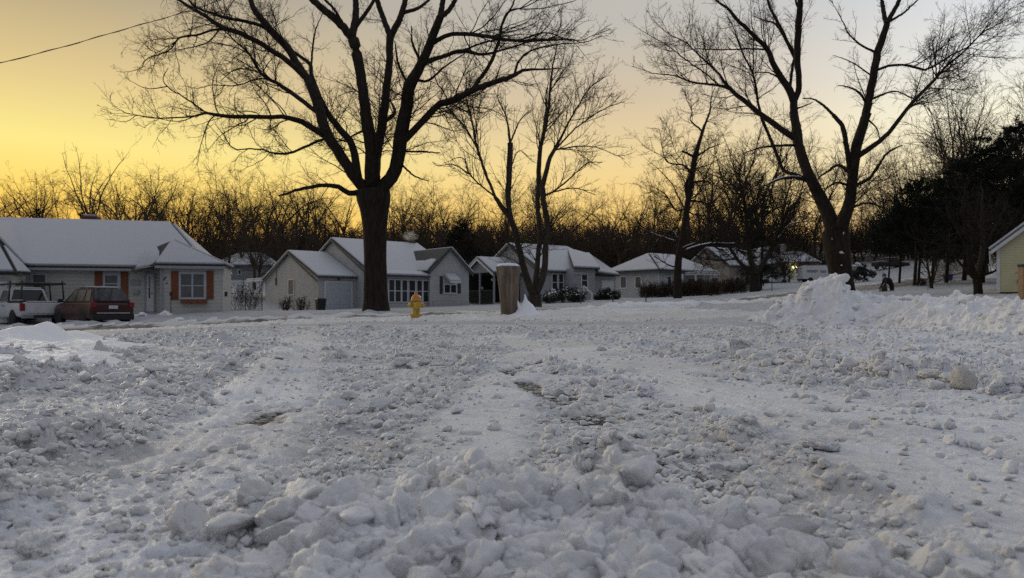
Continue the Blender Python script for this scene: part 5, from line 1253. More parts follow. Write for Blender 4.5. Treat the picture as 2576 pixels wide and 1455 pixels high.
def house_five():
    f = Frame(1835, 96, 36, 738)
    e = f.root('house', 'tan house with a plain broad gable wall between two white houses')
    W = M['siding_tan']; zb = -1.
    vm = f.vat(1779, 0); zA = f.zat(625, 0, vm); ze = f.zat(668, 0, 0); vB = 2*vm; uR = f.uat(1900, 0)
    b = MB(); gable_walls(b, 0, uR, 0, vB, zb, ze, 'u', zA); b.build('wall', W, e)
    gable_roof(e, 0, uR, 0, vB, ze, zA, 'u', snow=(.18, .18))
    rake_trim(e, [(-.2, -.27, ze-.25), (-.2, vm, zA+.05), (-.2, vB+.27, ze-.25)], .18, .04, (-1, 0, 0))
    u0, u1 = f.uat(1866, 0), f.uat(1872, 0)
    window(e, 'u', 1.2, 2.0, 1.0, 2.1, 0, fw=.1); window(e, 'u', 3.2, 4.0, 1.0, 2.1, 0, fw=.1)
    b = MB(); b.box(uR-.8, uR+.02, -.06, -.004, zb, ze-.1); b.build('corner_trim', M['trim'], e)

def house_six():
    f = Frame(1915, 124, 3, 706)
    e = f.root('house', 'far white house with its porch light on behind the parked van')
    W = M['siding_bluewhite']; zb = -1.
    uR = f.uat(2056, 0); ze = f.zat(661, 0, 0); zr = f.zat(637, 5, 4.5)
    b = MB(); b.box(0, uR, 0, 9, zb, ze); b.build('wall', W, e)
    def q(px, v): return f.uat(px, v)
    o = .4; zl = ze-.05; r0, r1 = (q(1985,4.5), 4.5, zr), (q(2018,4.5), 4.5, zr)
    roof_plane(e, [(-o, -o, zl), (uR+o, -o, zl), r1, r0], .2); roof_plane(e, [(uR+o, -o+.003, zl), (uR+o, 9+o, zl), r1], .2)
    roof_plane(e, [(-o, 9+o, zl), (uR+o, 9+o, zl), (r1[0], 4.504, zr), (r0[0], 4.504, zr)], .2); roof_plane(e, [(-o, -o+.003, zl), r0, (-o, 9+o, zl)], .2)
    # cross gable at left with the higher ridge
    g0, g1 = q(1893,-2), q(1965,-2); zg = f.zat(627, (g0+g1)/2, 3); m = q(1940,-2)
    b = MB(); b.poly_solid([(g0, -2, zb), (g1, -2, zb), (g1, -2, ze), (m, -2, zg-.1), (g0, -2, ze-.8)], [(g0, 8, zb), (g1, 8, zb), (g1, 8, ze), (m, 8, zg-.1), (g0, 8, ze-.8)]); b.build('wall', W, e)
    roof_plane(e, [(g0-.5, -2.4, ze-.95), (m, -.2, zg), (m, 8, zg), (g0-.5, 8, ze-.95)], .2)
    roof_plane(e, [(g1+.5, -2.4, ze-.15), (m+.004, -.2, zg), (m+.004, 8, zg), (g1+.5, 8, ze-.15)], .2)
    roof_plane(e, [(g0-.5, -2.405, ze-.95), (g1+.5, -2.405, ze-.15), (m+.002, -.205, zg)], .2)
    u = q(1972, 5); zc = f.zat(614, u, 5); b = MB(); b.box(u-.4, u+.4, 5, 5.7, zr-.6, zc); ch = b.build('chimney', M['stone_pale'], e)
    u = q(1970, 1.5); b = MB(); b.lathe([(.30, 0), (.3, .2), (.02, .55)], 8); o2 = b.build('roof_vent', M['metal_dark'], e); o2.location = (u, 1.5, f.zat(641, u, 1.5)-.1)
    # recessed entry, windows
    a, c = q(1950,-.01), q(1977,-.01)
    b = MB(); b.box(a, c, -.05, -.004, zb+.6, ze-.35); b.build('entry', M['grey_dark'], e)
    window(e, 'u', q(1974,0)+.4, q(1979,0)+.3, 1.0, 2.3, 0, fw=.08); window(e, 'u', q(1985,0), q(1989.5,0), 1.3, 2.3, 0, fw=.08)
    a = q(1995, 0); b = MB(); b.box(a, a+.95, -.07, -.004, -.2, 2.05); b.build('door', M['trim'], e)
    b = MB(); b.lathe([(.02, -.02), (.26, .03), (.34, .22), (.26, .42), (.02, .46)], 12); lp = b.build('porch_light', M['lamp_on'], e, smooth=True); lp.location = (q(1998,-.5), -.5, f.zat(675, q(1998,-.5), -.5)); lp.scale = (1.35, .8, .9)
    b = MB(); b.box(q(2004,-1.), uR+.6, -1.0, -.41, ze-.52, ze-.34); b.build('fascia', M['orange_wood'], e)
    l = bpy.data.lights.new('porch_lamp', 'POINT'); l.energy = 12; l.color = (1, .9, .45); l.shadow_soft_size = .25
    lo = bpy.data.objects.new('porch_lamp', l); COL.objects.link(lo); lo.parent = e; lo.location = (lp.location[0], -1.1, lp.location[2]+.2)

def house_yellow():
    f = Frame(2508.5, 33, -36, 742)
    e = f.root('house', 'pale yellow clapboard house gable cut off by the right frame edge')
    zb = -.4; ze = f.zat(625, 0, 0); um = 3.6; zA = f.zat(577, f.uat(2576,0), 0); s = (zA-ze)/f.uat(2576, 0)*1.02; zA = ze+s*um
    b = MB(); gable_walls(b, 0, 2*um, 0, 9, .12, ze, 'v', zA); b.build('wall', M['siding_yellow'], e)
    b = MB(); b.box(.03, 2*um-.03, .03, 8.97, zb, .118); b.build('foundation', M['brick_dark'], e)
    gable_roof(e, 0, 2*um, 0, 9, ze, zA, 'v', ov=.22, rake=.22, snow=(.12, .12))
    rake_trim(e, [(-.22, -.22, ze-s*.22+.08), (um, -.22, zA+.08), (2*um+.22, -.22, ze-s*.22+.08)], .18, .03, (0, -1, 0), M['trim'])
    b = MB(); b.box(-.02, .11, -.03, -.003, .1, ze-.02); b.build('corner_trim', M['trim'], e)
    b = MB(); b.box(-.30, -.225, -.2, 9, ze-.24, ze-.12); g = b.build('gutter', M['trim'], e)
    rg = random.Random(6)
    b = MB()
    for k in range(22):
        v = -.15+k*.12+rg.uniform(-.04, .04); L = rg.uniform(.15, .55); b.tube([(-.27, v, ze-.24), (-.27, v+.01, ze-.24-L*.6), (-.27, v, ze-.24-L)], [.03, .018, .003], 6)
    b.build('icicles', M['ice'], g, smooth=True)
    b = MB(); b.tube([(f.uat(2571,0), -.05, f.zat(740,2,0)), (f.uat(2571,0), -.05, f.zat(707,2,0))], .03, 8); b.tube([(f.uat(2571,0)-.16, -.06, f.zat(706,2,0)), (f.uat(2571,0)+.03, -.06, f.zat(706,2,0))], [.09, .05], 8); b.build('gas_riser', M['metal_dark'], e)
    b = MB(); b.slab([(f.uat(2552,0), -.02, f.zat(687,2,0)), (f.uat(2570,0), -.02, f.zat(681,2,0)), (f.uat(2570,0), -.02, f.zat(680,2,0)), (f.uat(2552,0), -.02, f.zat(686,2,0))], (0, -.02, 0)); b.build('wall_cable', M['trim_grey'], e)

def far_house(px0, px1, py_e, py_b, py_r, Y, label, deg=0, wall=None, wins=()):
    f = Frame(px0, Y, deg, py_b); e = f.root('house', label)
    uR = f.uat(px1, 0); ze = f.zat(py_e, 0, 0); zr = f.zat(py_r, uR/2, 4)
    b = MB(); b.box(0, uR, 0, 8, -1, ze); b.build('wall', wall or M['siding_grey'], e)
    roof_plane(e, [(-.5, -.4, ze-.05), (uR+.5, -.4, ze-.05), (uR*.72, 4, zr), (uR*.28, 4, zr)], .2)
    roof_plane(e, [(uR+.5, -.396, ze-.05), (uR+.5, 8.4, ze-.05), (uR*.72+.003, 4, zr)], .2); roof_plane(e, [(-.5, -.396, ze-.05), (uR*.28-.003, 4, zr), (-.5, 8.4, ze-.05)], .2)
    for a, c, y0, y1 in wins: window(e, 'u', f.uat(a, 0), f.uat(c, 0), f.zat(y1, 0, 0), f.zat(y0, 0, 0), 0, fw=.1)
    return e
def build_houses():
    house_one(); house_two(); house_three(); house_four(); house_five(); house_six(); house_yellow()
    far_house(545, 672, 669, 700, 640, 96, 'distant grey house under bare branches in the gap left of the garage', 4, M['siding_greydark'], ((577,582,678,688),(600,606,680,690)))
    far_house(2150, 2230, 655, 676, 640, 150, 'distant dim house behind the parked pickup at upper right', 0, M['siding_greydark'], ((2170,2176,660,668),))
# ================================================================== VEHICLES
def loft(b, stations, cap=True):
    rings = [[b.bm.verts.new(p) for p in s] for s in stations]
    n = len(rings[0])
    for r0, r1 in zip(rings, rings[1:]):
        for k in range(n): b.bm.faces.new((r0[k], r0[(k+1)%n], r1[(k+1)%n], r1[k]))
    if cap: b.bm.faces.new(rings[0][::-1]); b.bm.faces.new(rings[-1])
def body_section(x, hw, z0, z1, zb, tum=.06):
    """closed ring at length x: sill, flank, shoulder, deck"""
    return [(x, -hw*.80, z0), (x, -hw*.96, z0+.06), (x, -hw, z0+(z1-z0)*.35), (x, -hw*.995, z0+(z1-z0)*.62), (x, -hw*(1-tum), z1-.05), (x, -hw*(1-tum*2.4), z1),
            (x, -hw*.4, zb), (x, hw*.4, zb), (x, hw*(1-tum*2.4), z1), (x, hw*(1-tum), z1-.05), (x, hw*.995, z0+(z1-z0)*.62), (x, hw, z0+(z1-z0)*.35), (x, hw*.96, z0+.06), (x, hw*.80, z0)]
def wheel(par, x, y, r, w, side):
    b = MB(); b.lathe([(r*.62, -w/2), (r*.93, -w/2), (r, -w*.32), (r, w*.32), (r*.93, w/2), (r*.62, w/2), (r*.60, 0)], 28)
    t = b.build('wheel', M['rubber'], par, smooth=True); t.rotation_euler = (R(90), 0, 0); t.location = (x, y, r)
    b = MB(); b.lathe([(.01, w*.30), (r*.16, w*.33), (r*.2, w*.27), (r*.5, w*.22), (r*.58, w*.44), (r*.64, w*.50), (r*.64, -w*.1), (.01, -w*.1)], 28)
    for k in range(5):
        a = k*2*math.pi/5; c, s = math.cos(a), math.sin(a); q = .055
        b.slab([(r*.18*c-q*s, r*.18*s+q*c, w*.30), (r*.56*c-q*s, r*.56*s+q*c, w*.38), (r*.56*c+q*s, r*.56*s-q*c, w*.38), (r*.18*c+q*s, r*.18*s-q*c, w*.30)], (0, 0, .03))
    rim = b.build('rim', M['alloy'], t, smooth=False)
    if side > 0: rim.rotation_euler = (R(180), 0, 0)
    b = MB(); b.lathe([(r*.98, -w*.5-.004), (r*1.2, -w*.5-.004), (r*1.2, w*.45), (r*.98, w*.45)], 28)
    return t
def arch_ring(par, x, y, r, side, mat):
    """dark wheel opening on the flank"""
    pts = [(x+r*1.17*math.cos(a), y, max(.12, r+r*1.17*math.sin(a))) for a in np.linspace(-.35, math.pi+.35, 18)]
    b = MB(); b.slab(pts, (0, side*.02, 0)); return b.build('wheel_arch', mat, par)
def quad(par, nm, pts, mat, off, th=.015, bev=.0):
    p = [Vector(q) for q in pts]; n = (p[1]-p[0]).cross(p[2]-p[0]).normalized()
    b = MB(); b.slab([q+n*off for q in p], n*th); return b.build(nm, mat, par, bevel=bev)
def shrink(pts, k=.86, kz=None):
    c = sum((Vector(p) for p in pts), Vector())/len(pts); return [c+(Vector(p)-c)*k for p in pts]
def orient(px, Y, heading, py=None):
    X = (px-CX)/F*Y; z = gz(X, Y)+.02 if py is None else CAMH+(HY-py)/F*Y
    return (X, Y, z), R(heading)      # heading: angle of the car's +x (nose) from world +X

def car_suv():
    loc, rz = orient(232, 34.2, 90+50, 819.5)
    e = empty('parked_suv', loc, rz, 'dark red sport utility vehicle with snow on its roof, parked before the orange-shuttered house', 'car'); e.scale = (1.05,)*3
    L, hw = 4.4, .90; P = M['paint_red']
    st = [body_section(x, hw*w, z0, z1, z1+.02*c) for x, w, z0, z1, c in ((-2.2,.90,.50,.92,.5),(-2.12,.97,.32,.98,.5),(-1.9,1.,.27,1.02,.5),(-1.0,1.,.25,1.02,.5),(.6,1.,.25,1.02,.5),(1.05,1.,.25,1.02,1),(1.5,.99,.26,.99,2),(1.95,.95,.28,.93,2),(2.15,.86,.34,.86,2),(2.24,.76,.45,.74,1))]
    b = MB(); loft(b, st); b.build('body', P, e, bevel=.02, smooth=True)
    # cabin: belt ring to roof ring
    B0 = [(-2.12,-.80,1.0),(1.1,-.80,1.01),(1.1,.80,1.01),(-2.12,.80,1.0)]; T0 = [(-1.62,-.60,1.60),(.18,-.60,1.62),(.18,.60,1.62),(-1.62,.60,1.60)]
    b = MB(); b.poly_solid(B0, T0); b.build('cabin', P, e, bevel=.04, smooth=False, seg=3)
    g = M['car_glass']
    rear = [B0[3], B0[0], T0[0], T0[3]]; quad(e, 'rear_window', shrink([Vector(p)+Vector((0,0,.03)) for p in rear], .88), g, .004, .014)
    fr = [B0[1], B0[2], T0[2], T0[1]]; quad(e, 'windscreen', shrink(fr, .88), g, .004, .014)
    for s in (-1, 1):
        def sp(x, t): # point on the side pane
            y = .80-.20*t; xb = x; return (xb, s*y, 1.0+.61*t)
        for x0, x1, t0, t1 in ((-1.9,-1.25,.10,.86),(-1.15,-.35,.10,.86),(-.25,.55,.10,.86)):
            k = .22 if x0 < -1.5 else 0; kk = .42 if x1 > .4 else 0
            pts = [sp(x0, t0), sp(x1, t0), sp(x1-kk, t1), sp(x0+k, t1)]
            if s > 0: pts = pts[::-1]
            quad(e, 'side_window', pts, M['car_glass_pale'], .010, .012)
        b = MB(); b.tube([(-1.55, s*.56, 1.66), (-.9, s*.57, 1.69), (-.1, s*.56, 1.67)], .022, 8); b.build('roof_rail', M['alloy'], e, smooth=True)
        b = MB(); b.box(-2.225, -2.10, min(s*.66, s*.86), max(s*.66, s*.86), .80, 1.02); b.build('tail_light', M['tail_red'], e, bevel=.02)
        b = MB(); b.box(.85, 1.0, min(s*.86, s*1.06), max(s*.86, s*1.06), 1.02, 1.18); b.build('mirror', M['paint_black'], e, bevel=.04)
        for x in (-1.32, 1.36):
            arch_ring(e, x, s*(hw+.004)-(0.02 if s > 0 else -.02), .35, s, M['paint_black']); wheel(e, x, s*(hw-.10), .35, .23, -s)
        for x in (-.3, .62):
            b = MB(); b.box(x-.08, x+.08, min(s*hw, s*(hw+.03)), max(s*hw, s*(hw+.03)), .86, .90); b.build('handle', P, e, bevel=.008)
    b = MB(); b.box(-2.27, -2.05, -.84, .84, .27, .50); b.build('bumper', M['paint_black'], e, bevel=.04)
    b = MB(); b.box(-2.265, -2.19, -.66, .66, .535, .585); b.build('bumper_trim', M['alloy'], e, bevel=.01)
    b = MB(); b.box(-2.235, -2.205, -.18, .18, .74, .88); b.build('number_plate', M['plate'], e, bevel=.005)
    b = MB(); b.box(-1.50, .1, -.52, .52, 1.615, 1.70); b.build('roof_snow', M['snow_roof'], e, bevel=.04, smooth=True)
    for s in (-1, 1):
        b = MB(); b.box(2.14, 2.22, min(s*.5, s*.74), max(s*.5, s*.74), .68, .80); b.build('headlight', M['plate'], e, bevel=.02)

def car_truck():
    loc, rz = orient(60, 36.5, 90+50, 823)
    e = empty('pickup_truck', loc, rz, 'white pickup truck with a dark pipe ladder rack, left of the red vehicle', 'truck')
    P = M['paint_white']; hw = 1.0
    st = [body_section(x, hw*w, z0, z1, z1+.01) for x, w, z0, z1 in ((-2.85,.95,.60,1.18),(-2.75,.99,.50,1.20),(-.6,1.,.46,1.22),(1.3,1.,.44,1.22),(1.7,1.,.44,1.20),(2.6,.97,.46,1.12),(2.9,.90,.55,1.0))]
    b = MB(); loft(b, st); b.build('body', P, e, bevel=.025, smooth=True)
    B0 = [(-.75,-.90,1.2),(1.75,-.90,1.22),(1.75,.90,1.22),(-.75,.90,1.2)]; T0 = [(-.55,-.70,1.88),(.85,-.70,1.90),(.85,.70,1.90),(-.55,.70,1.88)]
    b = MB(); b.poly_solid(B0, T0); b.build('cabin', P, e, bevel=.05, seg=3)
    quad(e, 'rear_window', shrink([B0[3], B0[0], T0[0], T0[3]], .84), M['car_glass'], .004, .014)
    quad(e, 'windscreen', shrink([B0[1], B0[2], T0[2], T0[1]], .88), M['car_glass'], .004, .014)
    for s in (-1, 1):
        def sp(x, t): return (x, s*(.90-.2*t), 1.2+.69*t)
        for x0, x1, k, kk in ((-.6,.25,.08,0),(.35,1.45,0,.55)):
            pts = [sp(x0, .08), sp(x1, .08), sp(x1-kk, .84), sp(x0+k, .84)]
            quad(e, 'side_window', pts if s < 0 else pts[::-1], M['car_glass_pale'], .012, .012)
        b = MB(); b.box(-2.87, -2.72, min(s*.80, s*.995), max(s*.80, s*.995), .80, 1.16); b.build('tail_light', M['tail_red'], e, bevel=.015)
        b = MB(); b.box(1.25, 1.4, min(s*.95, s*1.2), max(s*.95, s*1.2), 1.2, 1.45); b.build('mirror', M['paint_black'], e, bevel=.04)
        for x in (-1.75, 1.95):
            arch_ring(e, x, s*(hw+.004)-(.02 if s > 0 else -.02), .40, s, M['paint_black']); wheel(e, x, s*(hw-.10), .40, .27, -s)
        for x in (-.45, .5):
            b = MB(); b.box(x-.1, x+.1, min(s*hw, s*(hw+.03)), max(s*hw, s*(hw+.03)), 1.03, 1.07); b.build('handle', M['paint_black'], e, bevel=.008)
    b = MB(); b.box(-2.88, -2.852, -.74, .74, .70, 1.17); b.build('tailgate', P, e, bevel=.012)
    b = MB(); b.box(-3.0, -2.83, -.95, .95, .46, .66); b.build('bumper', M['chrome_dull'], e, bevel=.03)
    b = MB(); b.box(-3.01, -3.002, -.5, .5, .48, .60); b.build('bumper_step', M['paint_black'], e)
    # open bed: raised rails, dark cover, snow
    b = MB(); b.box(-2.7, -.8, -.86, .86, 1.225, 1.235); b.build('bed_floor', M['paint_black'], e)
    for s in (-1, 1):
        b = MB(); b.box(-2.78, -.78, min(s*.86, s*.95), max(s*.86, s*.95), 1.21, 1.275); b.build('bed_rail', M['paint_black'], e, bevel=.01)
        b = MB(); b.box(-2.7, -1.2, min(s*.84, s*.95), max(s*.84, s*.95), 1.278, 1.32); b.build('rail_snow', M['snow_roof'], e, bevel=.02, smooth=True)
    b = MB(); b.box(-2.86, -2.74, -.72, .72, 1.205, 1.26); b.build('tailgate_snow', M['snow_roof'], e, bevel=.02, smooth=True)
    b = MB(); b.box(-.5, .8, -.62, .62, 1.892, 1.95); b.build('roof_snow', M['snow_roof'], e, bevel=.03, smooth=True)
    # ladder rack: two long rails over four posts with cross bars
    zr = 2.08
    r = empty('ladder_rack', (0, 0, 0)); r.parent = e; r['label'] = 'dark pipe ladder rack over the bed'
    for s in (-1, 1):
        b = MB(); b.tube([(-2.95, s*.84, zr), (1.2, s*.84, zr)], .045, 8); b.build('rack_rail', M['rack'], r, smooth=True)
        for x in (-2.6, -.9):
            b = MB(); b.tube([(x, s*.9, 1.25), (x, s*.84, zr)], .04, 8); b.tube([(x, s*.84, zr), (x, s*.84, zr+.14)], .05, 8); b.build('rack_post', M['rack'], r, smooth=True)
    for x in (-2.6, -.9, .6):
        b = MB(); b.tube([(x, -.84, zr+.02), (x, .84, zr+.02)], .04, 8); b.build('cross_bar', M['rack'], r, smooth=True)

def car_sedan():
    loc, rz = orient(1945, 114.5, 4, 714.5)
    e = empty('parked_car', loc, rz, 'small white sedan parked in the far driveway left of the white van', 'car')
    P = M['paint_white']; hw = .88
    st = [body_section(x, hw*w, z0, z1, z1+.01) for x, w, z0, z1 in ((-2.2,.80,.45,.80),(-2.1,.93,.28,.92),(-1.4,1.,.22,.95),(.6,1.,.22,.92),(1.2,.99,.22,.88),(1.8,.94,.25,.78),(2.15,.80,.32,.66))]
    b = MB(); loft(b, st); b.build('body', P, e, bevel=.03, smooth=True)
    B0 = [(-1.75,-.78,.93),(1.25,-.78,.90),(1.25,.78,.90),(-1.75,.78,.93)]; T0 = [(-.95,-.56,1.42),(.25,-.56,1.42),(.25,.56,1.42),(-.95,.56,1.42)]
    b = MB(); b.poly_solid(B0, T0); b.build('cabin', P, e, bevel=.08, seg=3, smooth=True)
    for s in (-1, 1):
        def sp(x, t): return (x, s*(.78-.22*t), .92+.5*t)
        pts = [sp(-1.2, .12), sp(.75, .12), sp(.2, .82), sp(-.85, .82)]; quad(e, 'side_window', pts if s < 0 else pts[::-1], M['car_glass'], .014, .014)
        for x in (-1.35, 1.35): arch_ring(e, x, s*(hw+.004)-(.02 if s > 0 else -.02), .31, s, M['paint_black']); wheel(e, x, s*(hw-.1), .31, .2, -s)
        b = MB(); b.box(1.95, 2.08, min(s*.5, s*.74), max(s*.5, s*.74), .60, .70); b.build('headlight', M['plate'], e, bevel=.02)
    quad(e, 'windscreen', shrink([B0[1], B0[2], T0[2], T0[1]], .85), M['car_glass'], .004, .014)
    quad(e, 'rear_window', shrink([B0[3], B0[0], T0[0], T0[3]], .85), M['car_glass'], .004, .014)
    b = MB(); b.box(-.85, .15, -.48, .48, 1.424, 1.48); b.build('roof_snow', M['snow_roof'], e, bevel=.03, smooth=True)

def car_van():
    loc, rz = orient(2060, 112, 3, 712)
    e = empty('cargo_van', loc, rz, 'white high-roofed cargo van with dark lettering, parked behind the double-stemmed tree', 'van')
    P = M['paint_white']; hw = 1.02
    prof = [(-2.9,.45),(-2.95,.8),(-2.9,2.35),(-2.75,2.5),(1.0,2.52),(1.45,2.4),(2.15,1.55),(2.75,1.28),(2.92,1.0),(2.95,.5),(2.8,.38),(-2.8,.38)]
    b = MB(); b.poly_solid([(x, -hw*(1-.10*max(0, z-1.2)), z) for x, z in prof], [(x, hw*(1-.10*max(0, z-1.2)), z) for x, z in prof]); b.build('body', P, e, bevel=.05, seg=3)
    for s in (-1, 1):
        y = lambda z: s*hw*(1-.10*max(0, z-1.2))
        pts = [(.95,y(1.45),1.45),(1.95,y(1.45),1.45),(1.45,y(2.15),2.15),(.95,y(2.2),2.2)]; quad(e, 'side_window', pts if s < 0 else pts[::-1], M['car_glass'], .006, .014)
        for x in (-1.75, 1.9): arch_ring(e, x, s*(hw+.004)-(.02 if s > 0 else -.02), .36, s, M['paint_black']); wheel(e, x, s*(hw-.1), .36, .24, -s)
        b = MB(); b.box(1.55, 1.7, min(s*1., s*1.25), max(s*1., s*1.25), 1.35, 1.7); b.build('mirror', M['paint_black'], e, bevel=.03)
    quad(e, 'windscreen', [(1.52,-.80,2.33),(2.12,-.88,1.6),(2.12,.88,1.6),(1.52,.80,2.33)], M['car_glass'], .012, .014)
    b = MB(); b.box(-2.96, -2.0, -1.03, 1.03, .36, .56); b.build('bumper', M['paint_black'], e, bevel=.03)
    b = MB(); b.box(2.6, 2.98, -1.0, 1.0, .40, .66); b.build('bumper', M['paint_black'], e, bevel=.03)
    # two blocks of unreadable dark lettering: plain dashes of the same size
    b = MB(); rg = random.Random(5)
    for x0, x1, z in ((-2.35,-.75,1.72),(-2.2,-.9,1.55),(-.25,.6,1.68),(-.25,.55,1.5)):
        x = x0
        while x < x1:
            w = rg.uniform(.06, .13); b.box(x, x+w, -1.0-.012, -.93, z, z+(.13 if z > 1.6 else .08)); x += w+.05
    b.build('lettering', M['grey_dark'], e)
    b = MB(); b.box(-2.6, .8, -.8, .8, 2.525, 2.62); b.build('roof_snow', M['snow_roof'], e, bevel=.04, smooth=True)

def far_cars():
    loc, rz = orient(2241, 118, 8, 678)
    e = empty('pickup_truck', loc, rz, 'distant dark pickup with snow on hood and roof, above the stooping person', 'truck')
    P = M['paint_black']; st = [body_section(x, .98*w, z0, z1, z1) for x, w, z0, z1 in ((-2.8,.9,.6,1.1),(-2.7,1.,.45,1.15),(1.5,1.,.45,1.15),(2.6,.95,.5,1.05),(2.8,.85,.6,.95))]
    b = MB(); loft(b, st); b.build('body', P, e, bevel=.03, smooth=True)
    b = MB(); b.poly_solid([(-1.,-.9,1.12),(1.3,-.9,1.12),(1.3,.9,1.12),(-1.,.9,1.12)], [(-.8,-.7,1.8),(.6,-.7,1.8),(.6,.7,1.8),(-.8,.7,1.8)]); b.build('cabin', P, e, bevel=.05)
    b = MB(); b.box(-.75, .55, -.66, .66, 1.803, 1.95); b.build('roof_snow', M['snow_roof'], e, bevel=.05, smooth=True)
    b = MB(); b.box(-2.6, -1.1, -.8, .8, 1.153, 1.28); b.build('bed_snow', M['snow_roof'], e, bevel=.05, smooth=True)
    for s in (-1, 1):
        for x in (-1.8, 1.8): wheel(e, x, s*.9, .38, .25, -s)
    loc, rz = orient(2163, 92, 20, 700)
    e = empty('parked_car', loc, rz, 'dark low car half hidden beside the small snow-flecked evergreen', 'car')
    st = [body_section(x, .86*w, z0, z1, z1) for x, w, z0, z1 in ((-2.1,.85,.4,.8),(-2.,1.,.3,.9),(1.2,1.,.25,.88),(1.9,.92,.3,.76),(2.1,.8,.4,.65))]
    b = MB(); loft(b, st); b.build('body', P, e, bevel=.03, smooth=True)
    b = MB(); b.poly_solid([(-1.6,-.76,.9),(1.0,-.76,.88),(1.0,.76,.88),(-1.6,.76,.9)], [(-.9,-.55,1.38),(.2,-.55,1.38),(.2,.55,1.38),(-.9,.55,1.38)]); b.build('cabin', M['car_glass'], e, bevel=.06)
    b = MB(); b.box(-.95, .25, -.55, .55, 1.384, 1.47); b.build('roof_snow', M['snow_roof'], e, bevel=.03, smooth=True)
    for s in (-1, 1):
        for x in (-1.3, 1.3): wheel(e, x, s*.78, .31, .2, -s)

# ================================================================== SMALL THINGS
def hydrant():
    p = at(1047, 806, 19.0); zt = gz(p.x, 19.)
    e = empty('fire_hydrant', (p.x, 19., min(p.z, zt+.03)-.02), .35, 'yellow fire hydrant with snow-capped orange bonnet standing in the slush', 'fire hydrant')
    Y, O = M['hyd_yellow'], M['hyd_orange']
    b = MB(); b.lathe([(.145,-.1),(.145,.12),(.14,.16),(.115,.17),(.105,.20),(.10,.40),(.105,.46),(.125,.48),(.125,.50)], 24); b.build('barrel', Y, e, smooth=True)
    b = MB(); b.lathe([(.14,.125),(.155,.13),(.155,.165),(.14,.17)], 24)
    for k in range(8): a = k*math.pi/4; b.lathe([(.018,.17),(.018,.19)], 6, (.135*math.cos(a), .135*math.sin(a)))
    b.build('flange', Y, e)
    b = MB(); b.lathe([(.135,.50),(.145,.505),(.145,.54),(.135,.545),(.125,.58),(.105,.63),(.08,.67),(.05,.685),(.045,.70),(.04,.745),(.0,.75)], 24); bn = b.build('bonnet', O, e, smooth=True)
    b = MB(); b.slab([(.03,-.10,.60),(.12,-.03,.58),(.12,.06,.58),(.03,.12,.60),(-.01,.02,.68)], (.02, 0, .045)); b.build('snow_cap', M['snow_clean'], bn, bevel=.015, smooth=True)
    for a, r, L in ((0,.062,.19),(180,.062,.19),(270,.085,.20)):
        b = MB(); b.lathe([(r*.8,.10),(r*.8,L-.05),(r*1.12,L-.045),(r*1.12,L),(r*.6,L+.005),(r*.35,L+.01),(r*.35,L+.04),(.0,L+.042)], 18)
        o = b.build('nozzle', Y, e, smooth=False); o.rotation_euler = (R(90), 0, R(a+90)); o.location = (0, 0, .405)
    b = MB(); 
    for k in range(6): b.tube([(.02*math.sin(k), -.16-.012*k, .36-.03*k), (.02*math.sin(k+1), -.16-.012*(k+1), .33-.03*k)], .007, 6)
    b.build('chain', M['rack'], e)
    b = MB(); b.slab([(.03,-.17,.172),(.16,-.06,.172),(.14,.03,.172),(.08,-.08,.172)], (0, 0, .035)); b.build('snow_patch', M['snow_clean'], e, bevel=.012, smooth=True)

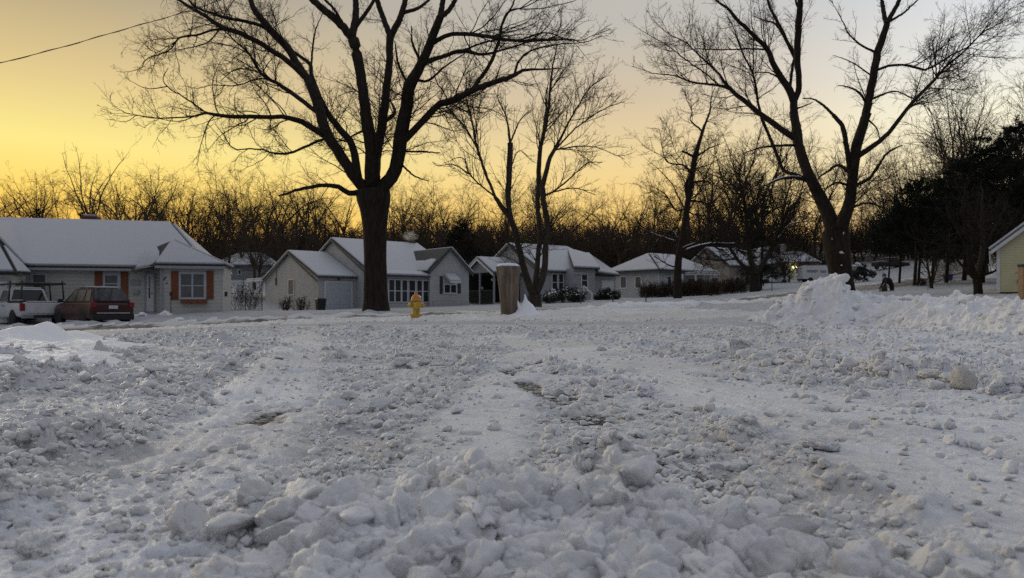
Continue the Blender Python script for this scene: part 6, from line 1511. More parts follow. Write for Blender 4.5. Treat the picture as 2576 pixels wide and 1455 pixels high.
def stump():
    Y = 21.0; p = at(1283, 797, Y); tp = at(1278, 672, Y); zt = gz(p.x, Y)
    e = empty('tree_stump', (p.x, Y, min(p.z, zt)), 0, 'tall pale cut tree trunk standing upright with a flat snow cap', 'stump')
    H = tp.z-e.location.z; rng = np.random.RandomState(3); n, m = 96, 60
    zz = np.linspace(-.15, H, m); th = np.linspace(0, 2*np.pi, n, endpoint=False)
    Z, T = np.meshgrid(zz, th, indexing='ij'); t = Z/H
    rad = .245+.10*t-.02*np.sin(t*3) + .022*pn3(np.stack([np.cos(T)*2.2, np.sin(T)*2.2, Z*.5], -1)) + .020*pn3(np.stack([np.cos(T)*7, np.sin(T)*7, Z*.7+4], -1)) - .020*np.abs(pn3(np.stack([np.cos(T)*9, np.sin(T)*9, Z*.5+9], -1))) + .010*pn3(np.stack([np.cos(T)*22, np.sin(T)*22, Z*1.2], -1))
    rad = rad*(1-.10*np.exp(-((T-5.2)/.5)**2)*(t < .98)) - .05*np.exp(-((T-5.35)/.12)**2)*sstep(.62, .3, t)
    Z = Z + sstep(.9, 1., t)*.05*pn3(np.stack([np.cos(T)*3, np.sin(T)*3, 0*T], -1))
    x = (p.x-tp.x)*(-t) + rad*np.cos(T); y = rad*np.sin(T)
    V = np.stack([x, y, Z], -1).reshape(-1, 3); idx = np.arange(m*n).reshape(m, n); nx = np.roll(idx, -1, 1)
    q = np.stack([idx[:-1], nx[:-1], nx[1:], idx[1:]], -1).reshape(-1, 4)
    top = np.array([[0*th[0] - (p.x-tp.x), 0, H+.01]]); V = np.vstack([V, top]); tri = np.stack([idx[-1], nx[-1], np.full(n, len(V)-1)], -1)
    link('log', mesh_np('log', V, [q, tri]), M['dead_wood'], e, True)
    b = MB(); b.lathe([(.325, 0), (.33, .03), (.26, .08), (.14, .095), (.0, .10)], 28); s = b.build('snow_cap', M['snow_clean'], e, smooth=True); s.location = (tp.x-p.x, 0, H+.008); s.scale = (.98, .98, 1)
    # spikes of snow thrown up against the foot
    for k, (px, hgt, w, sd) in enumerate(((1311, .42, .34, 1), (1328, .60, .50, 2))):
        g = at(px, 797, Y-.25); b = MB(); b.lathe([(w, -.1), (w*.78, .05), (w*.5, hgt*.25), (w*.28, hgt*.5), (w*.12, hgt*.75), (.012, hgt)], 24)
        for v in b.bm.verts:
            q = np.array(v.co)[None]; v.co += Vector((pn3(q*4+sd*9)[0], pn3(q*4+sd*9+30)[0], .3*pn3(q*4+50)[0]))*.09 + Vector((-.10*(v.co.z/hgt)**2, 0, 0))
        o = b.build('snow_spike', M['snow_clean'], e, smooth=True); o.location = (g.x-p.x, -.25, gz(g.x, Y-.25)-e.location.z)

def wheelie_bin():
    p = at(806.5, 789.5, 50.0)
    e = empty('trash_bin', (p.x, 50., p.z), R(30), 'black wheeled trash bin standing beside the closed garage door', 'trash bin')
    b = MB(); b.poly_solid([(-.24,-.26,.06),(.24,-.26,.06),(.24,.26,.06),(-.24,.26,.06)], [(-.30,-.34,.95),(.30,-.34,.95),(.30,.34,.95),(-.30,.34,.95)]); b.build('bin_body', M['bin_black'], e, bevel=.03)
    b = MB(); b.poly_solid([(-.33,-.37,.953),(.33,-.37,.953),(.33,.38,.953),(-.33,.38,.953)], [(-.30,-.33,1.03),(.30,-.33,1.03),(.30,.34,1.05),(-.30,.34,1.05)]); b.build('lid', M['bin_black'], e, bevel=.02)
    b = MB(); b.tube([(-.26,.42,.92),(.26,.42,.92)], .02, 8); b.build('handle', M['bin_black'], e)
    for s in (-1, 1):
        b = MB(); b.lathe([(.12,-.03),(.12,.03)], 16); o = b.build('wheel', M['rubber'], e); o.rotation_euler = (0, R(90), 0); o.location = (s*.28, .27, .12)

def blue_tote():
    p = at(2385, 706, 62.)
    e = empty('recycling_bin', (p.x, 62., p.z), R(15), 'blue recycling tote set out at the kerb beyond the small yard tree', 'recycling bin')
    b = MB(); b.poly_solid([(-.24,-.18,0),(.24,-.18,0),(.24,.18,0),(-.24,.18,0)], [(-.31,-.24,.45),(.31,-.24,.45),(.31,.24,.45),(-.31,.24,.45)]); b.build('tub', M['bin_blue'], e, bevel=.02)
    b = MB(); b.poly_solid([(-.34,-.27,.452),(.34,-.27,.452),(.34,.27,.452),(-.34,.27,.452)], [(-.33,-.26,.50),(.33,-.26,.50),(.33,.26,.50),(-.33,.26,.50)]); b.build('rim', M['bin_blue'], e, bevel=.01)

def person():
    p = at(2231, 735, 45.); s = 1.0
    e = empty('person', (p.x, 45., p.z), 0, 'person in black clothes and blue knit cap stooping over the snow', 'person')
    # joints: bent double, hips high at right, hands working down at the left
    J = [(.16,0,.60),(.06,0,.72),(-.06,-.01,.80),(-.12,-.01,.84),(-.155,-.01,.90),             # pelvis..neck..head base
         (.24,.09,.56),(.30,.10,.34),(.29,.11,.06),(.19,.12,.02),                                # right leg (far)
         (.20,-.10,.56),(.31,-.10,.36),(.33,-.10,.06),(.23,-.12,.02),                            # left leg (near)
         (-.06,-.17,.76),(-.17,-.20,.52),(-.30,-.16,.32),                                        # near arm
         (-.06,.16,.76),(-.18,.19,.50),(-.31,.15,.30)]
    E = [(0,1),(1,2),(2,3),(3,4),(0,5),(5,6),(6,7),(7,8),(0,9),(9,10),(10,11),(11,12),(2,13),(13,14),(14,15),(2,16),(16,17),(17,18)]
    rad = [.19,.20,.18,.085,.07,.125,.085,.06,.05,.125,.085,.06,.05,.085,.06,.045,.085,.06,.045]
    me = bpy.data.meshes.new('body'); me.from_pydata(J, E, []); o = link('body', me, M['cloth_black'], e)
    m = o.modifiers.new('skin', 'SKIN'); m.use_smooth_shade = True
    for v, r in zip(me.skin_vertices[0].data, rad): v.radius = (r, r)
    me.skin_vertices[0].data[0].use_root = True
    o.modifiers.new('sub', 'SUBSURF').levels = 2; o.modifiers['sub'].render_levels = 2
    h = Vector((-.185, -.01, .945))
    bm = bmesh.new(); bmesh.ops.create_uvsphere(bm, u_segments=20, v_segments=14, radius=.105)
    for v in bm.verts:
        c = v.co; c.z *= 1.18; c.x *= 1.05
        if c.x < -.07 and abs(c.y) < .03 and -.04 < c.z < .01: c.x -= .025       # nose
        if c.x < -.06 and c.z < -.07: c.x -= .012                                # chin
        if c.x < -.08 and .02 < abs(c.y) < .055 and .005 < c.z < .035: c.x += .01 # eye hollows
    me = bpy.data.meshes.new('head'); bm.to_mesh(me); bm.free(); hd = link('head', me, M['skin'], e, True); hd.location = h; hd.rotation_euler = (0, R(-18), 0)
    b = MB(); b.lathe([(.118,-.01),(.124,.03),(.118,.09),(.085,.145),(.03,.165),(.0,.168)], 20); c = b.build('knit_cap', M['cap_blue'], e, smooth=True); c.location = h+Vector((.012,0,.03)); c.rotation_euler = (0, R(8), 0)
    b = MB(); b.lathe([(.126,-.02),(.132,-.005),(.132,.035),(.124,.05)], 20); c2 = b.build('cap_band', M['cap_blue'], c, smooth=True)
    for sx, y in ((0,-.16),(1,.15)):
        hx = Vector((-.305, y, .30 if sx == 0 else .28)); bm = bmesh.new()
        b = MB(); b.box(-.045, .03, -.035, .035, -.09, .01)
        for k in range(4): yy = -.028+.0187*k; L = (.055,.068,.066,.05)[k]; b.tube([(-.015, yy, -.085), (-.025, yy, -.085-L*.55), (-.005, yy, -.085-L)], [.010,.009,.007], 6)
        b.tube([(-.03, .034, -.03), (-.055, .05, -.06), (-.06, .045, -.09)], [.012,.011,.008], 6)
        g = b.build('hand', M['cloth_black'], e, bevel=.006, smooth=True); g.location = hx; g.rotation_euler = (0, R(25), 0)
    b = MB(); b.poly_solid([(-.48,-.26,0),(-.06,-.28,0),(-.02,.2,0),(-.44,.22,0)], [(-.36,-.2,.30),(-.12,-.22,.50),(-.10,.16,.48),(-.34,.16,.28)])
    sk = b.build('trash_bag', M['bag_black'], None, bevel=.06, smooth=True, seg=3); sk.location = (p.x, 45., p.z-.02); prop(sk, 'slumped black sack on the snow under the hands of the stooping person', 'sack')

def bush(name, label, px0, px1, py0, py1, Y, mat, seed, snow=0, n=60, leaf=False, cat='bush', depth=1.2):
    """low bush or hedge: many rising twigs, leaves and snow tufts where the photo shows them"""
    rng = np.random.RandomState(seed); a, c = at(px0, py1, Y), at(px1, py1, Y); H = (py1-py0)/F*Y; w = c.x-a.x
    xs = rng.uniform(0, w, n); ys = rng.uniform(-.5, .5, n)*depth; zg = np.array([gz(a.x+q, Y+r) for q, r in zip(xs, ys)])
    x0, y0, zz = a.x+w/2, Y, gz(a.x+w/2, Y)
    e = empty(name, (x0, y0, zz), 0, label, cat)
    t = np.linspace(0, 1, 6)[None, :, None]; hh = H*rng.uniform(.7, 1.05, n)*(1-.35*np.abs(xs/w-.5)*2*(1 if leaf else .3)); ln = rng.normal(0, .25, (n, 1, 2))*hh[:, None, None]
    P = np.concatenate([(xs-w/2)[:, None, None]+ln[..., :1]*t, ys[:, None, None]+ln[..., 1:]*t, (zg-zz-.1)[:, None, None]+hh[:, None, None]*t], -1)
    Rr = np.full((n, 6), .014)*(1-.7*t[..., 0])
    P1, R1 = spawn(P, Rr, np.full(n, 9), rng, K=5, tmin=.15, ang=(38, 14), length=H*.4, lmin=.15, lmax=.9, wander=.16, up=.05, slender=.014, rtip=.006)
    P2, R2 = spawn(P1, R1, np.full(len(P1), 4), rng, K=4, tmin=.2, ang=(40, 14), ratio=.5, lmin=.1, lmax=.5, wander=.16, up=.04, slender=.015, rtip=.006)
    v, q = join_tubes([(P, Rr, 5), (P1, R1, 3), (P2, R2, 3)])
    link('twigs', mesh_np('twigs', v, [q]), M['bark_far'], e)
    tips = P2.reshape(-1, 3)
    if leaf:
        m = 9000; p = tips[rng.randint(len(tips), size=m)]+rng.normal(0, .05, (m, 3)); d = rng.normal(size=(m, 3)); d /= np.linalg.norm(d, axis=1, keepdims=True); s_ = np.cross(d, rng.normal(size=(m, 3))); s_ /= np.linalg.norm(s_, axis=1, keepdims=True)
        L = rng.uniform(.05, .10, m)[:, None]; V = np.stack([p, p+d*L*.5+s_*L*.28, p+d*L, p+d*L*.5-s_*L*.28], 1).reshape(-1, 3)
        link('leaves', mesh_np('leaves', V, [np.arange(4*m).reshape(-1, 4)]), mat, e)
    if snow:
        Pc, Fc = chunk_protos(8, 2, seed+3); up = tips[tips[:, 2] > np.percentile(tips[:, 2], 35)]
        it = [(*up[rng.randint(len(up))], rng.uniform(.04, .11), rng.uniform(0, 6), .2) for k in range(snow)]
        place_chunks('bush_snow', it, Pc, Fc, M['snow_clean'], e)['kind'] = 'stuff'
    return e

def build_small():
    hydrant(); stump(); wheelie_bin(); blue_tote(); person()
    lf = M['evergreen_leaf']
    bush('bush', 'snow-dusted dark round bush under the twin windows, beside the three-stemmed tree', 1372, 1470, 722, 764, 53, lf, 1, snow=150, n=70, leaf=True, depth=2)
    bush('bush', 'second dark bush, lower, with snow patches near the white stair rail', 1494, 1560, 728, 758, 57, lf, 2, snow=40, n=50, leaf=True, depth=1.6)
    bush('hedge', 'long leafless brown hedge in front of the hip-roofed white house', 1612, 1876, 716, 758, 68, None, 3, n=520, cat='hedge', depth=1.6)
    bush('bush', 'bare brown bush against the carport left of the garage', 590, 637, 715, 792, 51.0, None, 4, n=26, depth=1.)
    bush('bush', 'thin bare shrub below the small garage gable window', 712, 726, 748, 786, 50.5, None, 5, n=16, depth=.4)
    bush('bush', 'wispy bare shrub between the gable window and the black bin', 742, 770, 746, 785, 50.5, None, 6, n=16, depth=.4)
    bush('bush', 'sparse leafless twigs standing near the road left of the small yard tree', 2310, 2328, 696, 720, 50, None, 7, n=14, depth=.5)
    bush('bush', 'lone bare twiggy shrub at the right end of the long hedge', 1780, 1812, 722, 762, 62, None, 8, n=30, depth=.8)
    # fence posts along the lawn
    for px, py, top, Y, lab in ((1625,764,742,46,'lone dark fence post, most visible on the lawn right of the bushes'),(1542,763,742,47,'thin fence post on the lawn left of the most visible one'),(1461,762,745,49,'short thin fence post in front of the snow-dusted round bush'),
                                (1942,735,699,66,'thin tall marker post in the yard before the white sedan'),(1383,764,748,50,'thin stub post at the left end of the snow-dusted bush')):
        p = at(px, py, Y); t = at(px, top, Y); z = gz(p.x, Y); b = MB(); b.tube([(0, 0, -.3), (0, 0, t.z-z)], .035, 8); b.tube([(0, 0, t.z-z), (0, 0, t.z-z+.03)], [.045, .02], 8)
        o = b.build('fence_post', M['metal_dark'], None); o.location = (p.x, Y, z); prop(o, lab, 'fence post', 'fence posts on the lawn')
    # wire fence left of the carport
    Y = 47.; e = empty('wire_fence', (at(575, 790, Y).x, Y, gz(at(575, 790, Y).x, Y)), 0, 'low chain-link fence between the orange-shuttered house and the carport', 'fence')
    x1 = at(665, 790, Y).x-at(575, 790, Y).x
    for k in range(3):
        b = MB(); x = x1*k/3; b.tube([(x, k*.9, -.3), (x, k*.9, 1.25)], .03, 8); b.build('post', M['metal_dark'], e)
    b = MB(); b.tube([(0, 0, 1.2), (x1*2/3, 1.8, 1.2)], .02, 6); b.build('rail', M['metal_dark'], e)
    b = MB()
    for k in range(40):
        t0 = k/40*.667; 
        for s in (-1, 1):
            t1 = min(max(t0+s*.12, 0), .667); b.tube([(x1*t0, 2.7*t0, .05), (x1*t1, 2.7*t1, 1.18)], .004, 4)
    b.build('mesh', M['metal_dark'], e)
    # post at the right edge of the frame
    Y = 12.2; p = at(2572, 778, Y); t = at(2572, 672, Y); z = gz(p.x, Y)
    e = empty('wooden_post', (p.x, Y, z), R(20), 'new brown wooden post with black cap at the right edge behind the bank', 'post')
    b = MB(); b.box(-.045, .045, -.045, .045, -.3, t.z-z); b.build('shaft', M['post_wood'], e, bevel=.006)
    b = MB(); b.box(-.055, .055, -.055, .055, t.z-z+.002, t.z-z+.045); b.build('cap', M['metal_dark'], e, bevel=.01)
    # snowy junk by the first house's step
    rng = np.random.RandomState(8); P, Fc = chunk_protos(5, 3, 55); X = at(365, 795, 37.6)
    it = [(X.x+rng.uniform(-1.3, 1.3), 37.6+rng.uniform(-.3, .5), gz(X.x, 37.6)+.08, rng.uniform(.14, .34), k, .2) for k in range(12)]
    o = place_chunks('snow_mound', it, P, Fc, M['snow_clean']); prop(o, 'low heaps of shovelled snow by the front step of the orange-shuttered house', 'snow mound')
    it = [(at(418+k*9, 806, 33).x, 33+.2*math.sin(k), gz(at(418+k*9, 806, 33).x, 33)+.06, .18+.1*math.sin(k*2.), k, .1) for k in range(5)]
    o = place_chunks('snow_mound', it, P, Fc, M['snow_clean']); prop(o, 'small white snow ridge at the kerb right of the red vehicle', 'snow mound')
    # overhead service cable
    pts = [at(-420, 262, 16.), at(0, 159, 19.), at(160, 118, 20.4), at(320, 72, 22.), at(460, 32, 23.6), at(640, -28, 26.), at(900, -120, 30.)]
    P, Rr = resample([list(p) for p in pts], [.016]*7, 60); b = MB(); b.tube([Vector(q) for q in P], .011, 6)
    q2 = P.copy(); k = np.arange(60)*1.3; q2[:, 2] += .02*np.sin(k); q2[:, 1] += .02*np.cos(k); b.tube([Vector(q) for q in q2], .006, 5)
    o = b.build('overhead_cable', M['metal_dark'], None, smooth=True); prop(o, 'twisted overhead service cable crossing the sky at upper left', 'cable')
    # furnace steam over the second house
    c = at(1031, 594, 58.); bm = bmesh.new(); bmesh.ops.create_icosphere(bm, subdivisions=3, radius=1.)
    for v in bm.verts:
        d = v.co.copy(); n = pn3(np.array(d)[None]*1.6+7)[0]; v.co = Vector((d.x*.62, d.y*.5, d.z*.36))*(1+.5*n)
    me = bpy.data.meshes.new('steam'); bm.to_mesh(me); bm.free(); o = link('steam', me, M['steam'], None); o.location = c; prop(o, 'small puff of furnace steam over the dark chimney beside the oak', 'steam', kind='stuff')
# ================================================================== MATERIALS
M = {}
def siding(name, col, pitch=.115, bow=.10):
    m, nt, b = newmat(name)
    tc = N(nt, 'ShaderNodeTexCoord'); sx = N(nt, 'ShaderNodeSeparateXYZ'); nt.links.new(tc.outputs['Object'], sx.inputs[0])
    fr = math_(nt, 'FRACT', math_(nt, 'DIVIDE', sx.outputs['Z'], pitch))
    lap = ramp(nt, fr, [(0., (.55,.55,.55)), (.10, (.9,.9,.9)), (.2, (1,1,1))])
    f = noise(nt, 1.3, 5, .6, vec=tc.outputs['Object']); f2 = noise(nt, 14, 3, .6, vec=tc.outputs['Object'])
    base = ramp(nt, f, [(.3, tuple(c*.84 for c in col)), (.6, col)])
    base = mixc(nt, .18, base, ramp(nt, f2, [(.35, tuple(c*.7 for c in col)), (.65, col)]))
    nt.links.new(mixc(nt, 1., base, lap, 'MULTIPLY'), b.inputs['Base Color']); b.inputs['Roughness'].default_value = .55
    bump(nt, b, fr, .5, .012); return m
def build_materials():
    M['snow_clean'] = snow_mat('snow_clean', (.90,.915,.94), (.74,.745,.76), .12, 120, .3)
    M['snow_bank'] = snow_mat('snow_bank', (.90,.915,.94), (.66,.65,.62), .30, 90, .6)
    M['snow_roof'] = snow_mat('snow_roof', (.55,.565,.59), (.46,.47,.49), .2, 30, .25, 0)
    M['slush_plain'] = snow_mat('slush_plain', (.83,.84,.855), (.60,.59,.575), .45, 170, .6)
    M['chunk_cream'] = snow_mat('chunk_cream', (.86,.85,.80), (.74,.71,.65), .25, 150, .5)
    M['chunk_grey'] = snow_mat('chunk_grey', (.68,.66,.63), (.50,.47,.43), .6, 150, .6)
    # apron of slush over asphalt
    m, nt, b = newmat('slush'); tc = N(nt, 'ShaderNodeTexCoord'); o = tc.outputs['Object']
    f2 = noise(nt, 30, 4, .6, vec=o); f3 = noise(nt, 5, 4, .6, vec=o)
    clean = ramp(nt, f2, [(.3, (.72,.745,.785)), (.65, (.82,.845,.885))])
    dirty = ramp(nt, f2, [(.3, (.46,.457,.45)), (.7, (.68,.677,.67))])
    d = math_(nt, 'ADD', attr(nt, 'dirt'), math_(nt, 'MULTIPLY', math_(nt, 'SUBTRACT', f3, .5), .9))
    c = mixc(nt, ramp(nt, d, [(.12, (0,0,0)), (.85, (1,1,1))]), clean, dirty)
    asp = ramp(nt, noise(nt, 420, 2, .8, vec=o), [(.35, (.012,.012,.012)), (.6, (.055,.052,.05)), (.75, (.13,.125,.12))])
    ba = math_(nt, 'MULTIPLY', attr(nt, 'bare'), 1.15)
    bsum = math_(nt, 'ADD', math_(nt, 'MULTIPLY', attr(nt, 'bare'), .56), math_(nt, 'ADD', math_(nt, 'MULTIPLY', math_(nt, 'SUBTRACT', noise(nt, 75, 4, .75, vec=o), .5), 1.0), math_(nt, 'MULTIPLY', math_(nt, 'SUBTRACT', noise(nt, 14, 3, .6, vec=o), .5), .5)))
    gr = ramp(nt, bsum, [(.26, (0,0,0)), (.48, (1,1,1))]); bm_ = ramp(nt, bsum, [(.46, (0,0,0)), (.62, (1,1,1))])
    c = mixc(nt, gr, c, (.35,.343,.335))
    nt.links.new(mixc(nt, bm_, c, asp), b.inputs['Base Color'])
    nt.links.new(math_(nt, 'ADD', .58, math_(nt, 'MULTIPLY', bm_, .15)), b.inputs['Roughness'])
    nt.links.new(math_(nt, 'SUBTRACT', .4, math_(nt, 'MULTIPLY', bm_, .3)), b.inputs['Specular IOR Level'])
    b.inputs['Subsurface Weight'].default_value = .1; b.inputs['Subsurface Radius'].default_value = (.015,.017,.02); b.inputs['Subsurface Scale'].default_value = .5
    p = bump(nt, b, noise(nt, 170, 3, .7, vec=o), .75, .006); bump(nt, b, noise(nt, 560, 2, .7, vec=o), .6, .0018, prev=p)
    M['slush'] = m
    # ploughed street
    m, nt, b = newmat('road'); tc = N(nt, 'ShaderNodeTexCoord'); o = tc.outputs['Object']
    f2 = noise(nt, 6, 5, .65, vec=o); d = attr(nt, 'dirt')
    sl = ramp(nt, f2, [(.3, (.17,.15,.125)), (.55, (.27,.245,.21)), (.75, (.45,.42,.38))])
    c = mixc(nt, ramp(nt, d, [(.2, (0,0,0)), (.7, (1,1,1))]), (.74,.74,.73), sl)
    asp = ramp(nt, noise(nt, 60, 3, .7, vec=o), [(.3, (.045,.04,.035)), (.7, (.11,.10,.09))])
    bm_ = ramp(nt, math_(nt, 'ADD', attr(nt, 'bare'), math_(nt, 'MULTIPLY', math_(nt, 'SUBTRACT', noise(nt, 2.2, 5, .65, vec=o), .5), .9)), [(.30, (0,0,0)), (.62, (1,1,1))])
    nt.links.new(mixc(nt, bm_, c, asp), b.inputs['Base Color']); b.inputs['Roughness'].default_value = .6
    bump(nt, b, noise(nt, 25, 4, .7, vec=o), .5, .03); M['road'] = m
    # lawns under snow, leaf litter under the woods
    m, nt, b = newmat('lawn'); tc = N(nt, 'ShaderNodeTexCoord'); o = tc.outputs['Object']
    c = ramp(nt, noise(nt, 1.2, 5, .6, vec=o), [(.3, (.35,.36,.385)), (.65, (.45,.46,.485))])
    w = ramp(nt, math_(nt, 'ADD', attr(nt, 'wood'), math_(nt, 'MULTIPLY', math_(nt, 'SUBTRACT', noise(nt, .25, 4, .6, vec=o), .5), .6)), [(.35, (0,0,0)), (.7, (1,1,1))])
    lit = ramp(nt, noise(nt, .8, 5, .7, vec=o), [(.3, (.03,.024,.018)), (.6, (.06,.048,.036)), (.8, (.16,.15,.14))])
    nt.links.new(mixc(nt, w, c, lit), b.inputs['Base Color']); b.inputs['Roughness'].default_value = .65
    bump(nt, b, noise(nt, 9, 4, .6, vec=o), .35, .03); M['lawn'] = m
    def barkm(name, a, c):
        m, nt, b = newmat(name); tc = N(nt, 'ShaderNodeTexCoord'); mp = N(nt, 'ShaderNodeMapping'); mp.inputs['Scale'].default_value = (1, 1, .22); nt.links.new(tc.outputs['Object'], mp.inputs[0])
        f = noise(nt, 9, 6, .65, vec=mp.outputs[0]); nt.links.new(ramp(nt, f, [(.32, a), (.68, c)]), b.inputs['Base Color']); b.inputs['Roughness'].default_value = .85; b.inputs['Specular IOR Level'].default_value = .15
        bump(nt, b, f, .8, .05); M[name] = m
    barkm('bark', (.017,.013,.009), (.050,.039,.030)); barkm('bark_far', (.034,.025,.017), (.092,.068,.047)); barkm('bark_grey', (.035,.028,.022), (.085,.07,.055))  # bark_far is lightened to put distant glow and haze into the colour
    M['needles'] = flat_mat('needles', (.016,.022,.014), .7, .35, 3, bstr=0, spec=.15)
    M['evergreen_leaf'] = flat_mat('evergreen_leaf', (.025,.035,.022), .6, .35, 5, bstr=0, spec=.2)
    M['siding_white'] = siding('siding_white', (.60,.58,.525), .2); M['siding_bluewhite'] = siding('siding_bluewhite', (.50,.51,.50), .2); M['siding_grey'] = siding('siding_grey', (.40,.41,.42), .2)
    M['siding_greydark'] = siding('siding_greydark', (.30,.30,.29), .2); M['siding_tan'] = siding('siding_tan', (.36,.31,.255), .2); M['siding_yellow'] = siding('siding_yellow', (.66,.61,.36), .115)
    M['shingle'] = flat_mat('shingle', (.075,.075,.072), .9, .35, 14, bstr=.4)
    for nm, c in (('trim', (.66,.67,.67)), ('trim_grey', (.34,.35,.36)), ('trim_blue', (.46,.50,.53)), ('trim_dark', (.085,.085,.085)), ('green_dark', (.03,.045,.04)), ('red_dull', (.28,.08,.07)), ('grey_dark', (.14,.15,.16)), ('stone_pale', (.42,.41,.40))):
        M[nm] = flat_mat(nm, c, .6, .12, 8)
    M['orange_wood'] = flat_mat('orange_wood', (.21,.07,.025), .6, .3, 9, bstr=.2); M['brick'] = flat_mat('brick', (.22,.10,.07), .9, .35, 11, bstr=.4); M['brick_dark'] = flat_mat('brick_dark', (.10,.075,.05), .9, .35, 11, bstr=.4)
    M['metal_dark'] = flat_mat('metal_dark', (.035,.034,.033), .5, .2, 10); M['rack'] = flat_mat('rack', (.05,.046,.036), .55, .25, 10)
    M['glass'] = flat_mat('glass', (.022,.026,.030), .08, .3, 1.5, spec=.5, bstr=0); M['glass_pale'] = flat_mat('glass_pale', (.20,.21,.21), .15, .3, 2, bstr=0); M['blinds'] = flat_mat('blinds', (.135,.135,.125), .25, .15, 2, bstr=0)
    M['car_glass'] = flat_mat('car_glass', (.02,.022,.022), .06, .2, 2, bstr=0, spec=.6); M['car_glass_pale'] = flat_mat('car_glass_pale', (.10,.10,.09), .3, .45, 3, bstr=0, spec=.6)
    M['paint_red'] = flat_mat('paint_red', (.050,.010,.009), .45, .12, 3, bstr=0, coat=.15); M['paint_white'] = flat_mat('paint_white', (.62,.63,.63), .35, .10, 3, bstr=0, coat=.4); M['paint_black'] = flat_mat('paint_black', (.02,.02,.02), .5, .2, 5, bstr=0)
    M['tail_red'] = flat_mat('tail_red', (.25,.02,.02), .2, .2, 9, bstr=0); M['alloy'] = flat_mat('alloy', (.45,.46,.47), .35, .15, 9, metal=.7, bstr=0); M['chrome_dull'] = flat_mat('chrome_dull', (.35,.36,.38), .3, .1, 5, metal=.6, bstr=0); M['plate'] = flat_mat('plate', (.6,.6,.6), .4, .1, 20, bstr=0)
    M['rubber'] = flat_mat('rubber', (.025,.025,.025), .8, .3, 12); M['hyd_yellow'] = flat_mat('hyd_yellow', (.55,.36,.05), .45, .22, 10, bstr=.2); M['hyd_orange'] = flat_mat('hyd_orange', (.50,.21,.045), .5, .25, 10, bstr=.2)
    M['bin_black'] = flat_mat('bin_black', (.018,.018,.018), .5, .2, 6); M['bag_black'] = flat_mat('bag_black', (.012,.012,.014), .3, .2, 6, bscale=20, bstr=.6); M['bin_blue'] = flat_mat('bin_blue', (.03,.05,.28), .5, .15, 6); M['cap_blue'] = flat_mat('cap_blue', (.05,.08,.26), .9, .2, 30, bstr=.3)
    M['cloth_black'] = flat_mat('cloth_black', (.016,.016,.017), .9, .2, 20, bstr=.2); M['skin'] = flat_mat('skin', (.55,.36,.27), .55, .08, 20, bstr=0); M['post_wood'] = flat_mat('post_wood', (.34,.22,.12), .8, .25, 12, bstr=.3)
    M['ice'] = flat_mat('ice', (.60,.64,.68), .12, .1, 20, bstr=0, spec=.6)
    m, nt, b = newmat('dead_wood'); tc = N(nt, 'ShaderNodeTexCoord'); mp = N(nt, 'ShaderNodeMapping'); mp.inputs['Scale'].default_value = (1, 1, .10); nt.links.new(tc.outputs['Object'], mp.inputs[0])
    f = noise(nt, 11, 6, .65, vec=mp.outputs[0]); f2 = noise(nt, 2.5, 3, .6, vec=mp.outputs[0])
    c = ramp(nt, f, [(.3, (.045,.033,.024)), (.5, (.17,.13,.095)), (.72, (.35,.285,.22))]); c = mixc(nt, ramp(nt, f2, [(.62, (0,0,0)), (.74, (1,1,1))]), c, (.19,.10,.07))
    nt.links.new(c, b.inputs['Base Color']); b.inputs['Roughness'].default_value = .85; bump(nt, b, f, .8, .03); M['dead_wood'] = m
    m, nt, b = newmat('lamp_on'); b.inputs['Base Color'].default_value = (.9,.9,.6,1); b.inputs['Emission Color'].default_value = (1.,.95,.42,1); b.inputs['Emission Strength'].default_value = 2.2; M['lamp_on'] = m
    m = bpy.data.materials.new('steam'); m.use_nodes = True; nt = m.node_tree; nt.nodes.remove(nt.nodes['Principled BSDF']); v = N(nt, 'ShaderNodeVolumePrincipled'); v.inputs['Color'].default_value = (1, .97, .9, 1)
    tc = N(nt, 'ShaderNodeTexCoord'); nz = noise(nt, 2.2, 4, .6, vec=tc.outputs['Object']); dn = ramp(nt, nz, [(.42, (0,0,0)), (.72, (1,1,1))]); nt.links.new(math_(nt, 'MULTIPLY', dn, 1.5), v.inputs['Density']); v.inputs['Anisotropy'].default_value = .3
    nt.links.new(v.outputs[0], nt.nodes['Material Output'].inputs['Volume']); M['steam'] = m

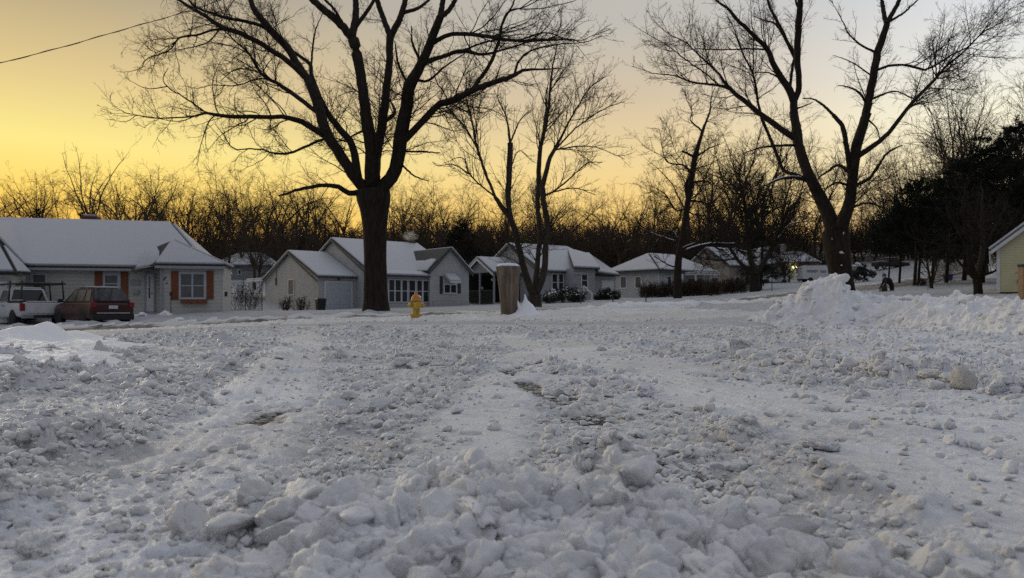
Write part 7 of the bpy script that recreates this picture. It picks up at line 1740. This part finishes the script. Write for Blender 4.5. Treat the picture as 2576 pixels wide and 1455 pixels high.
# ================================================================== SKY, LIGHT, CAMERA
def build_world():
    w = bpy.data.worlds.new('World'); SC.world = w; w.use_nodes = True; nt = w.node_tree; bg = nt.nodes['Background']
    tc = N(nt, 'ShaderNodeTexCoord'); sx = N(nt, 'ShaderNodeSeparateXYZ'); nrm = N(nt, 'ShaderNodeVectorMath', operation='NORMALIZE'); nt.links.new(tc.outputs['Generated'], nrm.inputs[0]); nt.links.new(nrm.outputs[0], sx.inputs[0])
    el = math_(nt, 'DIVIDE', math_(nt, 'ARCSINE', sx.outputs['Z']), math.pi/2)            # 0 horizon .. 1 zenith
    az = math_(nt, 'ARCTAN2', sx.outputs['X'], sx.outputs['Y'])                           # 0 straight ahead, + to the right
    d = lambda deg: max(0., deg/90.)
    zen = (.53,.57,.66)
    L = ramp(nt, el, [(0, (.80,.30,.05)), (d(4), (1.0,.50,.075)), (d(7.5), (1.06,.72,.145)), (d(11), (1.03,.87,.28)), (d(15), (.82,.635,.285)), (d(22), (.42,.345,.235)), (d(40), (.47,.44,.42)), (1, zen)])
    Mm = ramp(nt, el, [(0, (.80,.30,.06)), (d(4), (1.0,.48,.10)), (d(7), (1.03,.68,.21)), (d(11), (.93,.71,.345)), (d(16), (.70,.575,.41)), (d(21), (.56,.535,.485)), (d(40), (.47,.465,.475)), (1, zen)])
    Rr = ramp(nt, el, [(0, (.50,.27,.10)), (d(5), (.90,.62,.30)), (d(9), (1.0,.86,.55)), (d(13), (1.02,.98,.78)), (d(16), (.88,.88,.84)), (d(22), (.69,.73,.80)), (d(40), (.55,.58,.66)), (1, zen)])
    Bk = ramp(nt, el, [(0, (.09,.10,.13)), (d(8), (.14,.15,.19)), (d(20), (.26,.27,.32)), (d(45), (.37,.39,.44)), (1, zen)])
    def mr(a, lo, hi):
        n = N(nt, 'ShaderNodeMapRange', interpolation_type='SMOOTHSTEP'); nt.links.new(a, n.inputs['Value']); n.inputs['From Min'].default_value = R(lo); n.inputs['From Max'].default_value = R(hi); return n.outputs['Result']
    c = mixc(nt, mr(az, -38, 12), L, Mm); c = mixc(nt, mr(az, 9, 36), c, Rr)
    aa = math_(nt, 'ABSOLUTE', math_(nt, 'ADD', az, R(8)))
    c = mixc(nt, mr(aa, 48, 105), c, Bk)
    sky = N(nt, 'ShaderNodeTexSky', sky_type='NISHITA'); sky.sun_disc = False; sky.sun_elevation = R(2); sky.sun_rotation = R(-30); sky.altitude = 200; sky.dust_density = 2.
    sk = mixc(nt, 1., sky.outputs['Color'], (.055,.055,.055), 'MULTIPLY')
    c = mixc(nt, .06, c, sk)
    nt.links.new(c, bg.inputs['Color']); bg.inputs['Strength'].default_value = 1.0
    l = bpy.data.lights.new('sun', 'SUN'); l.energy = .9; l.angle = R(18); l.color = (1, .88, .70)
    o = bpy.data.objects.new('sun', l); COL.objects.link(o)
    az_, el_ = R(-42), R(11); dirv = Vector((math.sin(az_)*math.cos(el_), math.cos(az_)*math.cos(el_), math.sin(el_))); o.rotation_euler = dirv.to_track_quat('Z', 'Y').to_euler()
def build_camera():
    c = bpy.data.cameras.new('camera'); c.sensor_width = 36; c.lens = 36*F/2576; c.shift_y = (HY-727.5)/2576; c.clip_start = .05; c.clip_end = 3000
    c.dof.use_dof = True; c.dof.focus_distance = 2.7; c.dof.aperture_fstop = 6.0; c.dof.aperture_blades = 0
    o = bpy.data.objects.new('camera', c); COL.objects.link(o); o.location = (0, 0, CAMH); o.rotation_euler = (R(90), 0, 0); SC.camera = o
def main():
    build_materials(); build_world(); build_camera()
    build_ground(); build_clumps(); build_banks(); build_houses()
    car_suv(); car_truck(); car_sedan(); car_van(); far_cars(); build_small(); build_trees()
    vs = SC.view_settings; vs.view_transform = 'Standard'; vs.look = 'None'; vs.exposure = 0; vs.gamma = 1; vs.use_curve_mapping = False
    SC.cycles.use_denoising = False; SC.cycles.pixel_filter_type = 'BLACKMAN_HARRIS'; SC.cycles.filter_width = 1.2
    SC.cycles.max_bounces = 6; SC.cycles.diffuse_bounces = 2; SC.cycles.glossy_bounces = 2; SC.cycles.transmission_bounces = 2; SC.cycles.volume_bounces = 1
    SC.cycles.sample_clamp_indirect = 4
main()
